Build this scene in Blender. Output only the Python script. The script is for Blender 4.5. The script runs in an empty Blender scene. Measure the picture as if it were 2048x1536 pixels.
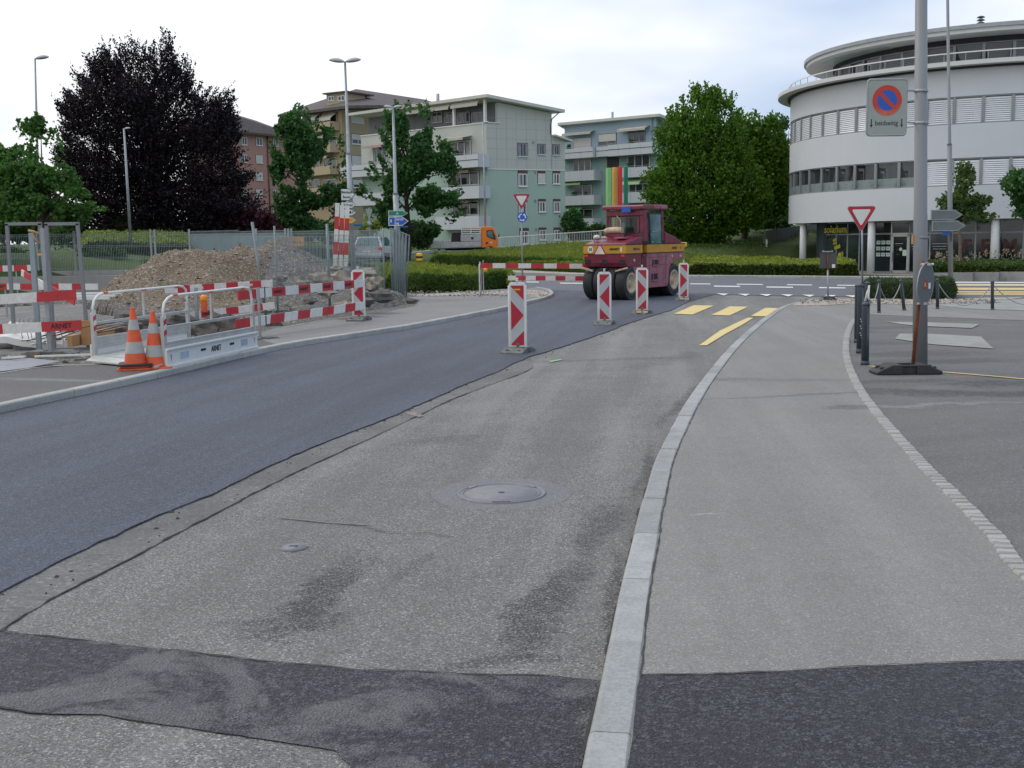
import bpy, math, random
import numpy as np
from mathutils import Vector, Matrix, noise as mnoise
R = math.radians
random.seed(7)
rng = np.random.default_rng(7)
scene = bpy.context.scene
col = scene.collection

# ------------------------------------------------------------------ camera
CAM_H, FPX, PITCH, ROLL = 1.75, 2250.0, R(7.37), 0.014
SLOPE = 0.0067                      # the street falls slightly away from the camera
cp, sp, cr, sr = math.cos(PITCH), math.sin(PITCH), math.cos(ROLL), math.sin(ROLL)
FW = Vector((0, cp, -sp))
R0, U0 = Vector((1, 0, 0)), Vector((0, sp, cp))
RT = R0 * cr - U0 * sr
UP = R0 * sr + U0 * cr
cam_d = bpy.data.cameras.new('camera')
cam = bpy.data.objects.new('camera', cam_d)
col.objects.link(cam)
cam_d.sensor_width = 36.0
cam_d.lens = 36.0 * FPX / 2048.0
cam_d.clip_start, cam_d.clip_end = 0.1, 3000
m3 = Matrix((RT, UP, -FW)).transposed()
cam.matrix_world = Matrix.Translation((0, 0, CAM_H)) @ m3.to_4x4()
scene.camera = cam

# ------------------------------------------------------------------ sky, sun, exposure
SUN_EL, SUN_AZ = 52.0, -60.0        # degrees; azimuth from +Y towards +X
world = bpy.data.worlds.new('World')
scene.world = world
world.use_nodes = True
wt = world.node_tree
wt.nodes.clear()
def wn(t, **k):
    n = wt.nodes.new(t)
    for a, b in k.items(): setattr(n, a, b)
    return n
w_out = wn('ShaderNodeOutputWorld'); w_bg = wn('ShaderNodeBackground')
sky = wn('ShaderNodeTexSky', sky_type='NISHITA', sun_disc=False)
sky.sun_elevation = R(SUN_EL); sky.sun_rotation = R(SUN_AZ)
tc = wn('ShaderNodeTexCoord'); sep = wn('ShaderNodeSeparateXYZ')
wt.links.new(tc.outputs['Generated'], sep.inputs[0])
def wmath(op, a, b=None, clamp=False):
    n = wn('ShaderNodeMath', operation=op, use_clamp=clamp)
    for i, v in enumerate((a, b)):
        if v is None: continue
        if isinstance(v, (int, float)): n.inputs[i].default_value = v
        else: wt.links.new(v, n.inputs[i])
    return n.outputs[0]
zc = wmath('MAXIMUM', sep.outputs[2], 0.0)
zd = wmath('ADD', zc, 0.22)
comb = wn('ShaderNodeCombineXYZ')
wt.links.new(wmath('DIVIDE', sep.outputs[0], zd), comb.inputs[0])
wt.links.new(wmath('DIVIDE', sep.outputs[1], zd), comb.inputs[1])
nz = wn('ShaderNodeTexNoise'); nz.inputs['Scale'].default_value = 0.9; nz.inputs['Detail'].default_value = 4
nz.inputs['Roughness'].default_value = 0.5
mp = wn('ShaderNodeMapping'); mp.inputs['Location'].default_value = (3.1, 0.6, 0)
wt.links.new(comb.outputs[0], mp.inputs[0]); wt.links.new(mp.outputs[0], nz.inputs['Vector'])
# cloud cover, thinning gently towards the right of the street
side = wmath('MULTIPLY', sep.outputs[0], 1.25)
thin = wmath('ADD', wmath('MULTIPLY', wmath('SUBTRACT', nz.outputs[0], 0.5), 3.4), side)
thin = wmath('ADD', thin, 0.22, clamp=True)
gray = wn('ShaderNodeMixRGB')
gray.inputs[1].default_value = (11.2, 11.3, 11.6, 1)
gray.inputs[2].default_value = (5.3, 6.7, 9.0, 1)
wt.links.new(thin, gray.inputs[0])
# overcast sky: zenith brighter than the horizon
grad = wmath('ADD', wmath('MULTIPLY', zc, 0.35), 0.90)
cloud = wn('ShaderNodeVectorMath', operation='SCALE')
wt.links.new(gray.outputs[0], cloud.inputs[0]); wt.links.new(grad, cloud.inputs['Scale'])
mix = wn('ShaderNodeMixRGB'); mix.inputs[0].default_value = 0.9
wt.links.new(sky.outputs[0], mix.inputs[1]); wt.links.new(cloud.outputs[0], mix.inputs[2])
wt.links.new(mix.outputs[0], w_bg.inputs[0]); w_bg.inputs[1].default_value = 0.1
wt.links.new(w_bg.outputs[0], w_out.inputs[0])
sun_d = bpy.data.lights.new('sun', 'SUN'); sun_d.energy = 0.7; sun_d.angle = R(18); sun_d.color = (1, .96, .9)
sun = bpy.data.objects.new('sun', sun_d); col.objects.link(sun)
sun.rotation_euler = (R(90 - SUN_EL), 0, R(180 - SUN_AZ))
sun.rotation_euler = Vector((-math.sin(R(SUN_AZ)) * math.cos(R(SUN_EL)), -math.cos(R(SUN_AZ)) * math.cos(R(SUN_EL)), -math.sin(R(SUN_EL)))).to_track_quat('-Z', 'Y').to_euler()
scene.view_settings.view_transform = 'Standard'
scene.view_settings.look = 'None'
scene.view_settings.exposure = 0.1
scene.view_settings.gamma = 1.0
scene.view_settings.use_curve_mapping = False
scene.cycles.max_bounces = 6
scene.cycles.transparent_max_bounces = 12

# ------------------------------------------------------------------ from the photograph to places in the world
def ray(px, py):
    return FW + RT * ((px - 1024) / FPX) + UP * ((768 - py) / FPX)
def G(px, py, z=0.0):
    """point of the (gently falling) street plane, z above it"""
    d = ray(px, py)
    t = (z - CAM_H) / (d.z + SLOPE * d.y)
    p = Vector((0, 0, CAM_H)) + d * t
    return p
def D(px, py, Y):
    d = ray(px, py)
    return Vector((0, 0, CAM_H)) + d * (Y / d.y)
def gz(Y): return -SLOPE * Y
def smooth(a, b, x):
    t = min(1, max(0, (x - a) / (b - a))); return t * t * (3 - 2 * t)

# ------------------------------------------------------------------ mesh builder
class MB:
    def __init__(s): s.v = []; s.f = []; s.m = []; s.sm = []; s.cur = 0; s.smooth = False
    def add(s, vs, fs, mi=None):
        o = len(s.v); s.v += [tuple(v) for v in vs]
        for f in fs:
            s.f.append([i + o for i in f]); s.m.append(s.cur if mi is None else mi); s.sm.append(s.smooth)
        return s
    def box(s, c, d, rz=0.0, mi=None, rot=None):
        M = rot if rot is not None else Matrix.Rotation(rz, 3, 'Z')
        c = Vector(c); hx, hy, hz = d[0] / 2, d[1] / 2, d[2] / 2
        vs = [c + M @ Vector((x * hx, y * hy, z * hz)) for z in (-1, 1) for x, y in ((-1, -1), (1, -1), (1, 1), (-1, 1))]
        return s.add(vs, [(3, 2, 1, 0), (4, 5, 6, 7), (0, 1, 5, 4), (1, 2, 6, 5), (2, 3, 7, 6), (3, 0, 4, 7)], mi)
    def hexa(s, lo, hi, mi=None):
        n = len(lo)
        return s.add(list(lo) + list(hi), [tuple(range(n - 1, -1, -1)), tuple(range(n, 2 * n))] + [(i, (i + 1) % n, n + (i + 1) % n, n + i) for i in range(n)], mi)
    def prism(s, poly, vec, mi=None):
        vec = Vector(vec); lo = [Vector(p) for p in poly]
        return s.hexa(lo, [p + vec for p in lo], mi)
    def beam(s, a, b, w, h, mi=None, up=(0, 0, 1)):
        a, b = Vector(a), Vector(b); d = (b - a).normalized(); up = Vector(up)
        r = d.cross(up)
        if r.length < 1e-4: r = d.cross(Vector((1, 0, 0)))
        r.normalize(); u = r.cross(d)
        q = [r * (x * w / 2) + u * (y * h / 2) for x, y in ((-1, -1), (1, -1), (1, 1), (-1, 1))]
        return s.hexa([a + k for k in q], [b + k for k in q], mi)
    def tube(s, pts, rad, n=8, cap=True, mi=None):
        pts = [Vector(p) for p in pts]
        if isinstance(rad, (int, float)): rad = [rad] * len(pts)
        rings = []; prev = None
        for i, p in enumerate(pts):
            d = (pts[min(i + 1, len(pts) - 1)] - pts[max(i - 1, 0)])
            d = d.normalized() if d.length > 1e-9 else Vector((0, 0, 1))
            if prev is None:
                a = d.cross(Vector((0, 0, 1)))
                if a.length < 1e-3: a = d.cross(Vector((1, 0, 0)))
            else: a = prev - d * prev.dot(d)
            a.normalize(); prev = a; b = d.cross(a)
            rings.append([p + (a * math.cos(2 * math.pi * k / n) + b * math.sin(2 * math.pi * k / n)) * rad[i] for k in range(n)])
        vs = [v for r_ in rings for v in r_]; fs = []
        for i in range(len(rings) - 1):
            for k in range(n):
                k2 = (k + 1) % n
                fs.append((i * n + k, i * n + k2, (i + 1) * n + k2, (i + 1) * n + k))
        if cap:
            fs.append(tuple(range(n - 1, -1, -1))); fs.append(tuple((len(rings) - 1) * n + k for k in range(n)))
        was = s.smooth; s.smooth = True; s.add(vs, fs, mi); s.smooth = was
        if cap: s.sm[-1] = s.sm[-2] = False
        return s
    def cyl(s, a, b, r, r2=None, n=16, mi=None): return s.tube([a, b], [r, r if r2 is None else r2], n, True, mi)
    def lathe(s, prof, c=(0, 0, 0), axis='Z', n=24, mi=None, M=None, smooth=True):
        vs = []; c = Vector(c)
        for r_, h in prof:
            for k in range(n):
                a = 2 * math.pi * k / n
                v = Vector((r_ * math.cos(a), r_ * math.sin(a), h))
                if axis == 'X': v = Vector((h, r_ * math.cos(a), r_ * math.sin(a)))
                if axis == 'Y': v = Vector((r_ * math.sin(a), h, r_ * math.cos(a)))
                if M is not None: v = M @ v
                vs.append(v + c)
        fs = [(i * n + k, i * n + (k + 1) % n, (i + 1) * n + (k + 1) % n, (i + 1) * n + k) for i in range(len(prof) - 1) for k in range(n)]
        was = s.smooth; s.smooth = smooth; s.add(vs, fs, mi); s.smooth = was
        return s
    def ball(s, c, r, n=10, sc=(1, 1, 1), mi=None, jitter=0):
        c = Vector(c); vs = []; m = n // 2
        for i in range(m + 1):
            th = math.pi * i / m
            for k in range(n):
                a = 2 * math.pi * k / n; q = 1 + (random.uniform(-jitter, jitter) if jitter else 0)
                vs.append(c + Vector((math.sin(th) * math.cos(a) * sc[0], math.sin(th) * math.sin(a) * sc[1], math.cos(th) * sc[2])) * r * q)
        fs = [(i * n + k, (i + 1) * n + k, (i + 1) * n + (k + 1) % n, i * n + (k + 1) % n) for i in range(m) for k in range(n)]
        was = s.smooth; s.smooth = not jitter; s.add(vs, fs, mi); s.smooth = was
        return s
    def obj(s, name, mat, parent=None, bevel=0, world=False, label=None):
        vs = s.v
        if world and parent is not None:
            Mi = TM[parent.name].inverted(); vs = [tuple(Mi @ Vector(v)) for v in vs]
        me = bpy.data.meshes.new(name)
        me.from_pydata(vs, [], s.f)
        mats = mat if isinstance(mat, (list, tuple)) else [mat]
        for m_ in mats: me.materials.append(m_)
        if len(mats) > 1: me.polygons.foreach_set('material_index', s.m)
        me.polygons.foreach_set('use_smooth', s.sm)
        me.update()
        o = bpy.data.objects.new(name, me); col.objects.link(o)
        if parent is not None: o.parent = parent
        if bevel:
            b = o.modifiers.new('bevel', 'BEVEL'); b.width = bevel; b.segments = 2; b.limit_method = 'ANGLE'; b.angle_limit = R(40)
        if label: o['label'] = label
        return o
TM = {}
def thing(name, label, cat, loc=(0, 0, 0), rz=0.0, group=None, M=None):
    o = bpy.data.objects.new(name, None); col.objects.link(o)
    o.empty_display_size = 0.3
    mw = M if M is not None else Matrix.Translation(Vector(loc)) @ Matrix.Rotation(rz, 4, 'Z')
    o.matrix_world = mw
    TM[o.name] = mw.copy()
    o['label'] = label; o['category'] = cat
    if group: o['group'] = group
    return o
def tag(o, label, cat, group=None):
    o['label'] = label; o['category'] = cat
    if group: o['group'] = group
    return o
def struct(o, label=None):
    o['kind'] = 'structure'
    if label: o['label'] = label
    return o
def kids(o): return [c for c in bpy.data.objects if c.parent == o]
def copy_tree(o, label=None, group=None, loc=None, rz=None, M=None):
    def rec(src, par):
        c = src.copy(); col.objects.link(c)
        if par is not None: c.parent = par
        for k in kids(src): rec(k, c)
        return c
    ch = kids(o)
    r_ = o.copy(); col.objects.link(r_)
    for k in ch: rec(k, r_)
    mw = M if M is not None else Matrix.Translation(Vector(loc)) @ Matrix.Rotation(rz or 0.0, 4, 'Z')
    r_.matrix_world = mw; TM[r_.name] = mw.copy()
    if label: r_['label'] = label
    if group: r_['group'] = group
    return r_
_txt = {}
def text_geo(s, size, ext=0.002, bold=0.0, align='CENTER'):
    key = (s, size, ext, bold, align)
    if key in _txt: return _txt[key]
    cu = bpy.data.curves.new('t', 'FONT'); cu.body = s; cu.size = size; cu.extrude = ext; cu.offset = bold
    cu.align_x = align; cu.align_y = 'CENTER'; cu.resolution_u = 3
    o = bpy.data.objects.new('t', cu); col.objects.link(o)
    bpy.context.view_layer.update()
    me = bpy.data.meshes.new_from_object(o.evaluated_get(bpy.context.evaluated_depsgraph_get()))
    res = ([v.co.copy() for v in me.vertices], [list(p.vertices) for p in me.polygons])
    bpy.data.objects.remove(o); bpy.data.curves.remove(cu); bpy.data.meshes.remove(me)
    _txt[key] = res
    return res
def put_text(mb, s, size, M, bold=0.0, ext=0.002, width=None, mi=None):
    """text in the XY plane of M; width squeezes it to a given width"""
    vs, fs = text_geo(s, size, ext, bold)
    k = 1.0
    if width:
        w = max(v.x for v in vs) - min(v.x for v in vs); k = width / w
    mb.add([M @ Vector((v.x * k, v.y, v.z)) for v in vs], fs, mi)
def frame(o, xdir, zdir=(0, 0, 1)):
    """matrix with X along xdir, Y along zdir (up), Z out of the plane"""
    x = Vector(xdir).normalized(); y = Vector(zdir); y = (y - x * y.dot(x)).normalized(); z = x.cross(y)
    M = Matrix((x, y, z)).transposed().to_4x4(); M.translation = Vector(o)
    return M

# ------------------------------------------------------------------ materials
def srgb(r_, g, b):
    f = lambda c: (c / 255 / 12.92) if c / 255 <= .04045 else ((c / 255 + .055) / 1.055) ** 2.4
    return (f(r_), f(g), f(b))
class NT:
    def __init__(s, name):
        s.mat = bpy.data.materials.new(name); s.mat.use_nodes = True; s.t = s.mat.node_tree
        s.b = s.t.nodes['Principled BSDF']; s.tc = None
    def n(s, t, ins=None, **k):
        x = s.t.nodes.new(t)
        for a, b in k.items(): setattr(x, a, b)
        for a, v in (ins or {}).items():
            if hasattr(v, 'links') or isinstance(v, bpy.types.NodeSocket): s.t.links.new(v, x.inputs[a])
            else: x.inputs[a].default_value = v
        return x
    def co(s):
        if s.tc is None: s.tc = s.n('ShaderNodeTexCoord').outputs['Object']
        return s.tc
    def pos(s): return s.n('ShaderNodeNewGeometry').outputs['Position']
    def noise(s, sc, det=3, rough=.5, vec=None, dist=0):
        x = s.n('ShaderNodeTexNoise', {'Scale': sc, 'Detail': det, 'Roughness': rough, 'Distortion': dist})
        s.t.links.new(vec or s.co(), x.inputs['Vector']); return x.outputs[0]
    def voro(s, sc, vec=None, out='Distance', **k):
        x = s.n('ShaderNodeTexVoronoi', {'Scale': sc}, **k)
        s.t.links.new(vec or s.co(), x.inputs['Vector']); return x.outputs[out]
    def ramp(s, fac, stops):
        x = s.n('ShaderNodeValToRGB'); s.t.links.new(fac, x.inputs[0]); e = x.color_ramp.elements
        while len(e) < len(stops): e.new(.5)
        for i, (p, c) in enumerate(stops):
            e[i].position = p
            c = (c, c, c) if isinstance(c, (int, float)) else c
            e[i].color = (*c, 1)
        return x.outputs[0]
    def mix(s, fac, a, b, mode='MIX'):
        x = s.n('ShaderNodeMixRGB', blend_type=mode)
        for i, v in enumerate((fac, a, b)):
            if isinstance(v, bpy.types.NodeSocket): s.t.links.new(v, x.inputs[i])
            elif isinstance(v, (int, float)): x.inputs[i].default_value = v if i == 0 else (v, v, v, 1)
            else: x.inputs[i].default_value = (*v, 1)
        return x.outputs[0]
    def math(s, op, a, b=None, clamp=False):
        x = s.n('ShaderNodeMath', operation=op, use_clamp=clamp)
        for i, v in enumerate((a, b)):
            if v is None: continue
            if isinstance(v, bpy.types.NodeSocket): s.t.links.new(v, x.inputs[i])
            else: x.inputs[i].default_value = v
        return x.outputs[0]
    def bump(s, h, st, dist=.01):
        x = s.n('ShaderNodeBump', {'Strength': st, 'Distance': dist}); s.t.links.new(h, x.inputs['Height'])
        s.t.links.new(x.outputs[0], s.b.inputs['Normal']); return x
    def set(s, **k):
        for a, v in k.items():
            a = a.replace('_', ' ')
            if isinstance(v, bpy.types.NodeSocket): s.t.links.new(v, s.b.inputs[a])
            else: s.b.inputs[a].default_value = (*v, 1) if isinstance(v, tuple) and len(v) == 3 else v
        return s
def simple(name, c, rough=.6, metal=0.0, var=.15, sc=3.0, dirt=0.0, bump=0.0, bsc=40, dirtcol=(.06, .05, .04), spec=.5):
    """base colour with soft variation, blotches of dirt and a fine relief"""
    m = NT(name)
    base = m.mix(m.ramp(m.noise(sc, 5, .6), [(.3, 0.0), (.7, 1.0)]), tuple(x * (1 - var) for x in c), tuple(min(1, x * (1 + var)) for x in c))
    if dirt:
        k = m.ramp(m.noise(sc * 2.7, 8, .72), [(.45, 0.0), (.78, 1.0)])
        base = m.mix(m.math('MULTIPLY', k, dirt), base, dirtcol)
    m.set(Base_Color=base, Roughness=m.mix(m.noise(sc * 4, 4), max(0, rough - .1), min(1, rough + .12)), Metallic=metal)
    m.b.inputs['Specular IOR Level'].default_value = spec
    if bump: m.bump(m.noise(bsc, 6, .65), bump, .01)
    return m.mat
def asphalt(name, base, speck=(.5, .5, .5), dark=(.03, .03, .035), sc=150, amt=.5, mott=.12, bump=.5, rough=.85, stains=(), gaps=0.0, tint=None, bald=None, wear=0, streak=None, cell2=None, warp=.45):
    m = NT(name); co = m.co()
    cell = m.voro(sc, out='Color')
    sepc = m.n('ShaderNodeSeparateColor'); m.t.links.new(cell, sepc.inputs[0])
    v = sepc.outputs[0]
    big = m.noise(.55, 6, .6); mid = m.noise(5, 6, .7)
    c = m.mix(m.ramp(big, [(.3, 0.0), (.7, 1.0)]), tuple(x * (1 - mott) for x in base), tuple(x * (1 + mott) for x in base))
    c = m.mix(m.math('MULTIPLY', m.ramp(mid, [(.4, 0.0), (.75, 1.0)]), .35), c, tuple(x * .72 for x in base))
    # stones of the aggregate: each one its own grey
    c = m.mix(m.math('MULTIPLY', m.ramp(v, [(.0, 1.0), (.38, 0.0)]), amt), c, dark)
    c = m.mix(m.math('MULTIPLY', m.ramp(v, [(.80, 0.0), (1.0, 1.0)]), amt), c, speck)
    v2 = m.voro(sc * .8, out='Color'); s2 = m.n('ShaderNodeSeparateColor'); m.t.links.new(v2, s2.inputs[0])
    c = m.mix(m.math('MULTIPLY', m.ramp(s2.outputs[1], [(.93, 0.0), (.96, 1.0)]), amt * .5), c, tuple(min(.85, x * 1.7) for x in speck))
    if gaps:
        g = m.ramp(m.noise(sc * .6, 6, .8), [(.52, 0.0), (.64, 1.0)])
        where = m.ramp(m.noise(1.6, 5, .65), [(.42, 0.0), (.6, 1.0)])
        c = m.mix(m.math('MULTIPLY', m.math('MULTIPLY', g, where), gaps), c, (.012, .012, .014))
    if wear:                                         # a band of worn, soiled surface
        wv = m.ramp(m.noise(.9, 4, .6), [(.45, 0.0), (.62, 1.0)])
        c = m.mix(m.math('MULTIPLY', wv, wear), c, tuple(x * .55 for x in base))
    if bald:
        w2 = m.ramp(m.noise(1.5, 8, .66, dist=.5), [(.50, 0.0), (.56, 1.0)])
        c = m.mix(m.math('MULTIPLY', w2, .85), c, m.mix(.3, bald, c))
    if cell2:                                        # coarse stones with open gaps between them
        ve = m.n('ShaderNodeTexVoronoi', {'Scale': cell2, 'Randomness': 1.0}, feature='DISTANCE_TO_EDGE'); m.t.links.new(co, ve.inputs['Vector'])
        vc = m.voro(cell2, out='Color'); s3 = m.n('ShaderNodeSeparateColor'); m.t.links.new(vc, s3.inputs[0])
        area = m.ramp(m.noise(2.2, 6, .65), [(.40, .15), (.60, 1.0)])
        c = m.mix(m.math('MULTIPLY', m.math('MULTIPLY', m.ramp(s3.outputs[0], [(.5, 0.0), (.85, 1.0)]), area), .75), c, tuple(x * 4.0 for x in base))
        c = m.mix(m.math('MULTIPLY', m.math('MULTIPLY', m.ramp(ve.outputs['Distance'], [(.02, 1.0), (.16, 0.0)]), area), .85), c, (.006, .006, .008))
    if streak:                                       # roller and tyre tracks along the lane
        mr = m.n('ShaderNodeMapping'); mr.inputs['Rotation'].default_value = (0, 0, R(-streak[0])); m.t.links.new(co, mr.inputs[0])
        ms = m.n('ShaderNodeMapping'); ms.inputs['Scale'].default_value = (.10, 1.6, 1); m.t.links.new(mr.outputs[0], ms.inputs[0])
        sn = m.noise(1.0, 5, .6, vec=ms.outputs[0])
        c = m.mix(m.math('MULTIPLY', m.ramp(sn, [(.35, 1.0), (.55, 0.0)]), streak[1]), c, tuple(x * .6 for x in base))
        c = m.mix(m.math('MULTIPLY', m.ramp(sn, [(.5, 0.0), (.72, 1.0)]), streak[1]), c, tuple(min(1, x * 1.45) for x in base))
    pos = m.pos()
    if stains:       # uneven outlines of the stains
        nv = m.n('ShaderNodeTexNoise', {'Scale': .9, 'Detail': 5.0, 'Roughness': .65}); m.t.links.new(pos, nv.inputs['Vector'])
        o1 = m.n('ShaderNodeVectorMath', operation='SUBTRACT'); m.t.links.new(nv.outputs['Color'], o1.inputs[0]); o1.inputs[1].default_value = (.5, .5, .5)
        o2 = m.n('ShaderNodeVectorMath', operation='SCALE'); m.t.links.new(o1.outputs[0], o2.inputs[0]); o2.inputs['Scale'].default_value = warp
        o3 = m.n('ShaderNodeVectorMath', operation='ADD'); m.t.links.new(pos, o3.inputs[0]); m.t.links.new(o2.outputs[0], o3.inputs[1]); pos = o3.outputs[0]
    fine = m.math('ADD', m.math('MULTIPLY', m.noise(70, 3, .7), .9), m.math('SUBTRACT', m.noise(9, 6, .75), .4))
    for (sx, sy, rx, ry, ang, st, colr) in stains:   # oil and tyre stains lying on the surface
        mp_ = m.n('ShaderNodeMapping', vector_type='TEXTURE')
        mp_.inputs['Location'].default_value = (sx, sy, 0); mp_.inputs['Rotation'].default_value = (0, 0, ang)
        mp_.inputs['Scale'].default_value = (rx, ry, 50)
        m.t.links.new(pos, mp_.inputs[0])
        gr = m.n('ShaderNodeTexGradient', gradient_type='SPHERICAL'); m.t.links.new(mp_.outputs[0], gr.inputs[0])
        k = m.ramp(m.math('MULTIPLY', m.math('POWER', gr.outputs[1], .6), fine), [(.27, 0.0), (.43, 1.0)])
        k = m.math('MULTIPLY', k, m.ramp(v, [(.45, 1.0), (.85, .3)]))
        c = m.mix(m.math('MULTIPLY', k, st), c, colr)
    m.set(Base_Color=c, Roughness=m.mix(m.noise(30, 3), rough - .12, min(1, rough + .1)))
    h = m.math('ADD', m.math('MULTIPLY', v, .6), m.math('MULTIPLY', m.voro(sc), 1.2))
    h = m.math('ADD', h, m.math('MULTIPLY', m.noise(8, 4), 2.0))
    m.bump(h, bump, .006)
    return m.mat
def gp(x, y):
    p = G(x, y); return p.x, p.y
def stain(px, py, rx, ry, ang=0, st=.7, c=(.03, .03, .032)):
    a, b = gp(px, py); return (a, b, rx, ry, R(ang), st, c)
M_ROAD = asphalt('old_asphalt', (.215, .207, .192), (.50, .49, .465), (.028, .028, .028), 145, .75, .16, .9, gaps=.9, streak=(82, .45), stains=[
    stain(655, 1180, 1.15, .26, 80, .85), stain(590, 1235, .5, .35, 60, .6), stain(1085, 1220, 1.4, .24, 76, .85), stain(1200, 1060, 1.1, .22, 78, .7), stain(820, 1130, .5, .1, 80, .4),
    stain(1010, 1330, .5, .12, 10, .6), stain(1290, 940, 1.6, .10, 78, .75), stain(1228, 1180, 1.2, .09, 80, .8), stain(1370, 800, 3, .13, 74, .7),
    stain(1330, 720, 2.5, .5, 60, .35), stain(470, 1240, .35, .1, 0, .5), stain(880, 880, .9, .3, 30, .35), stain(1200, 720, 2.5, .35, 10, .35)])
M_NEW = asphalt('new_asphalt', (.054, .062, .090), (.20, .22, .27), (.014, .016, .024), 130, .7, .18, .8, rough=.7, streak=(79, .5), stains=[
    stain(450, 770, 2.2, .05, 12, .5, (.05, .052, .065)), stain(700, 770, 2.5, .04, 8, .5, (.05, .052, .065))])
M_MILL = asphalt('milled_asphalt', (.155, .15, .142), (.36, .35, .33), (.07, .07, .07), 70, .4, .16, .9, gaps=.85, wear=.5)
M_PATCH = asphalt('patch_asphalt', (.026, .027, .034), (.14, .14, .16), (.007, .007, .010), 85, .7, .25, 1.4, gaps=.5, rough=.7, bald=(.20, .19, .19), cell2=62)
M_PATCH2 = asphalt('patch_asphalt_pavement', (.030, .031, .036), (.13, .13, .14), (.010, .010, .012), 95, .5, .2, 1.4, gaps=.5, rough=.75, cell2=62)
M_WALK = asphalt('pavement_asphalt', (.232, .224, .207), (.42, .415, .395), (.09, .09, .085), 170, .5, .08, .6, streak=(85, .22), stains=[
    stain(1700, 827, .45, .28, 5, .75, (.07, .068, .06)), stain(1560, 770, 2.2, .3, -8, .45, (.10, .10, .095)), stain(1640, 800, 2.6, .12, 12, .65, (.08, .08, .078)),
    stain(1440, 768, .8, .22, 0, .5, (.11, .11, .10)), stain(1560, 835, .7, .06, 2, .25, (.42, .16, .13)), stain(1600, 785, .5, .09, 3, .3, (.45, .15, .12)),
    stain(1410, 1268, .18, .06, 10, .35, (.17, .16, .15)), stain(1405, 1048, .22, .02, 25, .5, (.55, .55, .53))])
M_LEFTWALK = asphalt('left_pavement', (.066, .061, .060), (.19, .18, .18), (.05, .05, .05), 110, .45, .22, .5, rough=.6, stains=[
    stain(110, 775, 1.6, .25, -15, .5, (.24, .25, .28)), stain(240, 760, 1.6, .3, -10, .4, (.06, .06, .065))])
M_LEFTWALK2 = asphalt('left_pavement_far', (.205, .20, .192), (.34, .34, .33), (.08, .08, .08), 90, .4, .1, .4)
M_PARK = asphalt('parking_asphalt', (.125, .122, .116), (.28, .28, .28), (.05, .05, .05), 120, .45, .12, .45, warp=1.1, streak=(20, .25), stains=[
    stain(1930, 795, 2.6, .5, -6, .85), stain(1790, 772, 1.6, .35, 8, .6), stain(2000, 776, 1.3, .5, 5, .85), stain(1840, 715, 1.8, .9, 0, .55), stain(1900, 730, 1.6, .6, 0, .6), stain(1830, 660, 3.2, .6, 0, .55, (.05, .045, .03)),
    stain(1780, 690, 2.5, .9, 0, .4, (.05, .05, .05)), stain(1850, 820, 3, .12, 3, .5, (.28, .28, .28)), stain(1960, 760, 1.2, .09, 0, .4, (.35, .12, .12))])
M_CROSS = asphalt('roundabout_asphalt', (.115, .12, .136), (.24, .24, .26), (.07, .07, .08), 60, .35, .05, .3)
M_CONC = simple('concrete_slab', (.27, .27, .25), .8, var=.15, sc=1.2, dirt=.35, bump=.3)
M_GRAVELBED = asphalt('gravel_bed', (.38, .325, .265), (.56, .51, .45), (.16, .12, .09), 45, .7, .1, 1.0)
M_GROUT = simple('dark_joint', (.045, .043, .040), .95, var=.3, sc=20, bump=.6)
M_TAR = simple('tar_seal', (.15, .155, .168), .75, var=.15, sc=20)
def stone(name, c, sc=60, blot=.25):
    m = NT(name); oi = m.n('ShaderNodeObjectInfo')
    rnd = m.math('ADD', m.math('MULTIPLY', oi.outputs['Random'], .26), .87)
    base = m.mix(m.ramp(m.noise(sc, 6, .8), [(.35, 0.0), (.65, 1.0)]), tuple(x * .78 for x in c), tuple(min(1, x * 1.16) for x in c))
    base = m.mix(m.math('MULTIPLY', m.ramp(m.noise(4, 6, .7), [(.45, 0.0), (.7, 1.0)]), blot), base, tuple(x * .55 for x in c))
    hv = m.n('ShaderNodeHueSaturation', {'Value': rnd, 'Color': base})
    m.set(Base_Color=hv.outputs[0], Roughness=.82); m.bump(m.noise(sc * 1.4, 6, .7), .5, .006)
    return m.mat
M_KERB = stone('granite_kerb', (.315, .32, .314), 55, .6)
M_KERBL = stone('concrete_kerb', (.40, .39, .355), 40, .5)
M_SETT = stone('granite_sett', (.33, .32, .30), 50, .5)
M_YEL = simple('yellow_road_paint', (.66, .51, .19), .6, var=.10, sc=9, dirt=.35, bump=.2, bsc=90, dirtcol=(.3, .22, .12))
M_YELP = simple('pale_yellow_road_paint', (.62, .55, .36), .6, var=.1, sc=4, dirt=.4)
M_WHT = simple('white_road_paint', (.72, .72, .70), .6, var=.08, sc=6, dirt=.25, dirtcol=(.3, .3, .3))
M_IRON = simple('cast_iron', (.20, .20, .215), .5, .35, var=.1, sc=12, dirt=.3, bump=.5, bsc=70)
M_RED = simple('reflective_red', (.40, .010, .028), .38, var=.12, sc=5, dirt=.12)
M_REDO = simple('board_red', (.47, .020, .028), .5, var=.18, sc=4, dirt=.38, dirtcol=(.2, .12, .1))
M_WHITE = simple('board_white', (.66, .65, .60), .5, var=.07, sc=5, dirt=.42, dirtcol=(.3, .28, .24))
M_SILV = simple('reflective_silver', (.42, .43, .43), .4, var=.08, sc=7, dirt=.15, dirtcol=(.2, .2, .2))
M_PLAST = simple('white_plastic', (.66, .66, .63), .4, var=.04, sc=5, dirt=.18, dirtcol=(.35, .33, .3))
M_RUB = simple('recycled_rubber', (.15, .148, .138), .85, var=.3, sc=12, dirt=.4, bump=.7, bsc=60, dirtcol=(.2, .19, .17))
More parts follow.
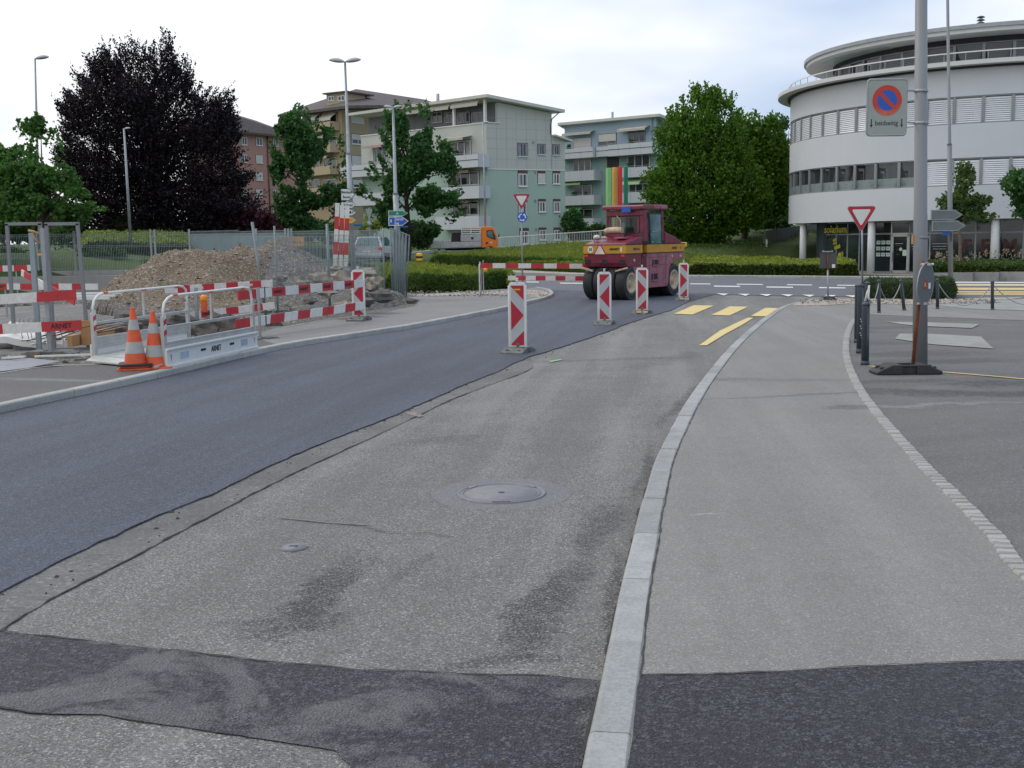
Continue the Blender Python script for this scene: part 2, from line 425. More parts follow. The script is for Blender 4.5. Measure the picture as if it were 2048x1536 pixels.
M_RUBD = simple('black_rubber', (.022, .022, .024), .65, var=.3, sc=9, dirt=.15, bump=.3, dirtcol=(.12, .11, .1))
M_GALV = simple('galvanised_steel', (.32, .34, .35), .5, .45, var=.14, sc=5, dirt=.2, bump=.1)
M_POLE = simple('grey_pole_paint', (.225, .235, .245), .5, .15, var=.12, sc=2.5, dirt=.3, bump=.15, dirtcol=(.16, .16, .16))
M_DPOST = simple('anthracite_paint', (.042, .056, .07), .45, .1, var=.2, sc=6, dirt=.12, dirtcol=(.2, .2, .2))
M_RUST = simple('rust', (.20, .066, .022), .85, .2, var=.45, sc=9, dirt=.6, bump=.6, dirtcol=(.035, .02, .015))
M_ALU = simple('aluminium', (.47, .47, .45), .38, .35, var=.1, sc=4, dirt=.25, dirtcol=(.25, .23, .2))
M_BLACK = simple('black_paint', (.012, .012, .014), .5, var=.2)
M_BLUE = simple('sign_blue', (.012, .10, .46), .35, var=.06, sc=4)
M_GREEN = simple('sign_green', (.0, .20, .14), .35, var=.06)
M_SYEL = simple('sign_yellow', (.72, .40, .01), .35, var=.06)
M_ORANGE = simple('orange_plastic', (.70, .10, .025), .5, var=.18, sc=5, dirt=.45, dirtcol=(.12, .05, .03))
M_LAMP_O = simple('amber_lens', (.85, .26, .01), .25, var=.1)
M_SREDO = simple('sign_red_faded', (.55, .055, .025), .4, var=.25, sc=3)
M_SBLUE = simple('sign_parking_blue', (.012, .085, .42), .35, var=.05)
M_SPLATE = simple('sign_plate_grey', (.31, .33, .30), .4, var=.05, sc=2, dirt=.1)
M_WOOD = simple('timber', (.46, .26, .11), .75, var=.25, sc=3, dirt=.25, bump=.2, dirtcol=(.16, .09, .05))
M_WOODD = simple('weathered_timber', (.12, .10, .075), .85, var=.3, sc=5, dirt=.3, bump=.4)
M_MAROON = simple('maroon_paint', (.175, .012, .037), .35, .05, var=.2, sc=2, dirt=.38, dirtcol=(.24, .15, .15), bump=.05)
M_MAROOND = simple('dusty_maroon_paint', (.30, .088, .12), .6, .0, var=.3, sc=2.5, dirt=.5, dirtcol=(.38, .30, .28), bump=.1)
M_RYEL = simple('yellow_band', (.52, .25, .015), .4, var=.12, sc=3, dirt=.25)
M_TYRE = simple('tyre_rubber', (.016, .016, .018), .7, var=.3, sc=4, dirt=.25, dirtcol=(.06, .06, .055), bump=.15)
M_RIM = simple('dirty_rim', (.52, .41, .28), .7, .1, var=.25, sc=7, dirt=.5, dirtcol=(.16, .12, .08))
M_TWALL = simple('dusty_tyre_side', (.07, .075, .072), .8, var=.35, sc=6, dirt=.5, dirtcol=(.2, .2, .18))
def glassy(name, c, rough=.08, var=.5, sc=.6, spec=.6):
    m = NT(name)
    k = m.ramp(m.noise(sc, 3, .5), [(.35, 0.0), (.65, 1.0)])
    m.set(Base_Color=m.mix(k, tuple(x * (1 - var) for x in c), tuple(x * (1 + var) for x in c)), Roughness=rough)
    m.b.inputs['Specular IOR Level'].default_value = spec
    return m.mat
M_GLASS = glassy('window_glass', (.035, .042, .045))
M_GLASSG = glassy('shop_glass', (.022, .032, .034), .05, .6, .5)
M_CABGL = glassy('cab_glass', (.06, .13, .13), .06, .5, 2.5)
def seeglass(name, c):
    m = NT(name)
    tr = m.n('ShaderNodeBsdfTransparent', {'Color': (*c, 1)}); gl = m.n('ShaderNodeBsdfGlossy', {'Roughness': .03})
    fr = m.n('ShaderNodeFresnel', {'IOR': 1.5})
    mx = m.n('ShaderNodeMixShader', {0: fr.outputs[0], 1: tr.outputs[0], 2: gl.outputs[0]})
    m.t.links.new(mx.outputs[0], m.t.nodes['Material Output'].inputs[0])
    return m.mat
M_SEE = seeglass('clear_cab_glass', (.62, .78, .74))
def leaves(name, dark, light, trans=.35, rough=.6):
    m = NT(name)
    at = m.n('ShaderNodeAttribute', attribute_name='tint').outputs['Fac']
    c = m.mix(at, dark, light)
    m.set(Base_Color=c, Roughness=rough); m.b.inputs['Specular IOR Level'].default_value = .25
    tb = m.n('ShaderNodeBsdfTranslucent'); m.t.links.new(m.mix(.5, c, m.mix(1.0, c, (1.3, 1.5, .5), 'MULTIPLY')), tb.inputs[0])
    mx = m.n('ShaderNodeMixShader', {0: trans}); out = m.t.nodes['Material Output']
    m.t.links.new(m.b.outputs[0], mx.inputs[1]); m.t.links.new(tb.outputs[0], mx.inputs[2]); m.t.links.new(mx.outputs[0], out.inputs[0])
    return m.mat
L_BEECH = leaves('copper_beech_leaves', (.003, .002, .0035), (.020, .011, .017), .10)
L_LIND = leaves('linden_leaves', (.020, .06, .015), (.11, .23, .055))
L_ASH = leaves('ash_leaves', (.012, .048, .015), (.085, .20, .06))
L_HORN = leaves('hornbeam_leaves', (.014, .055, .006), (.135, .26, .028))
L_BACK = leaves('background_leaves', (.018, .05, .016), (.075, .14, .04))
L_YOUNG = leaves('young_tree_leaves', (.03, .07, .02), (.11, .17, .05))
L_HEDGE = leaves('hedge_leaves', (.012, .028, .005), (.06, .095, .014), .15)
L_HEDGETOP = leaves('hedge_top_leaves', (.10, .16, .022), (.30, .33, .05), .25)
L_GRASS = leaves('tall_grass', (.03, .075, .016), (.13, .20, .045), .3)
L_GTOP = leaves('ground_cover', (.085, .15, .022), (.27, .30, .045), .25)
L_LAV = leaves('lavender', (.02, .045, .018), (.085, .12, .055), .25)
L_DRY = leaves('seed_heads', (.28, .22, .15), (.5, .4, .3), .3)
L_RED = leaves('dark_red_leaves', (.02, .008, .012), (.07, .02, .028), .25)
M_BARK = simple('bark', (.075, .06, .045), .9, var=.35, sc=6, bump=.8, bsc=25)
M_BARKL = simple('young_bark', (.17, .13, .09), .9, var=.3, sc=8, bump=.6)
def lawn():
    m = NT('lawn')
    a = m.ramp(m.noise(.35, 6, .6), [(.3, 0.0), (.7, 1.0)]); b = m.ramp(m.noise(26, 6, .8), [(.3, 0.0), (.7, 1.0)])
    c = m.mix(a, (.045, .085, .018), (.10, .14, .03)); c = m.mix(m.math('MULTIPLY', b, .5), c, (.03, .05, .012))
    m.set(Base_Color=c, Roughness=.95); m.bump(m.noise(40, 6, .8), .8, .05); return m.mat
M_LAWN = lawn()
def soil(name, cols, sc=9, bump=1.0):
    m = NT(name)
    a = m.ramp(m.noise(.7, 7, .65), [(.32, 0.0), (.68, 1.0)]); b = m.ramp(m.noise(sc, 8, .75), [(.3, 0.0), (.7, 1.0)])
    c = m.mix(a, cols[0], cols[1]); c = m.mix(m.math('MULTIPLY', b, .6), c, cols[2])
    v = m.voro(28, out='Color'); s_ = m.n('ShaderNodeSeparateColor'); m.t.links.new(v, s_.inputs[0])
    c = m.mix(m.math('MULTIPLY', m.ramp(s_.outputs[0], [(.8, 0.0), (.93, 1.0)]), .8), c, cols[3])
    m.set(Base_Color=c, Roughness=.95)
    m.bump(m.math('ADD', m.noise(18, 8, .8), m.math('MULTIPLY', m.voro(24), .8)), bump, .05)
    return m.mat
M_SITE = soil('site_gravel', ((.23, .22, .205), (.17, .145, .115), (.09, .08, .07), (.42, .41, .39)))
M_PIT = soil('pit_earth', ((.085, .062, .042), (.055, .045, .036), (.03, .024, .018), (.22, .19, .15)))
M_MOUND = soil('earth_heap', ((.27, .20, .13), (.18, .135, .085), (.09, .065, .04), (.42, .38, .33)))
M_ROCK = simple('broken_concrete', (.27, .24, .20), .9, var=.3, sc=6, dirt=.5, bump=.9, bsc=18, dirtcol=(.12, .09, .06))
M_ROCKD = simple('dark_spoil', (.11, .10, .09), .95, var=.35, sc=6, dirt=.5, bump=.9, bsc=18)
def pebble():
    m = NT('pebbles'); at = m.n('ShaderNodeAttribute', attribute_name='tint').outputs['Fac']
    m.set(Base_Color=m.ramp(at, [(0.0, (.07, .06, .05)), (.5, (.24, .21, .18)), (1.0, (.42, .39, .35))]), Roughness=.9); return m.mat
M_PEB = pebble()
def wallc(name, c, rough=.85, streak=.25, panel=None):
    """painted wall or concrete with rain streaks"""
    m = NT(name)
    mp_ = m.n('ShaderNodeMapping'); mp_.inputs['Scale'].default_value = (3, 3, .25); m.t.links.new(m.co(), mp_.inputs[0])
    st = m.ramp(m.noise(1.2, 6, .65, vec=mp_.outputs[0]), [(.4, 0.0), (.75, 1.0)])
    c1 = m.mix(m.noise(.4, 4), tuple(x * .93 for x in c), tuple(min(1, x * 1.06) for x in c))
    c1 = m.mix(m.math('MULTIPLY', st, streak), c1, tuple(x * .62 for x in c))
    m.set(Base_Color=c1, Roughness=rough); m.bump(m.noise(30, 4), .15, .01); return m.mat
M_RETAIN = wallc('retaining_concrete', (.34, .335, .31), .85, .45)
M_RWHITE = wallc('round_white_render', (.57, .59, .62), .7, .06)
M_RIMW = wallc('white_fascia', (.60, .61, .60), .6, .12)
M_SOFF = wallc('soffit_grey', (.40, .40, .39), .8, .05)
M_PANEL = wallc('grey_cladding', (.46, .475, .43), .7, .12)
M_GREENW = wallc('pale_green_render', (.35, .46, .395), .85, .06)
M_BLUEW = wallc('pale_blue_render', (.31, .41, .48), .85, .06)
M_BGW = wallc('blue_green_render', (.25, .37, .345), .85, .06)
M_PINKW = wallc('pink_render', (.42, .235, .195), .85, .08)
M_TANW = wallc('tan_render', (.40, .315, .205), .85, .1)
M_BALC = wallc('balcony_panel', (.50, .52, .545), .6, .06)
M_TRIM = wallc('white_trim', (.66, .66, .63), .6, .1)
M_ROOFB = simple('roof_tiles', (.10, .082, .078), .85, var=.2, sc=2, dirt=.3, bump=.6, bsc=14)
M_ROOFG = simple('roof_edge', (.52, .52, .47), .7, var=.08, sc=1)
M_AWN = simple('awning_cloth', (.46, .43, .38), .85, var=.08, sc=2)
M_AWNR = simple('striped_awning', (.40, .30, .27), .85, var=.3, sc=8)
M_AWNG = simple('green_awning', (.46, .68, .38), .8, var=.06, sc=2)
M_BROWN = simple('brown_shutter_box', (.10, .055, .045), .7, var=.15)
M_SHUT = simple('roller_blind', (.56, .54, .49), .7, var=.05, sc=2)
M_BLINDS = simple('venetian_slats', (.72, .74, .77), .4, .2, var=.05, sc=2)
M_BLINDD = simple('blind_gap', (.15, .155, .17), .7, var=.1)
M_FRAMEG = simple('grey_window_frame', (.26, .275, .29), .5, .2, var=.08)
M_FRAMEW = simple('white_window_frame', (.66, .66, .65), .5, var=.05)
M_CURT = simple('curtain', (.28, .29, .29), .9, var=.3, sc=4)
M_PIPE = simple('drain_pipe', (.11, .035, .03), .6)
M_CARS = simple('silver_car_paint', (.44, .45, .48), .28, .5, var=.03, sc=1)
M_TRUCKO = simple('orange_truck_paint', (.80, .20, .012), .35, var=.05, sc=2)
M_TRUCKG = simple('truck_bed_aluminium', (.46, .46, .45), .45, .35, var=.12, sc=2, dirt=.35)
M_DARK = simple('dark_underbody', (.02, .02, .022), .8, var=.3)
M_TAIL = simple('tail_light', (.55, .03, .01), .25, var=.1)
M_COLG = simple('light_green_column', (.22, .50, .16), .5, var=.08)
M_COLY = simple('yellow_column', (.66, .40, .06), .5, var=.08)
M_COLR = simple('red_column', (.55, .035, .02), .5, var=.08)
M_COLD = simple('dark_green_column', (.0, .20, .11), .5, var=.08)
M_PAPER = simple('paper_sheet', (.50, .60, .56), .8, var=.08, sc=12)
M_LETY = simple('yellow_film', (.42, .37, .02), .5)
M_LETR = simple('dark_red_film', (.06, .012, .012), .5)
M_LETW = simple('white_film', (.5, .52, .52), .5)
M_STEELB = simple('blue_grey_steel', (.26, .31, .33), .5, .3, var=.12, sc=3)

M_POLE = wallc('weathered_pole', (.215, .222, .232), .5, .6)
M_POSTG = simple('dull_green_grey_steel', (.20, .24, .245), .55, .3, var=.15, sc=3, dirt=.2)
# ------------------------------------------------------------------ terrain
CTRL = [(D(735, 527, 67)), D(930, 509, 95), D(860, 522, 72), D(1100, 501, 95), D(1210, 485, 90), D(1540, 464, 78), D(1420, 492, 68), D(1480, 484, 72),
        D(60, 500, 58), D(250, 494, 60), D(420, 492, 60), D(-300, 505, 60), D(620, 505, 80), D(700, 490, 120), D(400, 480, 140), D(1050, 478, 130),
        D(900, 480, 170), D(0, 490, 120), D(1330, 478, 105), D(1560, 455, 100), D(1800, 440, 110), D(2100, 430, 110), D(560, 508, 62),
        D(2048, 564, 48), D(1880, 561, 49), D(1540, 557, 51), D(1380, 556, 52), D(1260, 554.5, 53), D(1180, 553, 54), D(1090, 551, 56), D(1010, 549, 58), D(860, 546, 60), D(930, 547, 59), D(700, 545, 52), D(780, 548, 52), D(1450, 540, 58), D(1560, 541, 58),
        Vector((15, 60, -.35)), Vector((22, 60, -.4)), Vector((32, 62, -.4)), Vector((40, 70, -.4)), Vector((28, 74, -.4)), Vector((14.5, 64, -.2))]
def terr(x, y):
    b = gz(y)
    s_ = smooth(44, 50, y)
    if s_ <= 0: return b
    num = den = 0
    for c in CTRL:
        w = 1.0 / (((x - c.x) ** 2 + (y - c.y) ** 2) + .3) ** 2.4
        num += w * c.z; den += w
    return b * (1 - s_) + s_ * num / den
def T(px, py, Y):
    p = D(px, py, Y); return Vector((p.x, p.y, terr(p.x, p.y)))
SITE = (-30.0, -2.6, 17.0, 49.0)
g = MB(); g.smooth = True
xs = [-420, -260, -160, -110, -80] + [x for x in np.arange(-62, 62.1, 2.0)] + [80, 110, 160, 260, 420]
ys = [-30, -12, 0, 8, 14] + [y for y in np.arange(18, 130, 2.0)] + [145, 170, 210, 300, 460, 900]
for yy in ys:
    for xx in xs:
        z = terr(min(max(xx, -90), 90), min(yy, 190)) - .06
        if xx > -12 and 38 < yy < 56: z -= .16
        if SITE[0] + 1.5 < xx < SITE[1] - 1.8 and SITE[2] + 1 < yy < SITE[3] - 2: z -= 2.5
        g.v.append((xx, yy, z))
nx = len(xs)
for j in range(len(ys) - 1):
    for i in range(nx - 1):
        g.f.append([j * nx + i, j * nx + i + 1, (j + 1) * nx + i + 1, (j + 1) * nx + i]); g.m.append(0); g.sm.append(True)
struct(g.obj('ground', M_LAWN), 'grass and earth ground around the junction')

def rough_line(pts, step, amp, seed=0):
    """resample a world polyline and make it ragged"""
    out = []
    for i in range(len(pts) - 1):
        a, b = pts[i], pts[i + 1]; L = (b - a).length; n = max(1, int(L / step)); d = (b - a).normalized(); s_ = Vector((-d.y, d.x, 0))
        for k in range(n):
            p = a.lerp(b, k / n)
            q = mnoise.noise(Vector((p.x * 1.3 + seed, p.y * 1.3, seed))) + .6 * mnoise.noise(Vector((p.x * 6 + seed, p.y * 6, seed))) + .35 * mnoise.noise(Vector((p.x * 22, p.y * 22, seed)))
            out.append(p + s_ * q * amp)
    out.append(pts[-1]); return out
def spline(pts, per=6):
    out = []; n = len(pts)
    for i in range(n - 1):
        p0 = pts[max(i - 1, 0)]; p1 = pts[i]; p2 = pts[i + 1]; p3 = pts[min(i + 2, n - 1)]
        for k in range(per):
            t = k / per
            out.append(0.5 * ((2 * p1) + (p2 - p0) * t + (2 * p0 - 5 * p1 + 4 * p2 - p3) * t * t + (3 * p1 - p0 - 3 * p2 + p3) * t ** 3))
    out.append(pts[-1]); return out
def GL(pl, z=0.0): return [G(x, y, z) for x, y in pl]
def sheet(name, pts, mat, thick=0.0, label=None, parent=None):
    mb = MB(); n = len(pts)
    if thick:
        mb.add(list(pts) + [p - Vector((0, 0, thick)) for p in pts], [tuple(range(n))] + [(i, n + i, n + (i + 1) % n, (i + 1) % n) for i in range(n)])
    else: mb.add(pts, [tuple(range(n))])
    o = mb.obj(name, mat, parent)
    # face up
    if o.data.polygons[0].normal.z < 0:
        o.data.flip_normals()
    if parent is None: struct(o, label)
    elif label: o['label'] = label
    return o
def ribbon(name, pts, w, mat, zoff=0.0, jit=0.0, parent=None, label=None, seed=0):
    mb = MB(); L = []; Rr = []
    for i, p in enumerate(pts):
        d = (pts[min(i + 1, len(pts) - 1)] - pts[max(i - 1, 0)]); d = Vector((d.x, d.y, 0)).normalized(); s_ = Vector((-d.y, d.x, 0))
        k1 = 1 + jit * mnoise.noise(Vector((p.x * 9 + seed, p.y * 9, 1))) * 2; k2 = 1 + jit * mnoise.noise(Vector((p.x * 9, p.y * 9, 7 + seed))) * 2
        L.append(p + s_ * w / 2 * max(.1, k1) + Vector((0, 0, zoff))); Rr.append(p - s_ * w / 2 * max(.1, k2) + Vector((0, 0, zoff)))
    if jit > 1.2:       # broken line: it closes up here and there
        for i, p in enumerate(pts):
            k = min(1, max(.03, .75 + 2.4 * mnoise.noise(Vector((p.x * 2.1 + seed, p.y * 2.1, 4))))); c_ = (L[i] + Rr[i]) / 2; L[i] = c_.lerp(L[i], k); Rr[i] = c_.lerp(Rr[i], k)
    n = len(pts)
    mb.add(L + Rr, [(i, n + i, n + i + 1, i + 1) for i in range(n - 1)])
    o = mb.obj(name, mat, parent)
    if o.data.polygons[0].normal.z < 0: o.data.flip_normals()
    if parent is None: struct(o, label)
    elif label: o['label'] = label
    return o

# ------------------------------------------------------------------ roads
LK = [(-700, 1010), (-300, 903), (0, 829), (285, 766), (567, 700), (820, 659), (980, 628), (1020, 619), (1060, 608), (1092, 600), (1107, 592), (1100, 584), (1078, 579)]
left_k = spline(GL(LK), 5)
RKL = [(1070, 2300), (1122, 1800), (1163, 1536), (1205, 1340), (1238, 1180), (1262, 1085), (1285, 995), (1312, 912), (1345, 848), (1380, 790), (1420, 737), (1470, 682), (1520, 640), (1562, 613), (1600, 603), (1650, 598)]
KZ = 0.07
right_k = spline(GL(RKL, KZ), 6)
# old road surface: one big slab from behind the viewer to the roundabout
road = [Vector((-30, -12, gz(-12))), Vector((12, -12, gz(-12))), Vector((24, 10, gz(10))), Vector((40, 20, gz(20))), Vector((40, 39.5, gz(39.5))), G(1430, 589), G(1060, 578), G(700, 582)]
road += [Vector((-30, 24, gz(24)))]
sheet('road', road, M_ROAD, label='old worn light grey asphalt of the street')
# roundabout carriageway
FK = [(2300, 566, 47), (2048, 563.5, 48), (1880, 560.5, 49), (1700, 558, 50), (1540, 556.5, 51), (1380, 555.5, 52), (1260, 554, 53), (1180, 552.5, 54), (1090, 550.5, 56), (1010, 548, 58), (930, 546, 59), (860, 545, 60), (790, 540, 60), (700, 528, 66), (600, 524, 70)]
far_k = [D(*p) for p in FK]
near_k = [G(2300, 606), G(2048, 600), G(1905, 597.5), G(1700, 594), G(1560, 592), G(1430, 589.5), G(1300, 586), G(1200, 583), G(1060, 579), G(1000, 574), G(930, 571), G(860, 570), D(780, 570, 46), D(700, 548, 52), D(600, 534, 60)]
mb = MB(); n = len(far_k); NS = 8
for i in range(n):
    for k in range(NS + 1): mb.v.append(tuple(near_k[i].lerp(far_k[i], k / NS) + Vector((0, 0, .012 + .03 * math.sin(math.pi * k / NS)))))
for i in range(n - 1):
    for k in range(NS): mb.f.append([i * (NS + 1) + k, (i + 1) * (NS + 1) + k, (i + 1) * (NS + 1) + k + 1, i * (NS + 1) + k + 1]); mb.m.append(0); mb.sm.append(True)
XV = list(mb.v); XN = n
xr_ = mb.obj('roundabout_road', M_CROSS)
if xr_.data.polygons[0].normal.z < 0: xr_.data.flip_normals()
struct(xr_, 'blue grey asphalt of the roundabout')
def onroad(px, py, z=.0):
    """point of the cambered roundabout road seen at a pixel"""
    d = ray(px, py); o = Vector((0, 0, CAM_H))
    for i in range(XN - 1):
        for k in range(NS):
            q = [Vector(XV[j]) for j in (i * (NS + 1) + k, (i + 1) * (NS + 1) + k, (i + 1) * (NS + 1) + k + 1, i * (NS + 1) + k + 1)]
            for tri in ((q[0], q[1], q[2]), (q[0], q[2], q[3])):
                nn = (tri[1] - tri[0]).cross(tri[2] - tri[0]); dn = d.dot(nn)
                if abs(dn) < 1e-9: continue
                t = (tri[0] - o).dot(nn) / dn; p = o + d * t
                if t > 0 and all((tri[(a + 1) % 3] - tri[a]).cross(p - tri[a]).dot(nn) >= -1e-6 for a in range(3)): return p + Vector((0, 0, z))
    return G(px, py, .02 + z)
# fresh asphalt lane on the left
NR = [(1430, 589), (1378, 604), (1340, 622), (1298, 634), (1250, 650), (1205, 668), (1165, 682), (1100, 703), (1062, 714), (1040, 723), (1000, 742), (950, 762), (900, 784), (800, 828), (700, 868), (600, 908), (500, 952), (400, 1001), (300, 1043), (200, 1087), (100, 1137), (0, 1190), (-300, 1350), (-800, 1700)]
right_edge = rough_line(GL(NR), .12, .035, 3)
lk_world = [p for p in left_k]
new = [G(1060, 578.4), G(1170, 580.5), G(1300, 585)] + [p + Vector((0, 0, 0)) for p in right_edge] + [G(-1400, 1500)] + lk_world
sheet('fresh_asphalt_lane', [p + Vector((0, 0, .016)) for p in new], M_NEW, .02, 'new dark blue grey asphalt layer on the left lane')
ribbon('asphalt_edge', right_edge[30:], .008, M_GROUT, .0175, 2.4, label='dark ragged edge of the new asphalt')
# milled strip beside it
MU = NR[8:]
ML = [(1066, 736), (1050, 745), (975, 772), (900, 801), (800, 850), (700, 896), (600, 942), (500, 991), (400, 1044), (300, 1098), (200, 1150), (100, 1202), (0, 1262), (-300, 1430), (-800, 1800)]
mlow = rough_line(GL(ML), .07, .012, 9)
sheet('milled_strip', [p + Vector((0, 0, .005)) for p in rough_line(GL(MU), .2, .02, 3)[::1] + mlow[::-1]], M_MILL, label='milled rough strip between new and old asphalt')
ribbon('milled_crack', mlow, .011, M_GROUT, .009, 2.4, label='dark ragged joint along the milled strip')
# dark patched trench across the foreground
PU = rough_line(GL([(-500, 1235), (0, 1264), (200, 1287), (500, 1321), (720, 1342), (1000, 1354), (1100, 1353), (1206, 1364)]), .04, .010, 5)
PL = rough_line(GL([(-500, 1380), (0, 1418), (60, 1430), (200, 1433), (400, 1462), (600, 1492), (672, 1503), (700, 1530), (760, 1640), (700, 1900), (1110, 1900)]), .04, .012, 6)
sheet('trench_patch', [p + Vector((0, 0, .006)) for p in PU + [G(1180, 1450), G(1163, 1536)] + PL[::-1]], M_PATCH, label='dark coarse asphalt patch across the street')
ribbon('patch_joint', PU, .010, M_GROUT, .0085, 1.4, label='dark joint along the far side of the patch')
ribbon('patch_joint', PL[:-60], .008, M_GROUT, .0085, 1.4, label='dark joint along the near side of the patch')
# tar seals and cracks in the old asphalt
for i, (pl, w) in enumerate([([(560, 1037), (660, 1047), (740, 1052)], .02), ([(700, 1050), (770, 1066), (860, 1068), (905, 1078)], .008), ([(1165, 995), (1230, 998), (1278, 997)], .006)]):
    ribbon('tar_seal', rough_line(GL(pl), .06, .008, i * 3), w, M_TAR if w > .01 else M_GROUT, .0095, .8, label='narrow tar seal on the old asphalt')
ribbon('asphalt_joint', rough_line(GL([(1060, 578.4), (1170, 580.5), (1300, 585), (1430, 589)]), .2, .02, 1), .10, M_GROUT, .02, .5, label='dark joint where new asphalt meets the roundabout')

# ------------------------------------------------------------------ kerbs of single stones
def resample(pts, L):
    out = [pts[0]]; acc = 0; prev = pts[0]
    for p in pts[1:]:
        while (p - prev).length + acc >= L:
            t = (L - acc) / (p - prev).length; prev = prev.lerp(p, t); out.append(prev); acc = 0
        acc += (p - prev).length; prev = p
    out.append(pts[-1]); return out
def kerb_row(name, label, pts, w, h, side, L, mat, gap=.004, sub=3):
    root = thing(name, label, 'kerb'); del root['category']; root['kind'] = 'structure'
    fine = resample(pts, L / sub)
    prof = [(0, -.14), (0, h - .022), (.006, h - .008), (.022, h), (w - .008, h), (w, h - .008), (w, -.14)]
    nrm = []
    for i in range(len(fine)):
        d = fine[min(i + 1, len(fine) - 1)] - fine[max(i - 1, 0)]; d = Vector((d.x, d.y, 0)).normalized(); nrm.append((Vector((-d.y, d.x, 0)) * side, d))
    for i in range(0, len(fine) - 1, sub):
        mb = MB(); seg = list(range(i, min(i + sub, len(fine) - 1) + 1)); rings = []
        dz = random.uniform(-.003, .003); dw = random.uniform(-.003, .003)
        for q in seg:
            p = fine[q].copy(); nn, d = nrm[q]
            if q == seg[0]: p += d * gap
            if q == seg[-1]: p -= d * gap
            rings.append([p + nn * (a + dw) + Vector((0, 0, b + dz)) for a, b in prof])
        n = len(prof); vs = [v for r_ in rings for v in r_]; fs = []
        for a in range(len(rings) - 1):
            for k in range(n):
                k2 = (k + 1) % n; fs.append((a * n + k, (a + 1) * n + k, (a + 1) * n + k2, a * n + k2) if side > 0 else (a * n + k, a * n + k2, (a + 1) * n + k2, (a + 1) * n + k))
        fs.append(tuple(range(n)) if side > 0 else tuple(range(n - 1, -1, -1)))
        e = (len(rings) - 1) * n; fs.append(tuple(e + k for k in range(n - 1, -1, -1)) if side > 0 else tuple(e + k for k in range(n)))
        mb.add(vs, fs); mb.obj('kerb_stone', mat, root)
    return root
kerb_row('kerb', 'pale blue grey granite kerb curving along the right pavement', [p - Vector((0, 0, KZ)) for p in right_k], .148, KZ, -1, .92, M_KERB)
kerb_row('kerb', 'low concrete kerb along the left side of the new asphalt', left_k, .13, .11, 1, .95, M_KERBL)
LZ = .10
ribbon('gutter_joint', [p + Vector((-.004, 0, 0)) for p in resample(right_k, .08)], .018, M_GROUT, -KZ + .011, 1.5, label='dirty line at the foot of the right kerb')

# ------------------------------------------------------------------ right pavement, setts, parking
COB = [(2400, 1420), (2200, 1260), (2048, 1146), (1990, 1073), (1920, 1002), (1850, 934), (1790, 868), (1740, 808), (1712, 765), (1697, 728), (1692, 698), (1695, 668), (1705, 645), (1722, 630)]
cob = spline(GL(COB, .06), 6)
kin = [p + Vector((0, 0, 0)) for p in right_k]
def offset(pts, w):
    out = []
    for i, p in enumerate(pts):
        d = pts[min(i + 1, len(pts) - 1)] - pts[max(i - 1, 0)]; d = Vector((d.x, d.y, 0)).normalized(); out.append(p + Vector((-d.y, d.x, 0)) * w)
    return out
kin = offset(right_k, -.146)
walk = [p - Vector((0, 0, .006)) for p in kin] + [G(1905, 601, .064), G(2300, 612, .064)] + [G(2300, 650, .064), G(1722, 628, .064)] + [p + Vector((0, 0, .004)) for p in cob[::-1]][1:] + [Vector((9, 1.0, .05))] 
sheet('right_pavement', walk, M_WALK, .15, 'light grey asphalt pavement on the right')
ribbon('pavement_joint', rough_line([p for p in offset(right_k, -.153)], .05, .004, 2), .009, M_GROUT, -.0035, 1.0, label='thin dark joint between kerb stones and pavement')
park = [p - Vector((0, 0, .004)) for p in cob] + [G(1722, 629, .056), G(1800, 617, .056), G(1900, 617, .056), G(2048, 622, .056), G(2500, 640, .056), Vector((30, 14, -.05)), Vector((20, 2, 0))]
sheet('parking_ground', park, M_PARK, .12, 'darker asphalt of the parking area on the right')
PW = rough_line(GL([(1282, 1349), (1400, 1348), (1500, 1345), (1620, 1338), (1750, 1331), (1900, 1325), (2048, 1321), (2500, 1305)], .068), .03, .006, 4)
sheet('pavement_patch', PW + [G(3000, 1900, .068), G(1150, 1900, .068), G(1240, 1600, .068), G(1262, 1500, .068)], M_PATCH2, label='dark coarse asphalt patch in the right pavement')
ribbon('pavement_patch_joint', PW, .009, M_GROUT, .003, 1.4, label='dark joint along the pavement patch')
edging = thing('sett_edging', 'single row of small granite setts between pavement and parking', 'kerb'); del edging['category']; edging['kind'] = 'structure'
sett_me = []
for k in range(6):
    mb = MB(); a = .052 + random.uniform(-.006, .004); b = .041 + random.uniform(-.006, .004)
    q = lambda s_: random.uniform(-.006, .006)
    lo = [Vector((x * a + q(0), y * b + q(0), 0)) for x, y in ((-1, -1), (1, -1), (1, 1), (-1, 1))]
    hi = [Vector((p.x * .84, p.y * .82, .012 + random.uniform(-.002, .002))) for p in lo]
    base = [Vector((p.x, p.y, -.06)) for p in lo]
    n = 4
    mb.add(base + lo + hi, [(0, 1, 5, 4), (1, 2, 6, 5), (2, 3, 7, 6), (3, 0, 4, 7), (4, 5, 9, 8), (5, 6, 10, 9), (6, 7, 11, 10), (7, 4, 8, 11), (8, 9, 10, 11)])
    o = mb.obj('sett', M_SETT, edging); sett_me.append(o.data); bpy.data.objects.remove(o)
cr_ = resample(cob, .102)
ribbon('sett_bed', cob, .108, M_GROUT, .001, .2, label='dark bed under the setts')
for i in range(len(cr_) - 1):
    a, b = cr_[i], cr_[i + 1]
    if i > 295: break
    o = bpy.data.objects.new('sett', sett_me[i % 6]); col.objects.link(o); o.parent = edging
    m_ = (a + b) / 2; o.location = m_ + Vector((random.uniform(-.004, .004), random.uniform(-.004, .004), .003)); o.rotation_euler = (0, 0, math.atan2(b.y - a.y, b.x - a.x) + math.pi / 2 + random.uniform(-.06, .06))
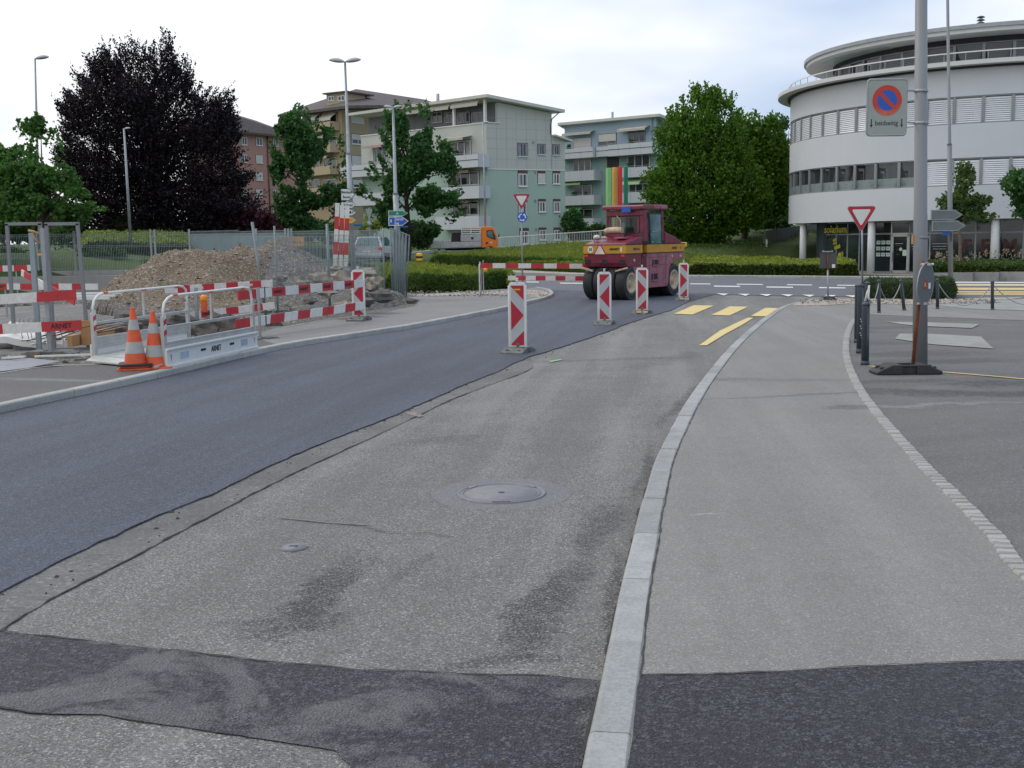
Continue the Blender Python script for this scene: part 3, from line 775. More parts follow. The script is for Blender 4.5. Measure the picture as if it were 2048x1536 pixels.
# pale concrete areas, gravel
sheet('concrete_area', GL([(1870, 609), (1905, 603), (1960, 600), (2048, 597.5), (2400, 600), (2400, 640), (2048, 620.5), (1966, 619), (1900, 614)], .071), M_CONC, label='pale concrete slab at the right behind the posts')
for pl in ([(1772, 643), (1850, 644), (1960, 648), (1944, 656), (1845, 652), (1800, 648)], [(1800, 667), (1860, 667), (1962, 673), (1987, 697), (1860, 688), (1790, 677)]):
    sheet('concrete_patch', GL(pl, .064), M_CONC, label='pale concrete patch in the parking area')
sheet('gravel_bed', GL([(1582, 611), (1598, 604.5), (1622, 598), (1700, 597), (1905, 598), (1980, 595), (2048, 594), (2020, 598), (1940, 602), (1850, 608), (1700, 607), (1650, 610)], .082), M_GRAVELBED, .02, 'pinkish gravel bed at the pavement tip')
# manholes
def manhole(px, py, r, label, z=.004, pad=None):
    c = G(px, py, 0); root = thing('manhole_cover', label, 'manhole cover', c)
    mb = MB(); mb.lathe([(r, 0), (r, .012), (r * .955, .012), (r * .95, .007), (r * .90, .007), (r * .895, .012), (r * .86, .012), (r * .855, .007), (r * .82, .007), (r * .815, .011), (0, .012)], n=56); mb.obj('cover', M_IRON, root)
    if r > .2:
        mb = MB(); mb.lathe([(.026, .0135), (0, .0135)], n=16); mb.obj('lifting_hole', M_BLACK, root)
        mb = MB(); mb.box((0, -r * .93, .0135), (.13, .02, .002)); mb.obj('lifting_slot', M_BLACK, root)
        for a in (40, 140): 
            mb = MB(); mb.box((r * .9 * math.cos(R(a)), r * .9 * math.sin(R(a)), .0135), (.07, .03, .003), R(a + 90)); mb.obj('lug', M_IRON, root)
        mb = MB()
        for k in range(60):
            a = 2 * math.pi * k / 60; mb.box((r * .875 * math.cos(a), r * .875 * math.sin(a), .0125), (.012, .006, .002), a)
        rs_ = mb.obj('rim_studs', M_IRON, root); rs_['kind'] = 'stuff'
    else:
        mb = MB(); mb.box((0, 0, .0135), (.05, .012, .002)); mb.box((.02, -.008, .0135), (.012, .02, .002)); mb.obj('lifting_slot', M_BLACK, root)
    return root
c = G(1003, 988)
mb = MB(); n = 48; mb.add([c + Vector((.5 * math.cos(2 * math.pi * k / n), .5 * math.sin(2 * math.pi * k / n), 0.003)) for k in range(n)], [tuple(range(n))])
M_PAD = asphalt('manhole_surround', (.165, .165, .168), (.33, .33, .34), (.07, .07, .07), 130, .4, .08, .4)
struct(mb.obj('manhole_surround', M_PAD), 'darker ring of asphalt round the large manhole')
manhole(1003, 988, .315, 'large round cast iron manhole cover in the middle of the lane')
manhole(587, 1096, .085, 'small round valve cap set in the old asphalt')

# ------------------------------------------------------------------ painted markings
def mark(name, pl, mat, z, label):
    p = rough_line(GL(pl, z), .25, .006, 4)
    return sheet(name, p, mat, label=label)
for pl in ([(1348, 627.5), (1385, 629), (1428, 611), (1387, 610.5)], [(1423, 629.5), (1459, 631), (1496, 613.5), (1460, 612.5)], [(1501, 632), (1546, 633), (1566, 616.5), (1531, 615.5)]):
    mark('crossing_stripe', pl + [pl[0]], M_YEL, .013, 'yellow bar of the pedestrian crossing')
mark('edge_line', [(1398, 690.5), (1414, 690.5), (1450, 668), (1480, 652), (1507, 635.5), (1496, 635), (1440, 661), (1398, 690.5)], M_YEL, .013, 'yellow line leading to the crossing')
def dash(x0, x1, y, th=1.7, dy=0.0, z=.02):
    return [(x0, y - th / 2), (x1, y - th / 2 + dy), (x1, y + th / 2 + dy), (x0, y + th / 2)]
for x0, x1, y, d in ((1380, 1421, 568.0, .3), (1473.5, 1525.5, 568.8, .5), (1574, 1624, 569.8, .5), (1674.5, 1716, 570.8, .3), (1120, 1172, 566.6, .4), (1052, 1078, 564.2, .3), (980, 1020, 561.8, .4)):
    sheet('lane_dash', [onroad(a, b, .008) for a, b in dash(x0, x1, y, 1.5, d)], M_WHT, label='white dash in the far lane of the roundabout')
for x0, x1, y, d in ((1428, 1480, 572.5, .8), (1533, 1586, 574.4, .6), (1638, 1691, 575.6, .6)):
    sheet('lane_dash', [onroad(a, b, .008) for a, b in dash(x0, x1, y, 1.9, d)], M_WHT, label='white dash in the near lane of the roundabout')
for k in range(8):
    x = 1445 + k * 43.0; y = 588.2 + k * .62
    sheet('give_way_triangle', [onroad(a, b, .008) for a, b in ((x - 12.5, y - 1), (x + 12.5, y - .6), (x + 3, y + 2.8))], M_WHT, label='white give way triangle on the asphalt')
for y0, y1, m_ in ((567.8, 572, M_YELP), (575.5, 580, M_YEL), (582.8, 585.4, M_YEL), (587, 589.6, M_YEL)):
    sheet('crossing_stripe', [onroad(a, b, .008) for a, b in ((1896, y0), (2200, y0 + .8), (2200, y1 + .8), (1896, y1))], m_, label='long yellow stripe of the crossing at the far right')
sheet('kerb_line', [onroad(a, b, .012) for a, b in ((1862, 563.8), (2200, 565), (2200, 567.2), (1862, 565.9))], M_WHT, label='white line along the planter')
ribbon('parking_line', GL([(1738, 731.5), (1752, 733)], .063), .07, M_YEL, 0, 0, label='short end of the yellow parking line')
ribbon('parking_line', spline(GL([(1868, 742), (1920, 746.5), (1980, 751.5), (2048, 757.5), (2300, 780)], .063), 3), .065, M_YEL, 0, .1, label='thin yellow line across the parking area')
mark('survey_mark', [(1098, 722), (1122, 718), (1124, 719.5), (1102, 724)], simple('neon_green_paint', (.26, .38, .2), .6), .011, 'short pale green spray mark')
ribbon('survey_scratch', rough_line(GL([(1438, 759), (1485, 763)], .07), .1, .01), .02, M_CONC, .0, .6, label='pale scratch across the pavement')
mark('survey_mark', [(808, 826), (830, 823), (848, 832), (838, 834), (820, 829)], simple('pink_spray', (.23, .17, .155), .8), .009, 'faded pink spray mark on the milled strip')

# far kerb of the roundabout
kerb_row('kerb', 'concrete kerb on the far side of the roundabout road', spline(far_k[:12], 3), .3, .12, -1, 2.0, M_KERBL)
mb = MB(); bk_ = [D(2300, 556, 49.5), D(2048, 555, 50.5), D(1880, 552, 51.5), D(1700, 552, 52.5), D(1540, 551.5, 53.8), D(1380, 550.5, 55), D(1260, 549, 56.5), D(1180, 546, 58), D(1090, 542, 61), D(1010, 537, 64.5), D(930, 534, 66), D(860, 532, 67), D(815, 526, 68)]
fr2 = [p + Vector((0, .3, .11)) for p in far_k[:13]]; n2 = len(fr2)
mb.add(fr2 + bk_, [(i, i + 1, n2 + i + 1, n2 + i) for i in range(n2 - 1)]); gs_ = mb.obj('gravel_strip', M_GRAVELBED)
if gs_.data.polygons[0].normal.z < 0: gs_.data.flip_normals()
struct(gs_, 'pale gravel strip behind the far kerb')

# ------------------------------------------------------------------ left pavement
LI = [(-500, 830), (0, 747), (60, 737), (190, 729), (400, 701), (500, 673), (546, 657), (661, 637), (770, 624), (830, 612), (840, 600)]
kl = [p + Vector((0, 0, LZ)) for p in offset(left_k, .125)]
i_s = min(range(len(kl)), key=lambda i: (kl[i] - G(560, 690, LZ)).length)
inner = [G(x, y, LZ) for x, y in LI]
near_in = [G(x, y, LZ) for x, y in LI[:6]]; far_in = [G(x, y, LZ) for x, y in LI[5:]]
sheet('left_pavement', kl[:i_s + 1] + [G(500, 673, LZ)] + near_in[::-1][1:], M_LEFTWALK, .12, 'damp dark pavement on the near left')
sheet('left_pavement_far', [p - Vector((0, 0, .002)) for p in kl[i_s:] + [G(1050, 577, LZ), G(1000, 578, LZ)] + [G(860, 588, LZ), G(800, 592, LZ)] + far_in[::-1]], M_LEFTWALK2, .12, 'light pavement beyond the footbridge')
sheet('gravel_tip', GL([(800, 590), (870, 586.5), (980, 583.5), (1060, 579.5), (1090, 582), (1097, 587), (1080, 594), (1050, 592), (980, 588), (860, 592)], LZ + .012), M_GRAVELBED, .02, 'pale gravel bed at the tip of the left pavement')
ribbon('pavement_step', rough_line(GL([(-400, 818), (0, 747), (60, 737), (120, 731), (190, 729)], LZ), .1, .006), .06, M_KERBL, .006, .2, label='pale concrete edge of the near left pavement')
ribbon('pavement_step', rough_line(GL([(570, 655), (661, 638), (770, 624)], LZ), .1, .006), .05, M_KERBL, .006, .2, label='pale concrete edge of the far left pavement')
sheet('plastic_sheet', GL([(-60, 726), (60, 716), (120, 722), (60, 735), (0, 743), (-60, 752)], LZ + .004), simple('pale_sheet', (.24, .25, .28), .5, var=.15, dirt=.4), label='pale bluish sheet lying beside the left pavement')
# ------------------------------------------------------------------ construction site: ground, heap, pit
MC = G(400, 600); MC = Vector((D(410, 560, 36).x, 35.5, 0))
def fbm(x, y, s, o=4):
    v = 0; a = 1
    for k in range(o):
        v += a * mnoise.noise(Vector((x * s, y * s, k * 3.1))); s *= 2.1; a *= .5
    return v
H1 = D(452, 507, 37); H2 = D(300, 545, 33); H3 = D(620, 540, 36); H4 = D(730, 552, 33)
def gauss(x, y, c, sx, sy, h): return h * math.exp(-((x - c.x) / sx) ** 2 - ((y - c.y) / sy) ** 2)
PITP = [G(x, y) for x, y in ((-700, 618), (-100, 612), (150, 606), (215, 628), (330, 648), (420, 650), (400, 668), (260, 690), (190, 700), (-100, 712), (-700, 760))]
def pit_d(x, y):
    """distance inside the pit outline (negative outside)"""
    best = 1e9; inside = False; j = len(PITP) - 1
    for i in range(len(PITP)):
        a, b = PITP[i], PITP[j]; dx, dy = b.x - a.x, b.y - a.y
        t = max(0, min(1, ((x - a.x) * dx + (y - a.y) * dy) / (dx * dx + dy * dy))); best = min(best, math.hypot(x - a.x - dx * t, y - a.y - dy * t))
        if (a.y > y) != (b.y > y) and x < dx * (y - a.y) / (dy + 1e-12) + a.x: inside = not inside
        j = i
    return best if inside else -best
def site_h(x, y):
    z = gz(y) + .02
    m = min(1.42 + .1 * fbm(x, y, .5), gauss(x, y, H1, 2.9, 4.2, 2.3)) + gauss(x, y, H2, 2.0, 3.0, .40) + gauss(x, y, H3, 2.2, 3.0, .6) + gauss(x, y, H4, 1.3, 2.5, .4)
    m = m * (1 + .17 * fbm(x, y, .7)) + .12 * fbm(x + 9, y, 1.5) * min(1, m * 3 + .25)
    z += m
    k = smooth(-.35, .55, pit_d(x, y) + .25 * fbm(x, y, .8, 3))
    z -= (1.0 + .15 * fbm(x, y, .6, 2)) * k
    z += .03 * fbm(x, y, 3.1)
    # fall away under the pavement edge
    return z
edge = [G(x, y) for x, y in LI[1:]]
def right_of_edge(x, y):
    """distance inside the pavement (positive) from the inner pavement line"""
    best = 1e9; sgn = 1
    for i in range(len(edge) - 1):
        a, b = edge[i], edge[i + 1]; d = b - a
        t = max(0, min(1, ((x - a.x) * d.x + (y - a.y) * d.y) / (d.x ** 2 + d.y ** 2)))
        qx, qy = a.x + d.x * t, a.y + d.y * t; dist = math.hypot(x - qx, y - qy)
        if dist < best: best = dist; sgn = (x - a.x) * d.y - (y - a.y) * d.x
    return best if sgn > 0 else -best
SX, SY, ST = SITE[0], SITE[2], .16
nxs, nys = int((SITE[1] - SX) / ST), int((SITE[3] - SY) / ST)
vs = []; keep = []
for j in range(nys + 1):
    for i in range(nxs + 1):
        x, y = SX + i * ST, SY + j * ST
        e = right_of_edge(x, y)
        z = site_h(x, y)
        if e > -.35: z = min(z, gz(y) + .06)
        if e > .5: z = gz(y) - .1
        vs.append((x, y, z)); keep.append(e < .9)
fs = []
for j in range(nys):
    for i in range(nxs):
        a = j * (nxs + 1) + i
        if keep[a] or keep[a + 1] or keep[a + nxs + 1]: fs.append((a, a + 1, a + nxs + 2, a + nxs + 1))
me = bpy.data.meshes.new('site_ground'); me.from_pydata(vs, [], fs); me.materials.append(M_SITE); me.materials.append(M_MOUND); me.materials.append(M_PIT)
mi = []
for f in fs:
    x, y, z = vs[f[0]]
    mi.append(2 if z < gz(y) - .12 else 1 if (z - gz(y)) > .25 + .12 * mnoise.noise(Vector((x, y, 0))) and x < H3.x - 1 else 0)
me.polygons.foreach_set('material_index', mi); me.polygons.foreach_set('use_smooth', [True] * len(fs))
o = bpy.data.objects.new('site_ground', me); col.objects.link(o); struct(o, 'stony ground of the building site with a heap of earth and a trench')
def site_z(x, y): return site_h(x, y)

def mesh_np(name, V, Fn, mats, tint=None, k=4, smooth_=False):
    """V (n*k,3) vertices, each k of them one face"""
    n = len(V) // k
    me = bpy.data.meshes.new(name); me.vertices.add(len(V)); me.vertices.foreach_set('co', V.astype(np.float32).ravel())
    me.loops.add(n * k); me.polygons.add(n)
    me.loops.foreach_set('vertex_index', np.arange(n * k, dtype=np.int32)); me.polygons.foreach_set('loop_start', np.arange(0, n * k, k, dtype=np.int32))
    if tint is not None:
        at = me.attributes.new('tint', 'FLOAT', 'POINT'); at.data.foreach_set('value', np.repeat(tint, k).astype(np.float32))
    me.materials.append(mats); me.update(calc_edges=True); me.validate()
    return me
# loose stones: octahedra
def stones(name, P, S, mat, kind=True, flat=.65):
    n = len(P)
    base = np.array([[1, 0, 0], [0, 1, 0], [-1, 0, 0], [0, -1, 0], [0, 0, 1], [0, 0, -1]], float)
    fac = np.array([[0, 1, 4], [1, 2, 4], [2, 3, 4], [3, 0, 4], [1, 0, 5], [2, 1, 5], [3, 2, 5], [0, 3, 5]])
    a = rng.uniform(0, 6.28, n); sc = rng.uniform(.6, 1.3, (n, 3)) * S[:, None]; sc[:, 2] *= flat
    jit = rng.normal(0, .18, (n, 6, 3))
    v = (base[None] + jit) * sc[:, None, :]
    x = v[..., 0] * np.cos(a)[:, None] - v[..., 1] * np.sin(a)[:, None]; y = v[..., 0] * np.sin(a)[:, None] + v[..., 1] * np.cos(a)[:, None]
    v = np.stack([x, y, v[..., 2]], -1) + P[:, None, :]
    tri = v[:, fac, :].reshape(-1, 3)
    me = mesh_np(name, tri, None, mat, np.repeat(rng.uniform(0, 1, n) ** 1.3, 8), 3)
    o = bpy.data.objects.new(name, me); col.objects.link(o)
    if kind: o['kind'] = 'stuff'
    return o
def scatter_site(n, cond):
    out = []
    while len(out) < n:
        x = random.uniform(SITE[0] + 12, SITE[1]); y = random.uniform(SITE[2], SITE[3] - 1)
        e = right_of_edge(x, y)
        if e > -.1 or not cond(x, y): continue
        out.append((x, y, site_z(x, y) if e < -.35 else min(site_z(x, y), gz(y) + .06)))
    return np.array(out)
P = scatter_site(7000, lambda x, y: True)
o = stones('gravel', P, rng.uniform(.012, .04, len(P)) * rng.choice([1, 1, 1, 1.8], len(P)), M_PEB); o['label'] = 'loose gravel and stones on the site ground'; o['category'] = 'gravel'
P = scatter_site(2600, lambda x, y: site_h(x, y) - gz(y) > .3)
o = stones('heap_stones', P, rng.uniform(.012, .04, len(P)) * rng.choice([1, 1, 1, 1.7], len(P)), M_PEB); o['label'] = 'stones in the earth heap'; o['category'] = 'stones'
# chips along the new asphalt edge
pts = []
for p in right_edge[20:]:
    for k in range(2):
        if random.random() < .8 and p.y < 26: q_ = random.random() ** 2; pts.append((p.x + q_ * .26, p.y - q_ * .14, p.z + .008))
o = stones('asphalt_crumbs', np.array(pts), rng.uniform(.003, .010, len(pts)) * rng.choice([1, 1, 1, 1, 2.0], len(pts)), M_GROUT); o['label'] = 'black crumbs along the edge of the new asphalt'; o['category'] = 'crumbs'
pts = []
for k in range(1500):
    t = random.choice([0, 1, 2]); 
    if t == 0: p = G(random.uniform(800, 1090), random.uniform(582, 592), LZ + .012)
    elif t == 1: p = G(random.uniform(1600, 2000), random.uniform(598, 607), .084)
    else:
            i_ = random.uniform(1.5, 11.4); a_ = int(i_); p = fr2[a_].lerp(fr2[a_ + 1], i_ - a_).lerp(bk_[a_].lerp(bk_[a_ + 1], i_ - a_), random.random())
    pts.append(tuple(p))
o = stones('bed_gravel', np.array(pts), rng.uniform(.015, .05, len(pts)), M_PEB); o['label'] = 'loose pebbles on the gravel beds'; o['category'] = 'gravel'

def rock(name, label, c, s_, mat, seed, cat='rubble', group=None):
    mb = MB(); n = 9; m_ = 6; vsx = []
    for i in range(m_ + 1):
        th = math.pi * i / m_
        for k in range(n):
            a = 2 * math.pi * k / n; d = Vector((math.sin(th) * math.cos(a), math.sin(th) * math.sin(a), math.cos(th)))
            q = 1 + .75 * mnoise.noise(d * 1.4 + Vector((seed, 0, 0))) + .45 * mnoise.noise(d * 3.3 + Vector((seed, 5, 0)))
            # blocky
            mx = max(abs(d.x), abs(d.y), abs(d.z)); q *= (.75 + .25 / mx * .8)
            vsx.append(Vector((d.x * s_[0], d.y * s_[1], d.z * s_[2])) * q)
    mb.add(vsx, [(i * n + k, (i + 1) * n + k, (i + 1) * n + (k + 1) % n, i * n + (k + 1) % n) for i in range(m_) for k in range(n)])
    o = mb.obj(name, mat); o.location = c; o.rotation_euler = (0, 0, seed)
    sb = o.modifiers.new('sub', 'SUBSURF'); sb.levels = sb.render_levels = 1; sb.subdivision_type = 'SIMPLE'
    tag(o, label, cat, group); return o
RK = [(645, 553, 30, .42, .34, .30, 'tall grey block of broken concrete beside the middle fence post', M_ROCK), (605, 556, 31, .34, .3, .26, 'rounded brown boulder left of the pale stone', M_ROCK),
      (692, 552, 29, .62, .4, .34, 'broad lump of broken concrete behind the left marker beacon', M_ROCK), (748, 560, 29, .5, .35, .26, 'grey rubble slab leaning by the bundled fence posts', M_ROCK),
      (762, 585, 28.5, .55, .35, .22, 'flat rubble slab low beside the fence foot', M_ROCKD), (722, 590, 27.5, .6, .35, .24, 'dark lump of rubble right of the marker beacon', M_ROCKD),
      (690, 604, 26.6, .45, .3, .2, 'pale lump of rubble just above the lower board', M_ROCK), (655, 577, 28, .4, .3, .18, 'long flat stone between the upper boards', M_ROCK),
      (592, 611, 25.5, .16, .13, .12, 'small pale stone above the iron grating', M_ROCK), (577, 600, 26, .15, .12, .1, 'small round stone left of its pale neighbour', M_ROCK),
      (620, 594, 27, .28, .2, .12, 'brown clod of earth near the fence', M_ROCKD), (735, 540, 32, .4, .3, .2, 'grey rubble piece under the direction signs', M_ROCK),
      (670, 535, 33, .4, .3, .2, 'rubble piece at the foot of the upright boards', M_ROCK), (560, 548, 33, .35, .25, .15, 'flat stone on the crest of the rubble', M_ROCK)]
for i, (x, y, Y, a, b, c_, lab, mt) in enumerate(RK):
    p = D(x, y, Y); rock('rubble_block', lab, (p.x, p.y, max(p.z - .1, site_z(p.x, p.y) - .02)), (a * .68, b * .7, c_ * .68), mt, i * 1.7)
for i, (x, y, Y, a, c_, lab) in enumerate([(430, 655, 22.5, .38, .26, 'dark clod of spoil right of the orange lamp'), (465, 655, 22.3, .36, .26, 'dark clod of spoil beside the bridge end post'), (350, 640, 23.5, .45, .2, 'dark clump of earth behind the railing'), (270, 650, 22.8, .7, .25, 'wide dark clump of earth behind the timber'), (235, 662, 22, .5, .2, 'low dark clump of earth left behind the timber')]):
    p = D(x, y, Y); rock('earth_clod', lab, p, (a, a * .8, c_), M_ROCKD, i * 2.3 + 1, 'earth clod')

# ------------------------------------------------------------------ retaining wall and site fence on it
WY = 48.0
w0, w1 = D(-250, 540, WY + 1), D(560, 540, WY - 1)
wall = thing('retaining_wall', 'low pale concrete retaining wall behind the trench', 'wall', (0, 0, 0))
n = 8
for k in range(n):
    a = w0.lerp(w1, k / n); b = w0.lerp(w1, (k + 1) / n); d = (b - a).normalized(); z0 = -.7; zt = D(150, 541, WY).z
    mb = MB(); A = a + d * .01; B = b - d * .01
    mb.beam((A.x, A.y, (z0 + zt) / 2), (B.x, B.y, (z0 + zt) / 2), .25, zt - z0); mb.obj('wall_panel', M_RETAIN, wall)
mb = MB(); zl = D(150, 552, WY - .6).z
mb.beam((w0.x, w0.y - .5, zl / 2 - .3), (w1.x, w1.y - .5, zl / 2 - .3), .5, zl + .6); mb.obj('wall_base', M_RETAIN, wall)
def wire_panel(mb, A, B, z0, z1, nv, hz, r_=.006, fold=True):
    A, B = Vector(A), Vector(B); d = B - A
    for k in range(nv + 1):
        p = A + d * (k / nv); mb.add(*wire((p.x, p.y, z0), (p.x, p.y, z1), r_))
    for h in hz:
        mb.add(*wire((A.x, A.y, z0 + (z1 - z0) * h), (B.x, B.y, z0 + (z1 - z0) * h), r_ * 1.5))
def wire(a, b, r_):
    a, b = Vector(a), Vector(b); d = (b - a).normalized(); u = d.cross(Vector((.3, .5, .8))).normalized(); w = d.cross(u)
    q = [u * r_, (-u * .5 + w * .87) * r_, (-u * .5 - w * .87) * r_]
    return [a + k for k in q] + [b + k for k in q], [(0, 1, 4, 3), (1, 2, 5, 4), (2, 0, 3, 5)]
M_MESH = simple('green_grey_wire', (.36, .43, .42), .5, .3, var=.1)
fence = thing('mesh_fence', 'long green grey wire mesh fence on top of the retaining wall', 'fence', (0, 0, 0))
fx = [-120, -10, 78, 152, 232, 305, 382]
for i in range(len(fx) - 1):
    A, B = D(fx[i], 541, WY), D(fx[i + 1], 541, WY); zt = D(150, 467, WY).z
    mb = MB(); wire_panel(mb, A, B, A.z + .03, zt, max(3, int((B - A).length / .07)), [.0, .04, .3, .34, .62, .66, .93, .985], .0075); mb.obj('mesh_panel', M_MESH, fence)
for x in (-10, 78, 152, 305, 313, 382):
    p = D(x, 541, WY - .05); mb = MB(); mb.box((p.x, p.y, (p.z + zt + .12) / 2), (.07, .07, zt + .12 - p.z)); mb.obj('post', M_GALV, fence)
fence2 = thing('mesh_fence', 'wire mesh fence behind the earth heap with three close posts', 'fence', (0, 0, 0))
A0 = [(382, WY), (480, WY - 2), (576, WY - 4), (650, WY - 6), (760, WY - 9)]
for i in range(4):
    A = D(A0[i][0], 530, A0[i][1]); B = D(A0[i + 1][0], 530, A0[i + 1][1]); zb = site_z(A.x, A.y) + .6; zt2 = D(A0[i][0], 462, A0[i][1]).z
    mb = MB(); wire_panel(mb, A, B, zb, zt2, int((B - A).length / .07), [0, .04, .3, .34, .62, .66, .93, .985], .0075); mb.obj('mesh_panel', M_MESH, fence2)
for x, Y in ((573, WY - 4), (579, WY - 4.1), (585, WY - 4.2), (515, WY - 3)):
    p = D(x, 530, Y); zt2 = D(x, 457, Y).z; zb = site_z(p.x, p.y) - .2
    mb = MB(); mb.box((p.x, p.y, (zb + zt2) / 2), (.07, .07, zt2 - zb)); mb.obj('post', M_GALV, fence2)

# grey parapet wall behind the fence
pw = thing('grey_screen_wall', 'plain grey screen wall behind the heap', 'wall', (0, 0, 0))
for a, b in ((383, 447), (447, 512), (512, 577)):
    A, B = D(a + .3, 500, 56), D(b - .3, 500, 56.0); z0, z1 = D(a, 530, 56).z, D(a, 468.5, 56).z
    mb = MB(); mb.beam((A.x, A.y, (z0 + z1) / 2), (B.x, B.y, (z0 + z1) / 2), .2, z1 - z0); mb.obj('wall_panel', M_STEELB, pw)
mb = MB(); A, B = D(383, 500, 56), D(577, 500, 56); mb.beam((A.x, A.y, z1 + .03), (B.x, B.y, z1 + .03), .26, .06); mb.obj('coping', M_GALV, pw)
# diversion sign
def plate(mb, c, w, h, t=.02, rz=0.0, mi=None): mb.box(c, (w, t, h), rz, mi)
c = D(588, 484, 46)
sg = thing('detour_sign', 'orange detour sign hanging behind the wire fence', 'sign', c)
mb = MB(); mb.box((0, 0, 0), (.82, .03, .38)); mb.obj('plate', simple('detour_orange', (.62, .27, .03), .5, var=.15, sc=3), sg, bevel=.01)
mb = MB(); put_text(mb, 'z Äre  ◇'.replace('◇', 'o'), .2, frame((0, -.02, 0), (1, 0, 0)), .004, width=.6); mb.obj('lettering', M_BLACK, sg)
mb = MB(); mb.box((0, .04, -.6), (.05, .05, 1.5)); mb.obj('post', M_GALV, sg)

# ------------------------------------------------------------------ near temporary fence
nf = thing('site_fence', 'near temporary wire fence running from the heap to the bundled posts', 'fence', (0, 0, 0))
F0, F1, F2, F3 = G(535, 652), G(660, 628), G(770, 611), G(790, 610)
def ftop(px, py, p): return D(px, py, p.y).z
posts = [(F0, ftop(508, 444, F0), .034), (F0 + Vector((.22, .15, 0)), ftop(514, 452, F0), .022), (F1, ftop(655, 448, F1), .036), (F2, ftop(770, 457, F2), .03)]
T0 = [(508, 600), (655, 600), (783, 600)]
for P_, zt, r_ in posts:
    mb = MB(); mb.tube([(P_.x, P_.y, gz(P_.y)), (P_.x - (.25 if P_ is F0 else .0), P_.y, zt)], r_, 10); mb.obj('post', M_POSTG, nf)
for A, B, q in ((F0, F1, .0), (F1, F2, 0)):
    mb = MB(); zt = min(ftop(600, 462, A), 2.25); wire_panel(mb, A, B, .2 + gz(A.y), zt - .12, int((B - A).length / .11), [0, .03, .3, .34, .62, .66, .93, 1.0], .005)
    mb.obj('mesh_panel', M_POSTG, nf)
mb = MB(); mb.beam((F2.x + .05, F2.y, gz(F2.y) + .08), (F2.x + .9, F2.y - .35, gz(F2.y) + .08), .3, .16); mb.obj('foot', M_WOODD, nf)
p = G(665, 630); mb = MB(); mb.box((p.x, p.y, p.z + .09), (.75, .28, .16), .25); mb.obj('foot', M_RUB, nf, bevel=.02)
# bundle of leaning fence frames
bn = thing('stacked_fence_frames', 'bundle of upright galvanised fence frames leaning together', 'fence frames', F3)
for k in range(6):
    xo = (-.06 + k * .055); yo = -.15 + .07 * k
    lean = (-.02 + .035 * k)
    mb = MB(); H = 2.33 - .04 * k
    A = Vector((xo, yo, .1)); B = Vector((xo + lean, yo, H)); off = Vector((-.03, 1.6, 0))
    mb.tube([A, B], .021, 8); mb.tube([B, B + off], .019, 8); mb.tube([A + off, B + off], .021, 8)
    wire_panel(mb, A + Vector((0, .02, 0)), A + off, .15, H - .05, 14, [.1, .4, .7, .98], .003)
    mb.obj('fence_frame', M_POSTG, bn)
mb = MB(); mb.beam((.1, .4, .07), (.62, .25, .07), .26, .14); mb.obj('foot', M_WOODD, bn)
# wooden beam lying at the foot
# ------------------------------------------------------------------ red-white boards, beacons
def board(name, A, B, h, segs, parent, t=.025, texts=(), lab=None, slant=0.0, cap=None, world=True):
    """segs: list of (fraction, 0 white /1 red)"""
    A, B = Vector(A), Vector(B); x = (B - A).normalized(); L = (B - A).length
    M = frame(A, x); mb = MB(); pos = 0
    tot = sum(f for f, _ in segs)
    for i, (f, c_) in enumerate(segs):
        w = f / tot * L; s0 = slant if i > 0 else 0; s1 = slant if i < len(segs) - 1 else 0
        q = [(pos - s0, -h / 2), (pos + w - s1, -h / 2), (pos + w + s1, h / 2), (pos + s0, h / 2)]
        lo = [M @ Vector((a, b, -t / 2)) for a, b in q]; hi = [M @ Vector((a, b, t / 2)) for a, b in q]
        mb.hexa(lo, hi, c_); pos += w
    o = mb.obj(name, [M_WHITE, M_REDO], parent, world=world and parent is not None, label=lab)
    sgn = 1 if (M.to_3x3() @ Vector((0, 0, 1))).y < 0 else -1
    if texts:
        for (u, s_, size, wd) in texts:
            mb = MB(); MM = M @ Matrix.Translation((u * L, 0, (t / 2 + .0015) * sgn))
            if sgn < 0: MM = MM @ Matrix.Rotation(math.pi, 4, 'Y')
            put_text(mb, s_, size, MM, .003, width=wd)
            if world and parent is not None:
                Mi = TM[parent.name].inverted(); mb.v = [tuple(Mi @ Vector(v)) for v in mb.v]
            mb.obj('lettering', M_BLACK if not lab or 'white letter' not in lab else M_WHITE, o)
    return o
def rubber_foot(mb, L=.85, W=.38, H=.13):
    """recycled rubber base block: trapezoid with slots"""
    a, b = L / 2, W / 2
    for s_ in (-1, 1):
        prof = [(.09 * s_, 0), (a * s_, 0), (a * s_, .035), ((a - .2) * s_, H), (.09 * s_, H)]
        lo = [Vector((x, -b, z)) for x, z in prof]
        mb.hexa(lo if s_ < 0 else lo[::-1], [v + Vector((0, W, 0)) for v in (lo if s_ < 0 else lo[::-1])])
        for q in (-1, 1):
            mb.box(((a - .09) * s_, q * b * .5, H * .58), (.06, .05, .05))
    mb.box((0, 0, H * .4), (.2, W * .8, H * .78)); mb.box((0, -b * .75, H * .85), (.3, .04, .03)); mb.box((0, b * .75, H * .85), (.3, .04, .03))
def barrier_post(parent, p, ztop, r_=.02, foot_rz=0.0, L=.85, lab=None):
    g_ = gz(p.y)
    Mi = TM[parent.name].inverted()
    q = Mi @ Vector((p.x, p.y, p.z)); 
    mb = MB(); mb.box((q.x, q.y, q.z + (ztop - p.z) / 2), (r_ * 2, r_ * 2, ztop - p.z)); mb.obj('post', M_GALV, parent)
    mb = MB(); rubber_foot(mb, L); c_, s_ = math.cos(foot_rz), math.sin(foot_rz)
    mb.v = [(x * c_ - y * s_ + q.x, x * s_ + y * c_ + q.y, z + q.z) for x, y, z in mb.v]
    f = mb.obj('foot', M_RUB, parent, bevel=.01)
    return f
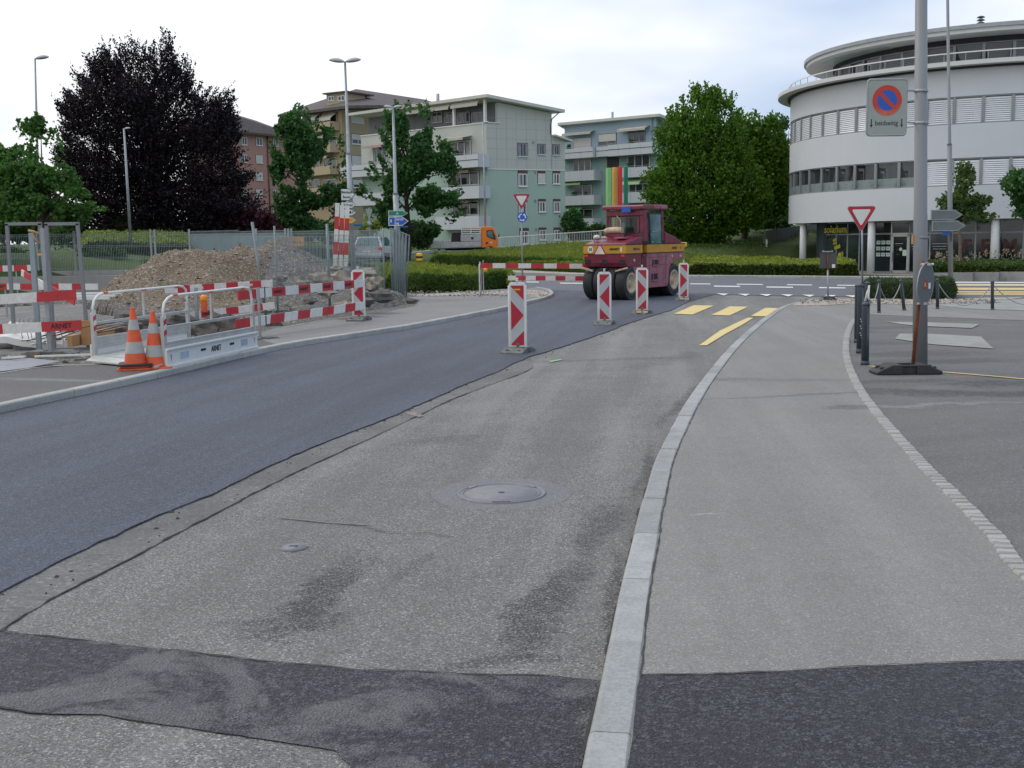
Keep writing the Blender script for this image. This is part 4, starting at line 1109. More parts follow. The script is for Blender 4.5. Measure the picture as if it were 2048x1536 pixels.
RW = lambda n, first=1, f0=1.0: [(f0 if i == 0 else 1.0, (i + first) % 2) for i in range(n)]
# barrier A: close left, two boards
PA = G(102, 716); Y = PA.y
ba = thing('road_barrier', 'nearest red and white board barrier at the far left edge', 'barrier', PA)
A, B = D(-130, 606.5, Y), D(152, 589.5, Y - .1)
board('barrier_board', A, B, .165, [(1.3, 0), (1.65, 1), (1.65, 0), (1.75, 1)], ba, texts=[(.31, 'ARNET', .1, .33)], slant=.01)
A, B = D(-130, 665, Y - .03), D(163, 650, Y - .13)
board('barrier_board', A, B, .165, [(1.3, 0), (1.6, 1), (1.65, 0), (1.68, 1)], ba, texts=[(.865, 'ARNET', .11, .36), (.37, 'ARNET', .11, .36)])
ft = barrier_post(ba, PA, D(98, 456, Y).z, .032, R(-4), 1.02)
mb = MB(); Mi = TM[ba.name].inverted()
put_text(mb, 'W', .1, Mi @ frame(D(68, 712, Y - .21), (1, 0, 0)), .003); M_OCH = simple('ochre_paint', (.35, .18, .03)); mb.obj('lettering', M_OCH, ft); mb = MB(); put_text(mb, 'A', .1, Mi @ frame(D(108, 712, Y - .21), (1, 0, 0)), .003); mb.obj('lettering', M_OCH, ft)
# door frames of steel tube behind it
PB = G(25, 702)
for (x0, x1, yb, sh, lab) in ((14, 80, 700, .5, 'left steel tube frame standing behind the barrier'), (93, 155, 702, 1.5, 'right steel tube frame standing behind the barrier')):
    a, b = G(x0 + 6, yb), G(x1 + 8, yb); Yf = a.y
    f = thing('scaffold_gate', lab, 'frame', a, group=None)
    za = D(x0, 448, Yf).z - a.z; w = D(x1, 448, Yf).x - D(x0, 448, Yf).x
    lx = D(x0, 448, Yf).x - a.x
    for nm, p, q in (('upright', (lx * .9, 0, 0), (lx, 0, za)), ('upright', (lx + w + .06, 0, 0), (lx + w, 0, za)), ('head_rail', (lx - .028, 0, za), (lx + w + .028, 0, za))):
        mb = MB(); mb.beam(p, q, .055, .055, up=(0, 1, 0)); mb.obj(nm, M_POLE, f)
    mb = MB(); mb.box((lx + w * .5, 0, .03), (w, .05, .05)); mb.obj('sill_rail', M_POLE, f)
pp = G(79, 703)
f = thing('steel_upright', 'thick blue grey steel upright between the two tube frames', 'post', pp)
mb = MB(); mb.box((0, 0, 1.05), (.085, .06, 2.1)); mb.obj('upright', M_STEELB, f)
f2 = D(83, 462, pp.y)
mb = MB(); mb.tube([(-.05, 0, 2.14), (.05, -.02, 2.12), (.16, -.02, 2.07)], [.02, .024, .016], 7); mb.tube([(.02, -.02, 2.1), (.07, -.02, 1.98), (.16, -.02, 1.9)], .014, 6); mb.obj('rag', M_WOOD, f)
mb = MB(); mb.box((.16, -.02, 1.72), (.13, .03, .035)); mb.obj('tag', M_SYEL, f)
# barrier B: the long one between bridge and left beacon
PBx = G(521, 688); Y = PBx.y
bb = thing('road_barrier', 'long red and white board barrier reaching the left marker beacon', 'barrier', PBx)
E = G(720, 650)
A, B = D(476, 591, Y), D(725, 566.3, E.y)
board('barrier_board', A, B, .175, [(1.25, 1), (1.05, 0), (.1, 0), (1.05, 1), (1.05, 0), (1.0, 1), (1.05, 0), (1.0, 1), (1.05, 0), (.95, 1), (.9, 0)], bb, texts=[(.275, 'ARNET', .09, .36), (.475, 'ARNET', .09, .36), (.67, 'ARNET', .09, .36), (.86, 'ARNET', .09, .36)], slant=.0)
A, B = D(471, 648.5, Y), D(728, 611, E.y)
board('barrier_board', A, B, .175, [(1.25, 1), (1.05, 0), (.1, 0), (1.05, 1), (1.05, 0), (1.0, 1), (1.05, 0), (1.0, 1), (1.05, 0), (.95, 1), (.9, 0)], bb, slant=.02)
barrier_post(bb, PBx, D(524, 575, Y).z, .022, R(50), .9)
mb = MB(); Mi = TM[bb.name].inverted()
for z_ in (D(530, 584, Y).z, D(530, 642, Y).z):
    q = Mi @ Vector((D(531, 600, Y).x, Y - .03, z_)); mb.box(q, (.02, .02, .2))
mb.obj('clip', M_DPOST, bb)
# barrier C: behind the footbridge
PC = G(396, 668); Y = PC.y
bc = thing('road_barrier', 'red and white board barrier behind the footbridge railing', 'barrier', PC)
A, B = D(330, 580, Y), D(545, 566.5, Y + 1.2)
board('barrier_board', A, B, .15, RW(9, 0), bc, texts=[(.3, 'arnet', .1, .22), (.76, 'arnet', .1, .22)], lab='board with white letters on the red fields')
A, B = D(325, 638, Y), D(549, 611, Y + 1.2)
board('barrier_board', A, B, .15, RW(9, 0), bc, texts=[(.17, 'ARNET', .08, .22), (.39, 'ARNET', .08, .22)])
barrier_post(bc, PC, D(396, 575, Y).z, .03, R(15), .6)
barrier_post(bc, G(548, 655), D(548, 575, Y + 1.5).z, .02, R(15), .5)
# orange lamp on it
c = D(408, 602, Y - .1)
lp = thing('warning_lamp', 'orange warning lamp hanging on the barrier behind the bridge', 'warning lamp', c)
mb = MB(); mb.lathe([(0, .13), (.05, .125), (.075, .09), (.078, .03), (.07, 0), (.06, -.01)], n=16); mb.obj('lens', M_LAMP_O, lp)
mb = MB(); mb.box((0, 0, -.12), (.11, .11, .22)); mb.obj('battery_box', M_ORANGE, lp, bevel=.012)
# barriers further back at the trench
def far_barrier(ax, ay, bx, by, Yb, segs, lab, h=.16, posts_=(), lettered=()):
    A, B = D(ax, ay, Yb), D(bx, by, Yb); t_ = thing('road_barrier', lab, 'barrier', (A.x, A.y, gz(Yb)))
    board('barrier_board', A, B, h, segs, t_, texts=lettered)
    for x in posts_:
        p = D(x, ay, Yb + .03); zt = p.z + .1; zb = site_z(p.x, p.y); Mi = TM[t_.name].inverted(); q = Mi @ Vector((p.x, p.y, 0))
        mb = MB(); mb.box((q.x, q.y, (zt + zb) / 2 - gz(Yb)), (.035, .035, zt - zb)); mb.obj('post', M_GALV, t_)
    return t_
far_barrier(-30, 573, 196, 573.5, 31, [(.45, 1), (.27, 0), (.28, 1), (.36, 0), (.15, 1), (.27, 0), (.27, 1), (.26, 0)], 'red and white board barrier standing beyond the trench at the left', .17, (10, 170), [(.13, 'ARNET', .08, .3)])
far_barrier(-30, 538, 68, 535.5, 38, [(.4, 1), (.25, 0), (.3, 1), (.15, 0)], 'faded board barrier farthest back at the left edge', .2, (32,))
A, B = D(43, 545, 27), D(149, 604, 25.5)
fb = thing('fallen_board', 'tilted loose red and white board leaning behind the steel frames', 'board', (A.x, A.y, gz(26)))
board('board', A, B, .15, [(.2, 0), (.8, 1), (.9, 0), (.8, 1), (.25, 0), (.6, 1)], fb)
# barrier at the roundabout, two boards one above the other
Yr = 38.0; p = D(964, 543, Yr)
br = thing('road_barrier', 'two red and white boards closing the road left of the road roller', 'barrier', (p.x, p.y, gz(Yr)))
board('barrier_board', D(961, 531, Yr), D(1190, 532.5, Yr), .165, RW(9, 1, .95), br, texts=[(.94, 'ARNET', .08, .3)])
board('barrier_board', D(1016, 556, Yr - .6), D(1190, 557, Yr - .6), .15, RW(9, 0, .8), br)
Mi = TM[br.name].inverted()
for x, yt in ((966, 520), (1180, 520)):
    q = Mi @ D(x, yt, Yr + .05); mb = MB(); mb.box((q.x, q.y, (q.z) / 2), (.04, .04, q.z)); mb.obj('post', M_GALV, br)
for x in (1022, 1184):
    q = Mi @ D(x, 548, Yr - .57); mb = MB(); mb.box((q.x, q.y, (q.z) / 2), (.04, .04, q.z)); mb.obj('post', M_GALV, br)
q = Mi @ D(971, 540, Yr - .1); mb = MB(); mb.lathe([(0, .07), (.06, .05), (.07, 0), (.06, -.06), (0, -.07)], c=q, n=12); mb.obj('lamp', M_LAMP_O, br)

def beacon(label, foot_mat, left=False, stripes=True, group=None, rz=0.0, loc=(0, 0, 0), foot=None):
    """board .24 x 1.0 m in a white plastic frame, chevrons pointing right (or left)"""
    b = thing('marker_beacon', label, 'beacon', loc, rz, group)
    w, h, z0 = .105, .98, .13
    mb = MB()      # frame with rounded head
    pr = []
    for k in range(9):
        a = math.pi * k / 8; pr.append(((w + .03) * math.copysign(abs(math.cos(a)) ** .45, math.cos(a)) if k not in (4,) else 0, z0 + h + .0 + .055 * math.sin(a) ** .6))
    out = [(w + .03, z0 - .03)] + pr + [(-w - .03, z0 - .03)]
    lo = [Vector((x, .022, z)) for x, z in out]; mb.hexa([v + Vector((0, -.035, 0)) for v in lo][::-1], lo[::-1])
    for s_ in (-1, 1): mb.tube([(s_ * (w + .028), 0, z0 - .03), (s_ * (w + .028), 0, z0 + h)], .022, 8)
    fr = mb.obj('frame', M_PLAST, b, bevel=.006)
    mb = MB(); y = -.0145
    F_ = (lambda x: -x) if left else (lambda x: x)
    def poly(pts, mi):
        vs_ = [Vector((F_(x) * w, y, z0 + z * h)) for x, z in pts]
        if left: vs_ = vs_[::-1]
        n = len(vs_); mb.add(vs_ + [v - Vector((0, .004, 0)) for v in vs_], [tuple(range(n, 2 * n)), tuple(range(n - 1, -1, -1))] + [(i, (i + 1) % n, n + (i + 1) % n, n + i) for i in range(n)], mi)
    poly([(-1, .0), (1, .0), (-1, .0001)], 1)
    poly([(-1, .02), (1, .245), (1, .5), (-1, .25)], 0); poly([(1, .5), (1, .755), (-1, .98), (-1, .75)], 0)
    poly([(-1, .0), (1, .0), (1, .245), (-1, .02)], 1); poly([(-1, .25), (1, .5), (-1, .75)], 1); poly([(1, .755), (1, 1.0), (-1, 1.0), (-1, .98)], 1)
    mb.obj('reflective_face', [M_SILV, M_RED], b)
    mb = MB(); mb.cyl((0, 0, z0 + h + .04), (0, 0, z0 + h + .12), .018, .02, 10); mb.cyl((0, 0, z0 + h + .1), (0, 0, z0 + h + .125), .024, .022, 10); mb.obj('lamp_socket', M_PLAST, b)
    mb = MB(); rubber_foot(mb, .62, .40, .10); mb.v = [(x * math.cos(1.25) - y * math.sin(1.25), x * math.sin(1.25) + y * math.cos(1.25), z) for x, y, z in mb.v]
    f = mb.obj('foot', foot_mat, b, bevel=.008)
    mb = MB(); mb.box((0, 0, .1), (.05, .05, .14)); mb.obj('spigot', M_RUB, b)
    if foot == 'yellow':
        for s_ in ((-1, 1) ):
            mb = MB(); mb.box((s_ * .08, -.27, .065), (.12, .09, .035)); mb.obj('foot_reflector', M_YEL, b)
    return b
B1 = G(1036, 706)
b1 = beacon('nearest marker beacon on the new asphalt, small yellow sticker on its top', M_RUB, False, loc=B1, rz=R(-4), group='marker beacons along the lane')
mb = MB(); mb.box((-.0, -.0205, 1.045), (.105, .002, .022)); mb.obj('sticker', M_SYEL, b1)
B2 = G(1209, 650)
b2 = beacon('second marker beacon from the left with chevrons pointing left', M_RUB, True, loc=B2, rz=R(2), group='marker beacons along the lane')
B3 = G(1284, 628)
b3 = beacon('marker beacon on a yellow foot in front of the roller between its wheels', M_RUB, False, loc=B3, rz=R(-6), foot='yellow', group='marker beacons along the lane')
b4 = copy_tree(b3, 'farthest marker beacon standing in front of the roller front wheel', loc=G(1367, 601), rz=R(-3))
B5 = G(718, 650)
b5 = beacon('marker beacon standing on the left pavement at the end of the long board', M_RUB, True, loc=B5 + Vector((0, .06, .1)), rz=R(4))
b6 = beacon('marker beacon seen edge on behind the grass at the roundabout', M_RUB, False, loc=(D(960, 540, 38.6).x, 38.6, gz(38.6)), rz=R(82))

# ------------------------------------------------------------------ cones
def cone(loc, label, double=False, rz=0.0):
    c_ = thing('traffic_cone', label, 'traffic cone', loc, rz, 'traffic cones beside the footbridge')
    z0 = .06 if double else .0
    H = .78; r0, r1 = .155, .028
    rr = lambda z: r0 + (r1 - r0) * z / H
    bands = [(0, .14, 0), (.14, .30, 1), (.30, .47, 0), (.47, .61, 1), (.61, .78, 0)]
    mb = MB()
    for a, b, m_ in bands:
        mb.lathe([(rr(a), z0 + .03 + a), (rr(b), z0 + .03 + b)], n=28, mi=m_)
    mb.lathe([(rr(.78), z0 + .81), (rr(.78) * .7, z0 + .815), (rr(.78) * .6, z0 + .77)], n=28, mi=0)
    mb.obj('body', [M_ORANGE, simple('cone_band', (.40, .395, .37), .6, var=.12, sc=6, dirt=.3, dirtcol=(.2, .18, .17))], c_)
    def base(z, mat, s_=.235, nm='base'):
        mb = MB(); n = 8; vsx = []
        q = [(s_, s_ * .8), (s_ * .8, s_), (-s_ * .8, s_), (-s_, s_ * .8), (-s_, -s_ * .8), (-s_ * .8, -s_), (s_ * .8, -s_), (s_, -s_ * .8)]
        mb.hexa([Vector((x, y, z)) for x, y in q], [Vector((x, y, z + .028)) for x, y in q]); mb.obj(nm, mat, c_, bevel=.006)
    base(z0, M_ORANGE if not double else M_RUBD)
    if double:
        base(.0, M_ORANGE, nm='lower_base'); base(.032, M_ORANGE, .2, 'middle_base')
    return c_
cone(G(272, 738, .1), 'left traffic cone standing on two stacked bases with red scribbles', True, R(14))
cone(G(311, 736, .1), 'right traffic cone next to the footbridge post', False, R(8))

# ------------------------------------------------------------------ aluminium footbridge
A = G(328, 735, .11); Bq = G(502, 697, .11); C = G(188, 722, .11)
ux = (Bq - A).normalized(); Lb = (Bq - A).length + .15
wv = C - A; S0 = wv.dot(ux); wv = wv - ux * S0; Wb = wv.length; uy = wv.normalized()
Mfb = Matrix((ux, uy, Vector((0, 0, 1)))).transposed().to_4x4(); Mfb.translation = A
fbz = thing('footbridge', 'aluminium footbridge with white railings laid over the trench', 'footbridge', M=Mfb)
mb = MB(); n = 12
for k in range(n):
    a_, b_ = Lb * k / n + .006, Lb * (k + 1) / n - .006; mb.prism([(a_, 0, .035), (b_, 0, .035), (b_ + S0, Wb, .035), (a_ + S0, Wb, .035)], (0, 0, .05))
mb.prism([(-.22, 0, .005), (.02, 0, .06), (.02 + S0, Wb, .06), (-.22 + S0, Wb, .005)], (0, 0, .02))
mb.obj('deck', M_ALU, fbz)
mb = MB(); mb.box((Lb / 2, -.03, .12), (Lb, .05, .24)); mb.box((Lb / 2, -.035, .25), (Lb, .09, .03)); mb.box((Lb / 2, -.05, .01), (Lb, .06, .03))
bmn = mb.obj('side_beam', M_PLAST, fbz, bevel=.004)
mb = MB(); put_text(mb, 'ARNET', .12, frame((Lb * .5, -.058, .13), (1, 0, 0)), .002, width=.34); mb.obj('lettering', M_BLACK, bmn)
for u in (.36, .68): mb = MB(); mb.box((Lb * u, -.057, .15), (.16, .004, .035)); mb.obj('hand_slot', M_BLACK, bmn)
mb = MB()
for u in (.04, .96): mb.add([(Lb * u - .03, -.0575, .19), (Lb * u, -.0575, .07), (Lb * u + .03, -.0575, .19), (Lb * u, -.0575, .16)], [(0, 1, 2, 3)])
mb.obj('arrow_mark', M_GALV, bmn)
mb = MB()
for u in (.17, .83): mb.box((Lb * u, -.0565, .13), (.26, .002, .10))
mb.obj('sticker', simple('blue_sticker', (.35, .42, .48)), bmn)
mb = MB(); mb.box((Lb / 2 + S0, Wb + .03, .12), (Lb, .05, .24)); mb.obj('side_beam', M_PLAST, fbz, bevel=.004)
for sy, so in ((0.0, 0.0), (Wb, S0)):
    for u in (.012, .985):
        mb = MB(); mb.box((Lb * u + so, sy, .36), (.075, .055, .72)); o = mb.obj('railing_post', M_ALU, fbz, bevel=.004)
        if u < .5:
            mb = MB()
            for k in range(4):
                z = .44 + k * .075; s_ = .03
                mb.add([(Lb * u - .039 + so, sy - .03, z), (Lb * u + .039 + so, sy - .03, z + s_), (Lb * u + .039 + so, sy - .03, z + .075 + s_), (Lb * u - .039 + so, sy - .03, z + .075)], [(0, 1, 2, 3)], k % 2)
            mb.obj('reflective_tape', [M_REDO, M_WHITE], o)
    mb = MB(); hr = 1.0
    pts = [(.05, .68), (.05, .80), (.09, .90), (.2, .97), (.34, hr)] + [(Lb * t, hr + .02 * t) for t in (.3, .5, .7, .88)] + [(Lb * .94, hr), (Lb * .975, .94), (Lb * .985, .8), (Lb * .985, .68)]
    mb.tube([(x + so, sy, z) for x, z in pts], .020, 10); mb.obj('handrail', M_PLAST, fbz)
    for u in (.13, .5, .87): mb = MB(); mb.tube([(Lb * u - .06 + so, sy, hr + .002), (Lb * u + .07 + so, sy, hr + .006)], .0215, 10); mb.obj('red_band', M_ORANGE, fbz)
    mb = MB(); mb.box((Lb / 2 + so, sy, .56), (Lb * .97, .035, .04)); mb.obj('middle_rail', M_ALU, fbz)
    mb = MB(); mb.box((Lb * .5 + so, sy, .78), (.035, .03, .42)); mb.obj('baluster', M_ALU, fbz)
    for k in range(5): mb = MB(); mb.box((Lb / 2 + so, sy, .20 + k * .034), (Lb * .97, .03 + .006 * (k % 2), .032)); mb.obj('kick_board', M_ALU, fbz)

# timber, pipes, rebar
A, B = G(140, 694, .1), G(345, 650, .1)
t1 = thing('timber_beam', 'long pale timber beam lying behind the footbridge rail', 'timber', A)
mb = MB(); mb.beam((0, 0, .1), (B.x - A.x, B.y - A.y, B.z - A.z + .1), .09, .2); mb.obj('beam', M_WOOD, t1, bevel=.004)
mb = MB()
for u in (.42, .5): mb.beam(Vector((0, -.0, .1)) + (Vector((B.x - A.x, B.y - A.y, 0))) * u + Vector((-.05, -.05, 0)), Vector((0, 0, .1)) + (Vector((B.x - A.x, B.y - A.y, 0))) * (u + .012) + Vector((-.05, -.05, 0)), .02, .21)
mb.obj('paint_mark', M_ORANGE, t1)
p = G(175, 690, .1); mb = MB(); mb.box((0, 0, .22), (.17, .1, .44)); o = mb.obj('timber_block', M_WOOD, bevel=.004); o.location = p; tag(o, 'upright pale timber block left of the bridge post', 'timber')
for (a, b, lab) in (((70, 713), (190, 709), 'pale lath lying beside the rubber foot'), ((60, 690), (125, 678), 'white lath on the rebar heap'), ((5, 716), (50, 713), 'short pale lath near the left edge'), ((150, 720), (192, 717), 'reddish board end by the bridge ramp')):
    A, B = G(*a, .13), G(*b, .16); mb = MB(); d = B - A; mb.beam((0, 0, 0), d, .05, .03); o = mb.obj('wooden_lath', M_WHITE if 'pale' in lab or 'white' in lab else M_WOODD, bevel=.002); o.location = A; tag(o, lab, 'lath')
pa, pb = G(-40, 698, .0), G(46, 696, .0)
pr_ = thing('concrete_pipe', 'short thick grey pipe lying at the left edge', 'pipe', pa + Vector((0, 0, .17)))
d = pb - pa; mb = MB(); mb.tube([(0, 0, 0), d * .5, d * .52, d], [.16, .16, .175, .17], 20); mb.obj('pipe', M_RETAIN, pr_)
sk = G(60, 690, .1)
sr_ = thing('white_sack', 'white folded sheet lying over rebar behind the near barrier', 'sack', sk)
mb = MB(); vsx = []
for i in range(9):
    for j in range(5):
        x = -.55 + i * .14; y = j * .12; vsx.append((x, y, .16 + .05 * mnoise.noise(Vector((i * .5, j * .7, 3))) + .06 * j - .02 * i))
        
vsx2 = [(x, y, z - .12) for x, y, z in vsx]; n = len(vsx)
mb.add(vsx + vsx2, [(i * 5 + j, (i + 1) * 5 + j, (i + 1) * 5 + j + 1, i * 5 + j + 1) for i in range(8) for j in range(4)] + [(i * 5, n + i * 5, n + (i + 1) * 5, (i + 1) * 5) for i in range(8)]); mb.smooth = True
mb.obj('sheet', M_PLAST, sr_)
rb = thing('rebar_bundle', 'tangle of bent rusty and grey rebar on the ground', 'rebar', G(100, 690, .1))
for k in range(14):
    mb = MB(); x0 = random.uniform(-.7, .4); y0 = random.uniform(-.1, .5); q = Vector((x0, y0, random.uniform(.03, .1)))
    pts = [q]; d = Vector((random.uniform(.2, .45), random.uniform(-.15, .2), random.uniform(-.04, .12)))
    for s_ in range(4): pts.append(pts[-1] + d + Vector((random.uniform(-.06, .06), random.uniform(-.06, .06), random.uniform(-.04, .06))))
    mb.tube(pts, .008, 5); mb.obj('bar', M_RUST if k % 3 else M_GALV, rb)
for k in range(4):
    mb = MB(); x = -.42 + k * .17 + (k // 2) * .1; mb.tube([(x - .1, .1, .05), (x - .16, .12, .45), (x - .12, .12, .5), (x - .08, .12, .45), (x + .02, .1, .05)], .007, 5); mb.obj('stirrup', M_GALV, rb)
# grating beside the heap
A = G(560, 632)
gr = thing('iron_grating', 'black iron grating lying over the pit behind the barrier', 'grating', A)
mb = MB()
for k in range(30): mb.box((-.45 + k * .07, .5, .12), (.012, 1.3, .02))
for k in range(5): mb.box((.55, -.1 + k * .3, .105), (2.1, .02, .015))
mb.obj('bars', M_BLACK, gr)
rl = thing('white_profiles', 'stack of long white profiles lying beyond the trench', 'building material', D(160, 588, 29))
for k in range(3):
    mb = MB(); mb.box((.1 * k, .15 * k, -.12 + .06 * k), (1.5, .12, .05), .03 * k); mb.obj('profile', M_PLAST, rl)
# three boards standing upright
p = D(683, 535, 40)
ub = thing('upright_boards', 'three red and white boards standing upright in front of the direction signs', 'boards', (p.x, p.y, site_z(p.x, p.y)))
z0 = site_z(p.x, p.y)
for k, (xb, xt, yt) in enumerate(((670, 675, 406), (681.5, 684.5, 410), (691.5, 695, 411))):
    A, B = D(xb, 533, 40), D(xt, yt, 40)
    mb = MB(); Mi = TM[ub.name].inverted()
    cuts = [0, .19, .39, .59, .79, 1.0]
    for j in range(5):
        a = A.lerp(B, cuts[j]); b = A.lerp(B, cuts[j + 1]); mb.beam(Mi @ a, Mi @ b, .15, .03, j % 2, up=(0, 1, 0))
    mb.obj('board', [M_WHITE, M_REDO], ub)
mb = MB(); mb.box((.1, .06, z0 * 0 + .6), (.45, .04, .06)); mb.obj('strap', M_RUST, ub)
# ------------------------------------------------------------------ buildings
class Fac:
    """a facade plane through two ground points; places parts by height and distance along it"""
    def __init__(s, A, B):
        s.A = Vector((A.x, A.y, 0)); s.B = Vector((B.x, B.y, 0)); s.u = (s.B - s.A).normalized()
        s.n = Vector((s.u.y, -s.u.x, 0))
        if s.n.y > 0 and abs(s.n.y) > .05: s.n = -s.n
        s.L = (s.B - s.A).length
    def uz(s, px, py):
        d = ray(px, py); o = Vector((0, 0, CAM_H)); t = (s.A - o).dot(s.n) / d.dot(s.n); p = o + d * t
        return (p - s.A).dot(s.u), p.z
    def P(s, u, z, d=0.0): return s.A + s.u * u + s.n * d + Vector((0, 0, z))
    def box(s, mb, u0, u1, z0, z1, d0, d1, mi=None):
        q = [s.P(u0, z0, d0), s.P(u1, z0, d0), s.P(u1, z0, d1), s.P(u0, z0, d1)]
        h = Vector((0, 0, z1 - z0)); flip = (q[1] - q[0]).cross(q[3] - q[0]).z < 0
        if flip: q = q[::-1]
        mb.hexa(q, [p + h for p in q], mi)
    def quad(s, x0, y0, x1, y1):
        ym, xm = (y0 + y1) / 2, (x0 + x1) / 2
        u0 = s.uz(x0, ym)[0]; u1 = s.uz(x1, ym)[0]; z1 = s.uz(xm, y0)[1]; z0 = s.uz(xm, y1)[1]
        return min(u0, u1), max(u0, u1), z0, z1
def W(f, par, x0, y0, x1, y1, fr=None, box=None, blind=0.0, mull=1, glass=None, sill=True, px=True, curtain=0):
    """one window: reveal, frame with mullions, pane, sill, shutter"""
    u0, u1, z0, z1 = f.quad(x0, y0, x1, y1) if px else (x0, x1, y0, y1)
    fr = fr or M_FRAMEW; w = u1 - u0; h = z1 - z0; t = min(.09, w * .1)
    zt = z1 - (h * .17 if box else 0)
    mb = MB()
    f.box(mb, u0, u0 + t, z0, zt, .0, .06); f.box(mb, u1 - t, u1, z0, zt, .0, .06)
    f.box(mb, u0 + t, u1 - t, z0, z0 + t, .0, .06); f.box(mb, u0 + t, u1 - t, zt - t, zt, .0, .06)
    for k in range(mull): uc = u0 + w * (k + 1) / (mull + 1); f.box(mb, uc - t * .55, uc + t * .55, z0 + t, zt - t, .0, .055)
    fo = mb.obj('window', fr, par, world=True)
    mb = MB(); f.box(mb, u0 + t, u1 - t, z0 + t, zt - t, .0, .02)
    _sub(mb, 'pane', glass or M_GLASS, fo, par)
    if curtain:
        mb = MB(); f.box(mb, u0 + t, u0 + t + w * curtain, z0 + t, zt - t, .02, .026); f.box(mb, u1 - t - w * curtain * .6, u1 - t, z0 + t, zt - t, .02, .026); _sub(mb, 'curtain', M_CURT, fo, par)
    if sill: mb = MB(); f.box(mb, u0 - .06, u1 + .06, z0 - .07, z0, .0, .12); _sub(mb, 'sill', M_TRIM, fo, par)
    mb = MB(); f.box(mb, u0 - .07, u0, z0, z1 + .05, 0, .012); f.box(mb, u1, u1 + .05, z0, z1 + .05, 0, .012); f.box(mb, u0, u1, z1, z1 + .06, 0, .012); _sub(mb, 'reveal_shade', M_BLACK if not box else M_BROWN, fo, par)  # flat dark strips round the window paint the shade of a recess
    if box: mb = MB(); f.box(mb, u0, u1, zt, z1, .0, .04); _sub(mb, 'shutter_box', box, fo, par)
    if blind: mb = MB(); f.box(mb, u0 + t * .5, u1 - t * .5, zt - (zt - z0) * blind, zt, .03, .07); _sub(mb, 'shutter', M_SHUT, fo, par)
    return fo
def _sub(mb, name, mat, parent, root, bevel=0):
    Mi = TM[root.name].inverted(); mb.v = [tuple(Mi @ Vector(v)) for v in mb.v]
    return mb.obj(name, mat, parent, bevel=bevel)
def awning(f, par, x0, y0, x1, y1, out, mat, drop=.25):
    u0, u1, z0, z1 = f.quad(x0, y0, x1, y1)
    mb = MB(); q = lambda u, z, d: f.P(u, z, d)
    mb.add([q(u0, z1, .05), q(u1, z1, .05), q(u1, z0 + drop, out), q(u0, z0 + drop, out), q(u0, z1 - .05, .05), q(u1, z1 - .05, .05), q(u1, z0 + drop - .05, out), q(u0, z0 + drop - .05, out)],
           [(0, 1, 2, 3), (7, 6, 5, 4), (0, 3, 7, 4), (1, 5, 6, 2)])
    n = max(4, int((u1 - u0) / .25))
    f.box(mb, u0, u1, z0, z0 + drop, out - .01, out + .01)
    mb.obj('awning', mat, par, world=True)
def balcony(f, par, x0, y0, x1, y1, out=1.4, cut=0.0, mat=None, rail=True, band=True, joints=4):
    """projecting balcony with panelled parapet"""
    u0, u1, z0, z1 = f.quad(x0, y0, x1, y1); mat = mat or M_BALC
    n = joints
    root = None
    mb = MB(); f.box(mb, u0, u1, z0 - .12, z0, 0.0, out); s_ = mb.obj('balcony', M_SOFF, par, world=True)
    for k in range(n):
        a = u0 + (u1 - u0) * k / n + .012; b = u0 + (u1 - u0) * (k + 1) / n - .012
        mb = MB(); f.box(mb, a, b, z0 - .1, z1, out, out + .06); _sub(mb, 'parapet_panel', mat, s_, par)
    for u in (u0, u1):
        mb = MB(); f.box(mb, u - .03, u + .03, z0 - .1, z1, .02, out - .01); _sub(mb, 'side_panel', mat, s_, par)
    if band: mb = MB(); f.box(mb, u0, u1, z0 + (z1 - z0) * .5, z0 + (z1 - z0) * .56, out + .06, out + .075); _sub(mb, 'shadow_groove', M_BLACK, s_, par)
    if rail:
        mb = MB(); f.box(mb, u0, u1, z1 + .13, z1 + .17, out, out + .04)
        for k in range(n + 1): u = u0 + (u1 - u0) * k / n; f.box(mb, u - .015, u + .015, z1, z1 + .13, out, out + .03)
        _sub(mb, 'handrail', M_GALV, s_, par)
    return s_
def slab(par, name, pts, z0, z1, mat, dz=0):
    mb = MB(); lo = [Vector((p.x, p.y, z0)) for p in pts]
    if sum(lo[i].x * lo[(i + 1) % len(lo)].y - lo[(i + 1) % len(lo)].x * lo[i].y for i in range(len(lo))) < 0: lo = lo[::-1]
    mb.hexa(lo, [Vector((p.x, p.y, z1)) for p in lo]); return mb.obj(name, mat, par, world=True)

# --- grey and green corner block
C0 = D(976, 480, 108); CR = D(1131, 480, 112); CL = D(728, 480, 120)
gb = thing('apartment_building', 'pale green apartment block with grey clad upper storeys and flat sloping roof', 'building', (C0.x, C0.y, 0))
fr_, fl = Fac(C0, CR), Fac(C0, CL)
if fl.n.y > 0: fl.n = -fl.n
back = CR + (CL - C0)
zb = -1.0; zs = fr_.uz(1040, 339.5)[1]; zt = fr_.uz(976, 201)[1]
cr2 = C0 + (CR - C0) * ((1106 - 976) / (1131 - 976) * .99); bk2 = cr2 + (CL - C0)
slab(gb, 'lower_wall', [C0, CR, back, CL], zb, zs, M_GREENW)
zl = fr_.uz(1118, 272)[1]
slab(gb, 'lower_clad_wall', [C0 + (CR - C0) * .82, CR, back, CL + (CR - C0) * .82], zs, zl, M_PANEL)
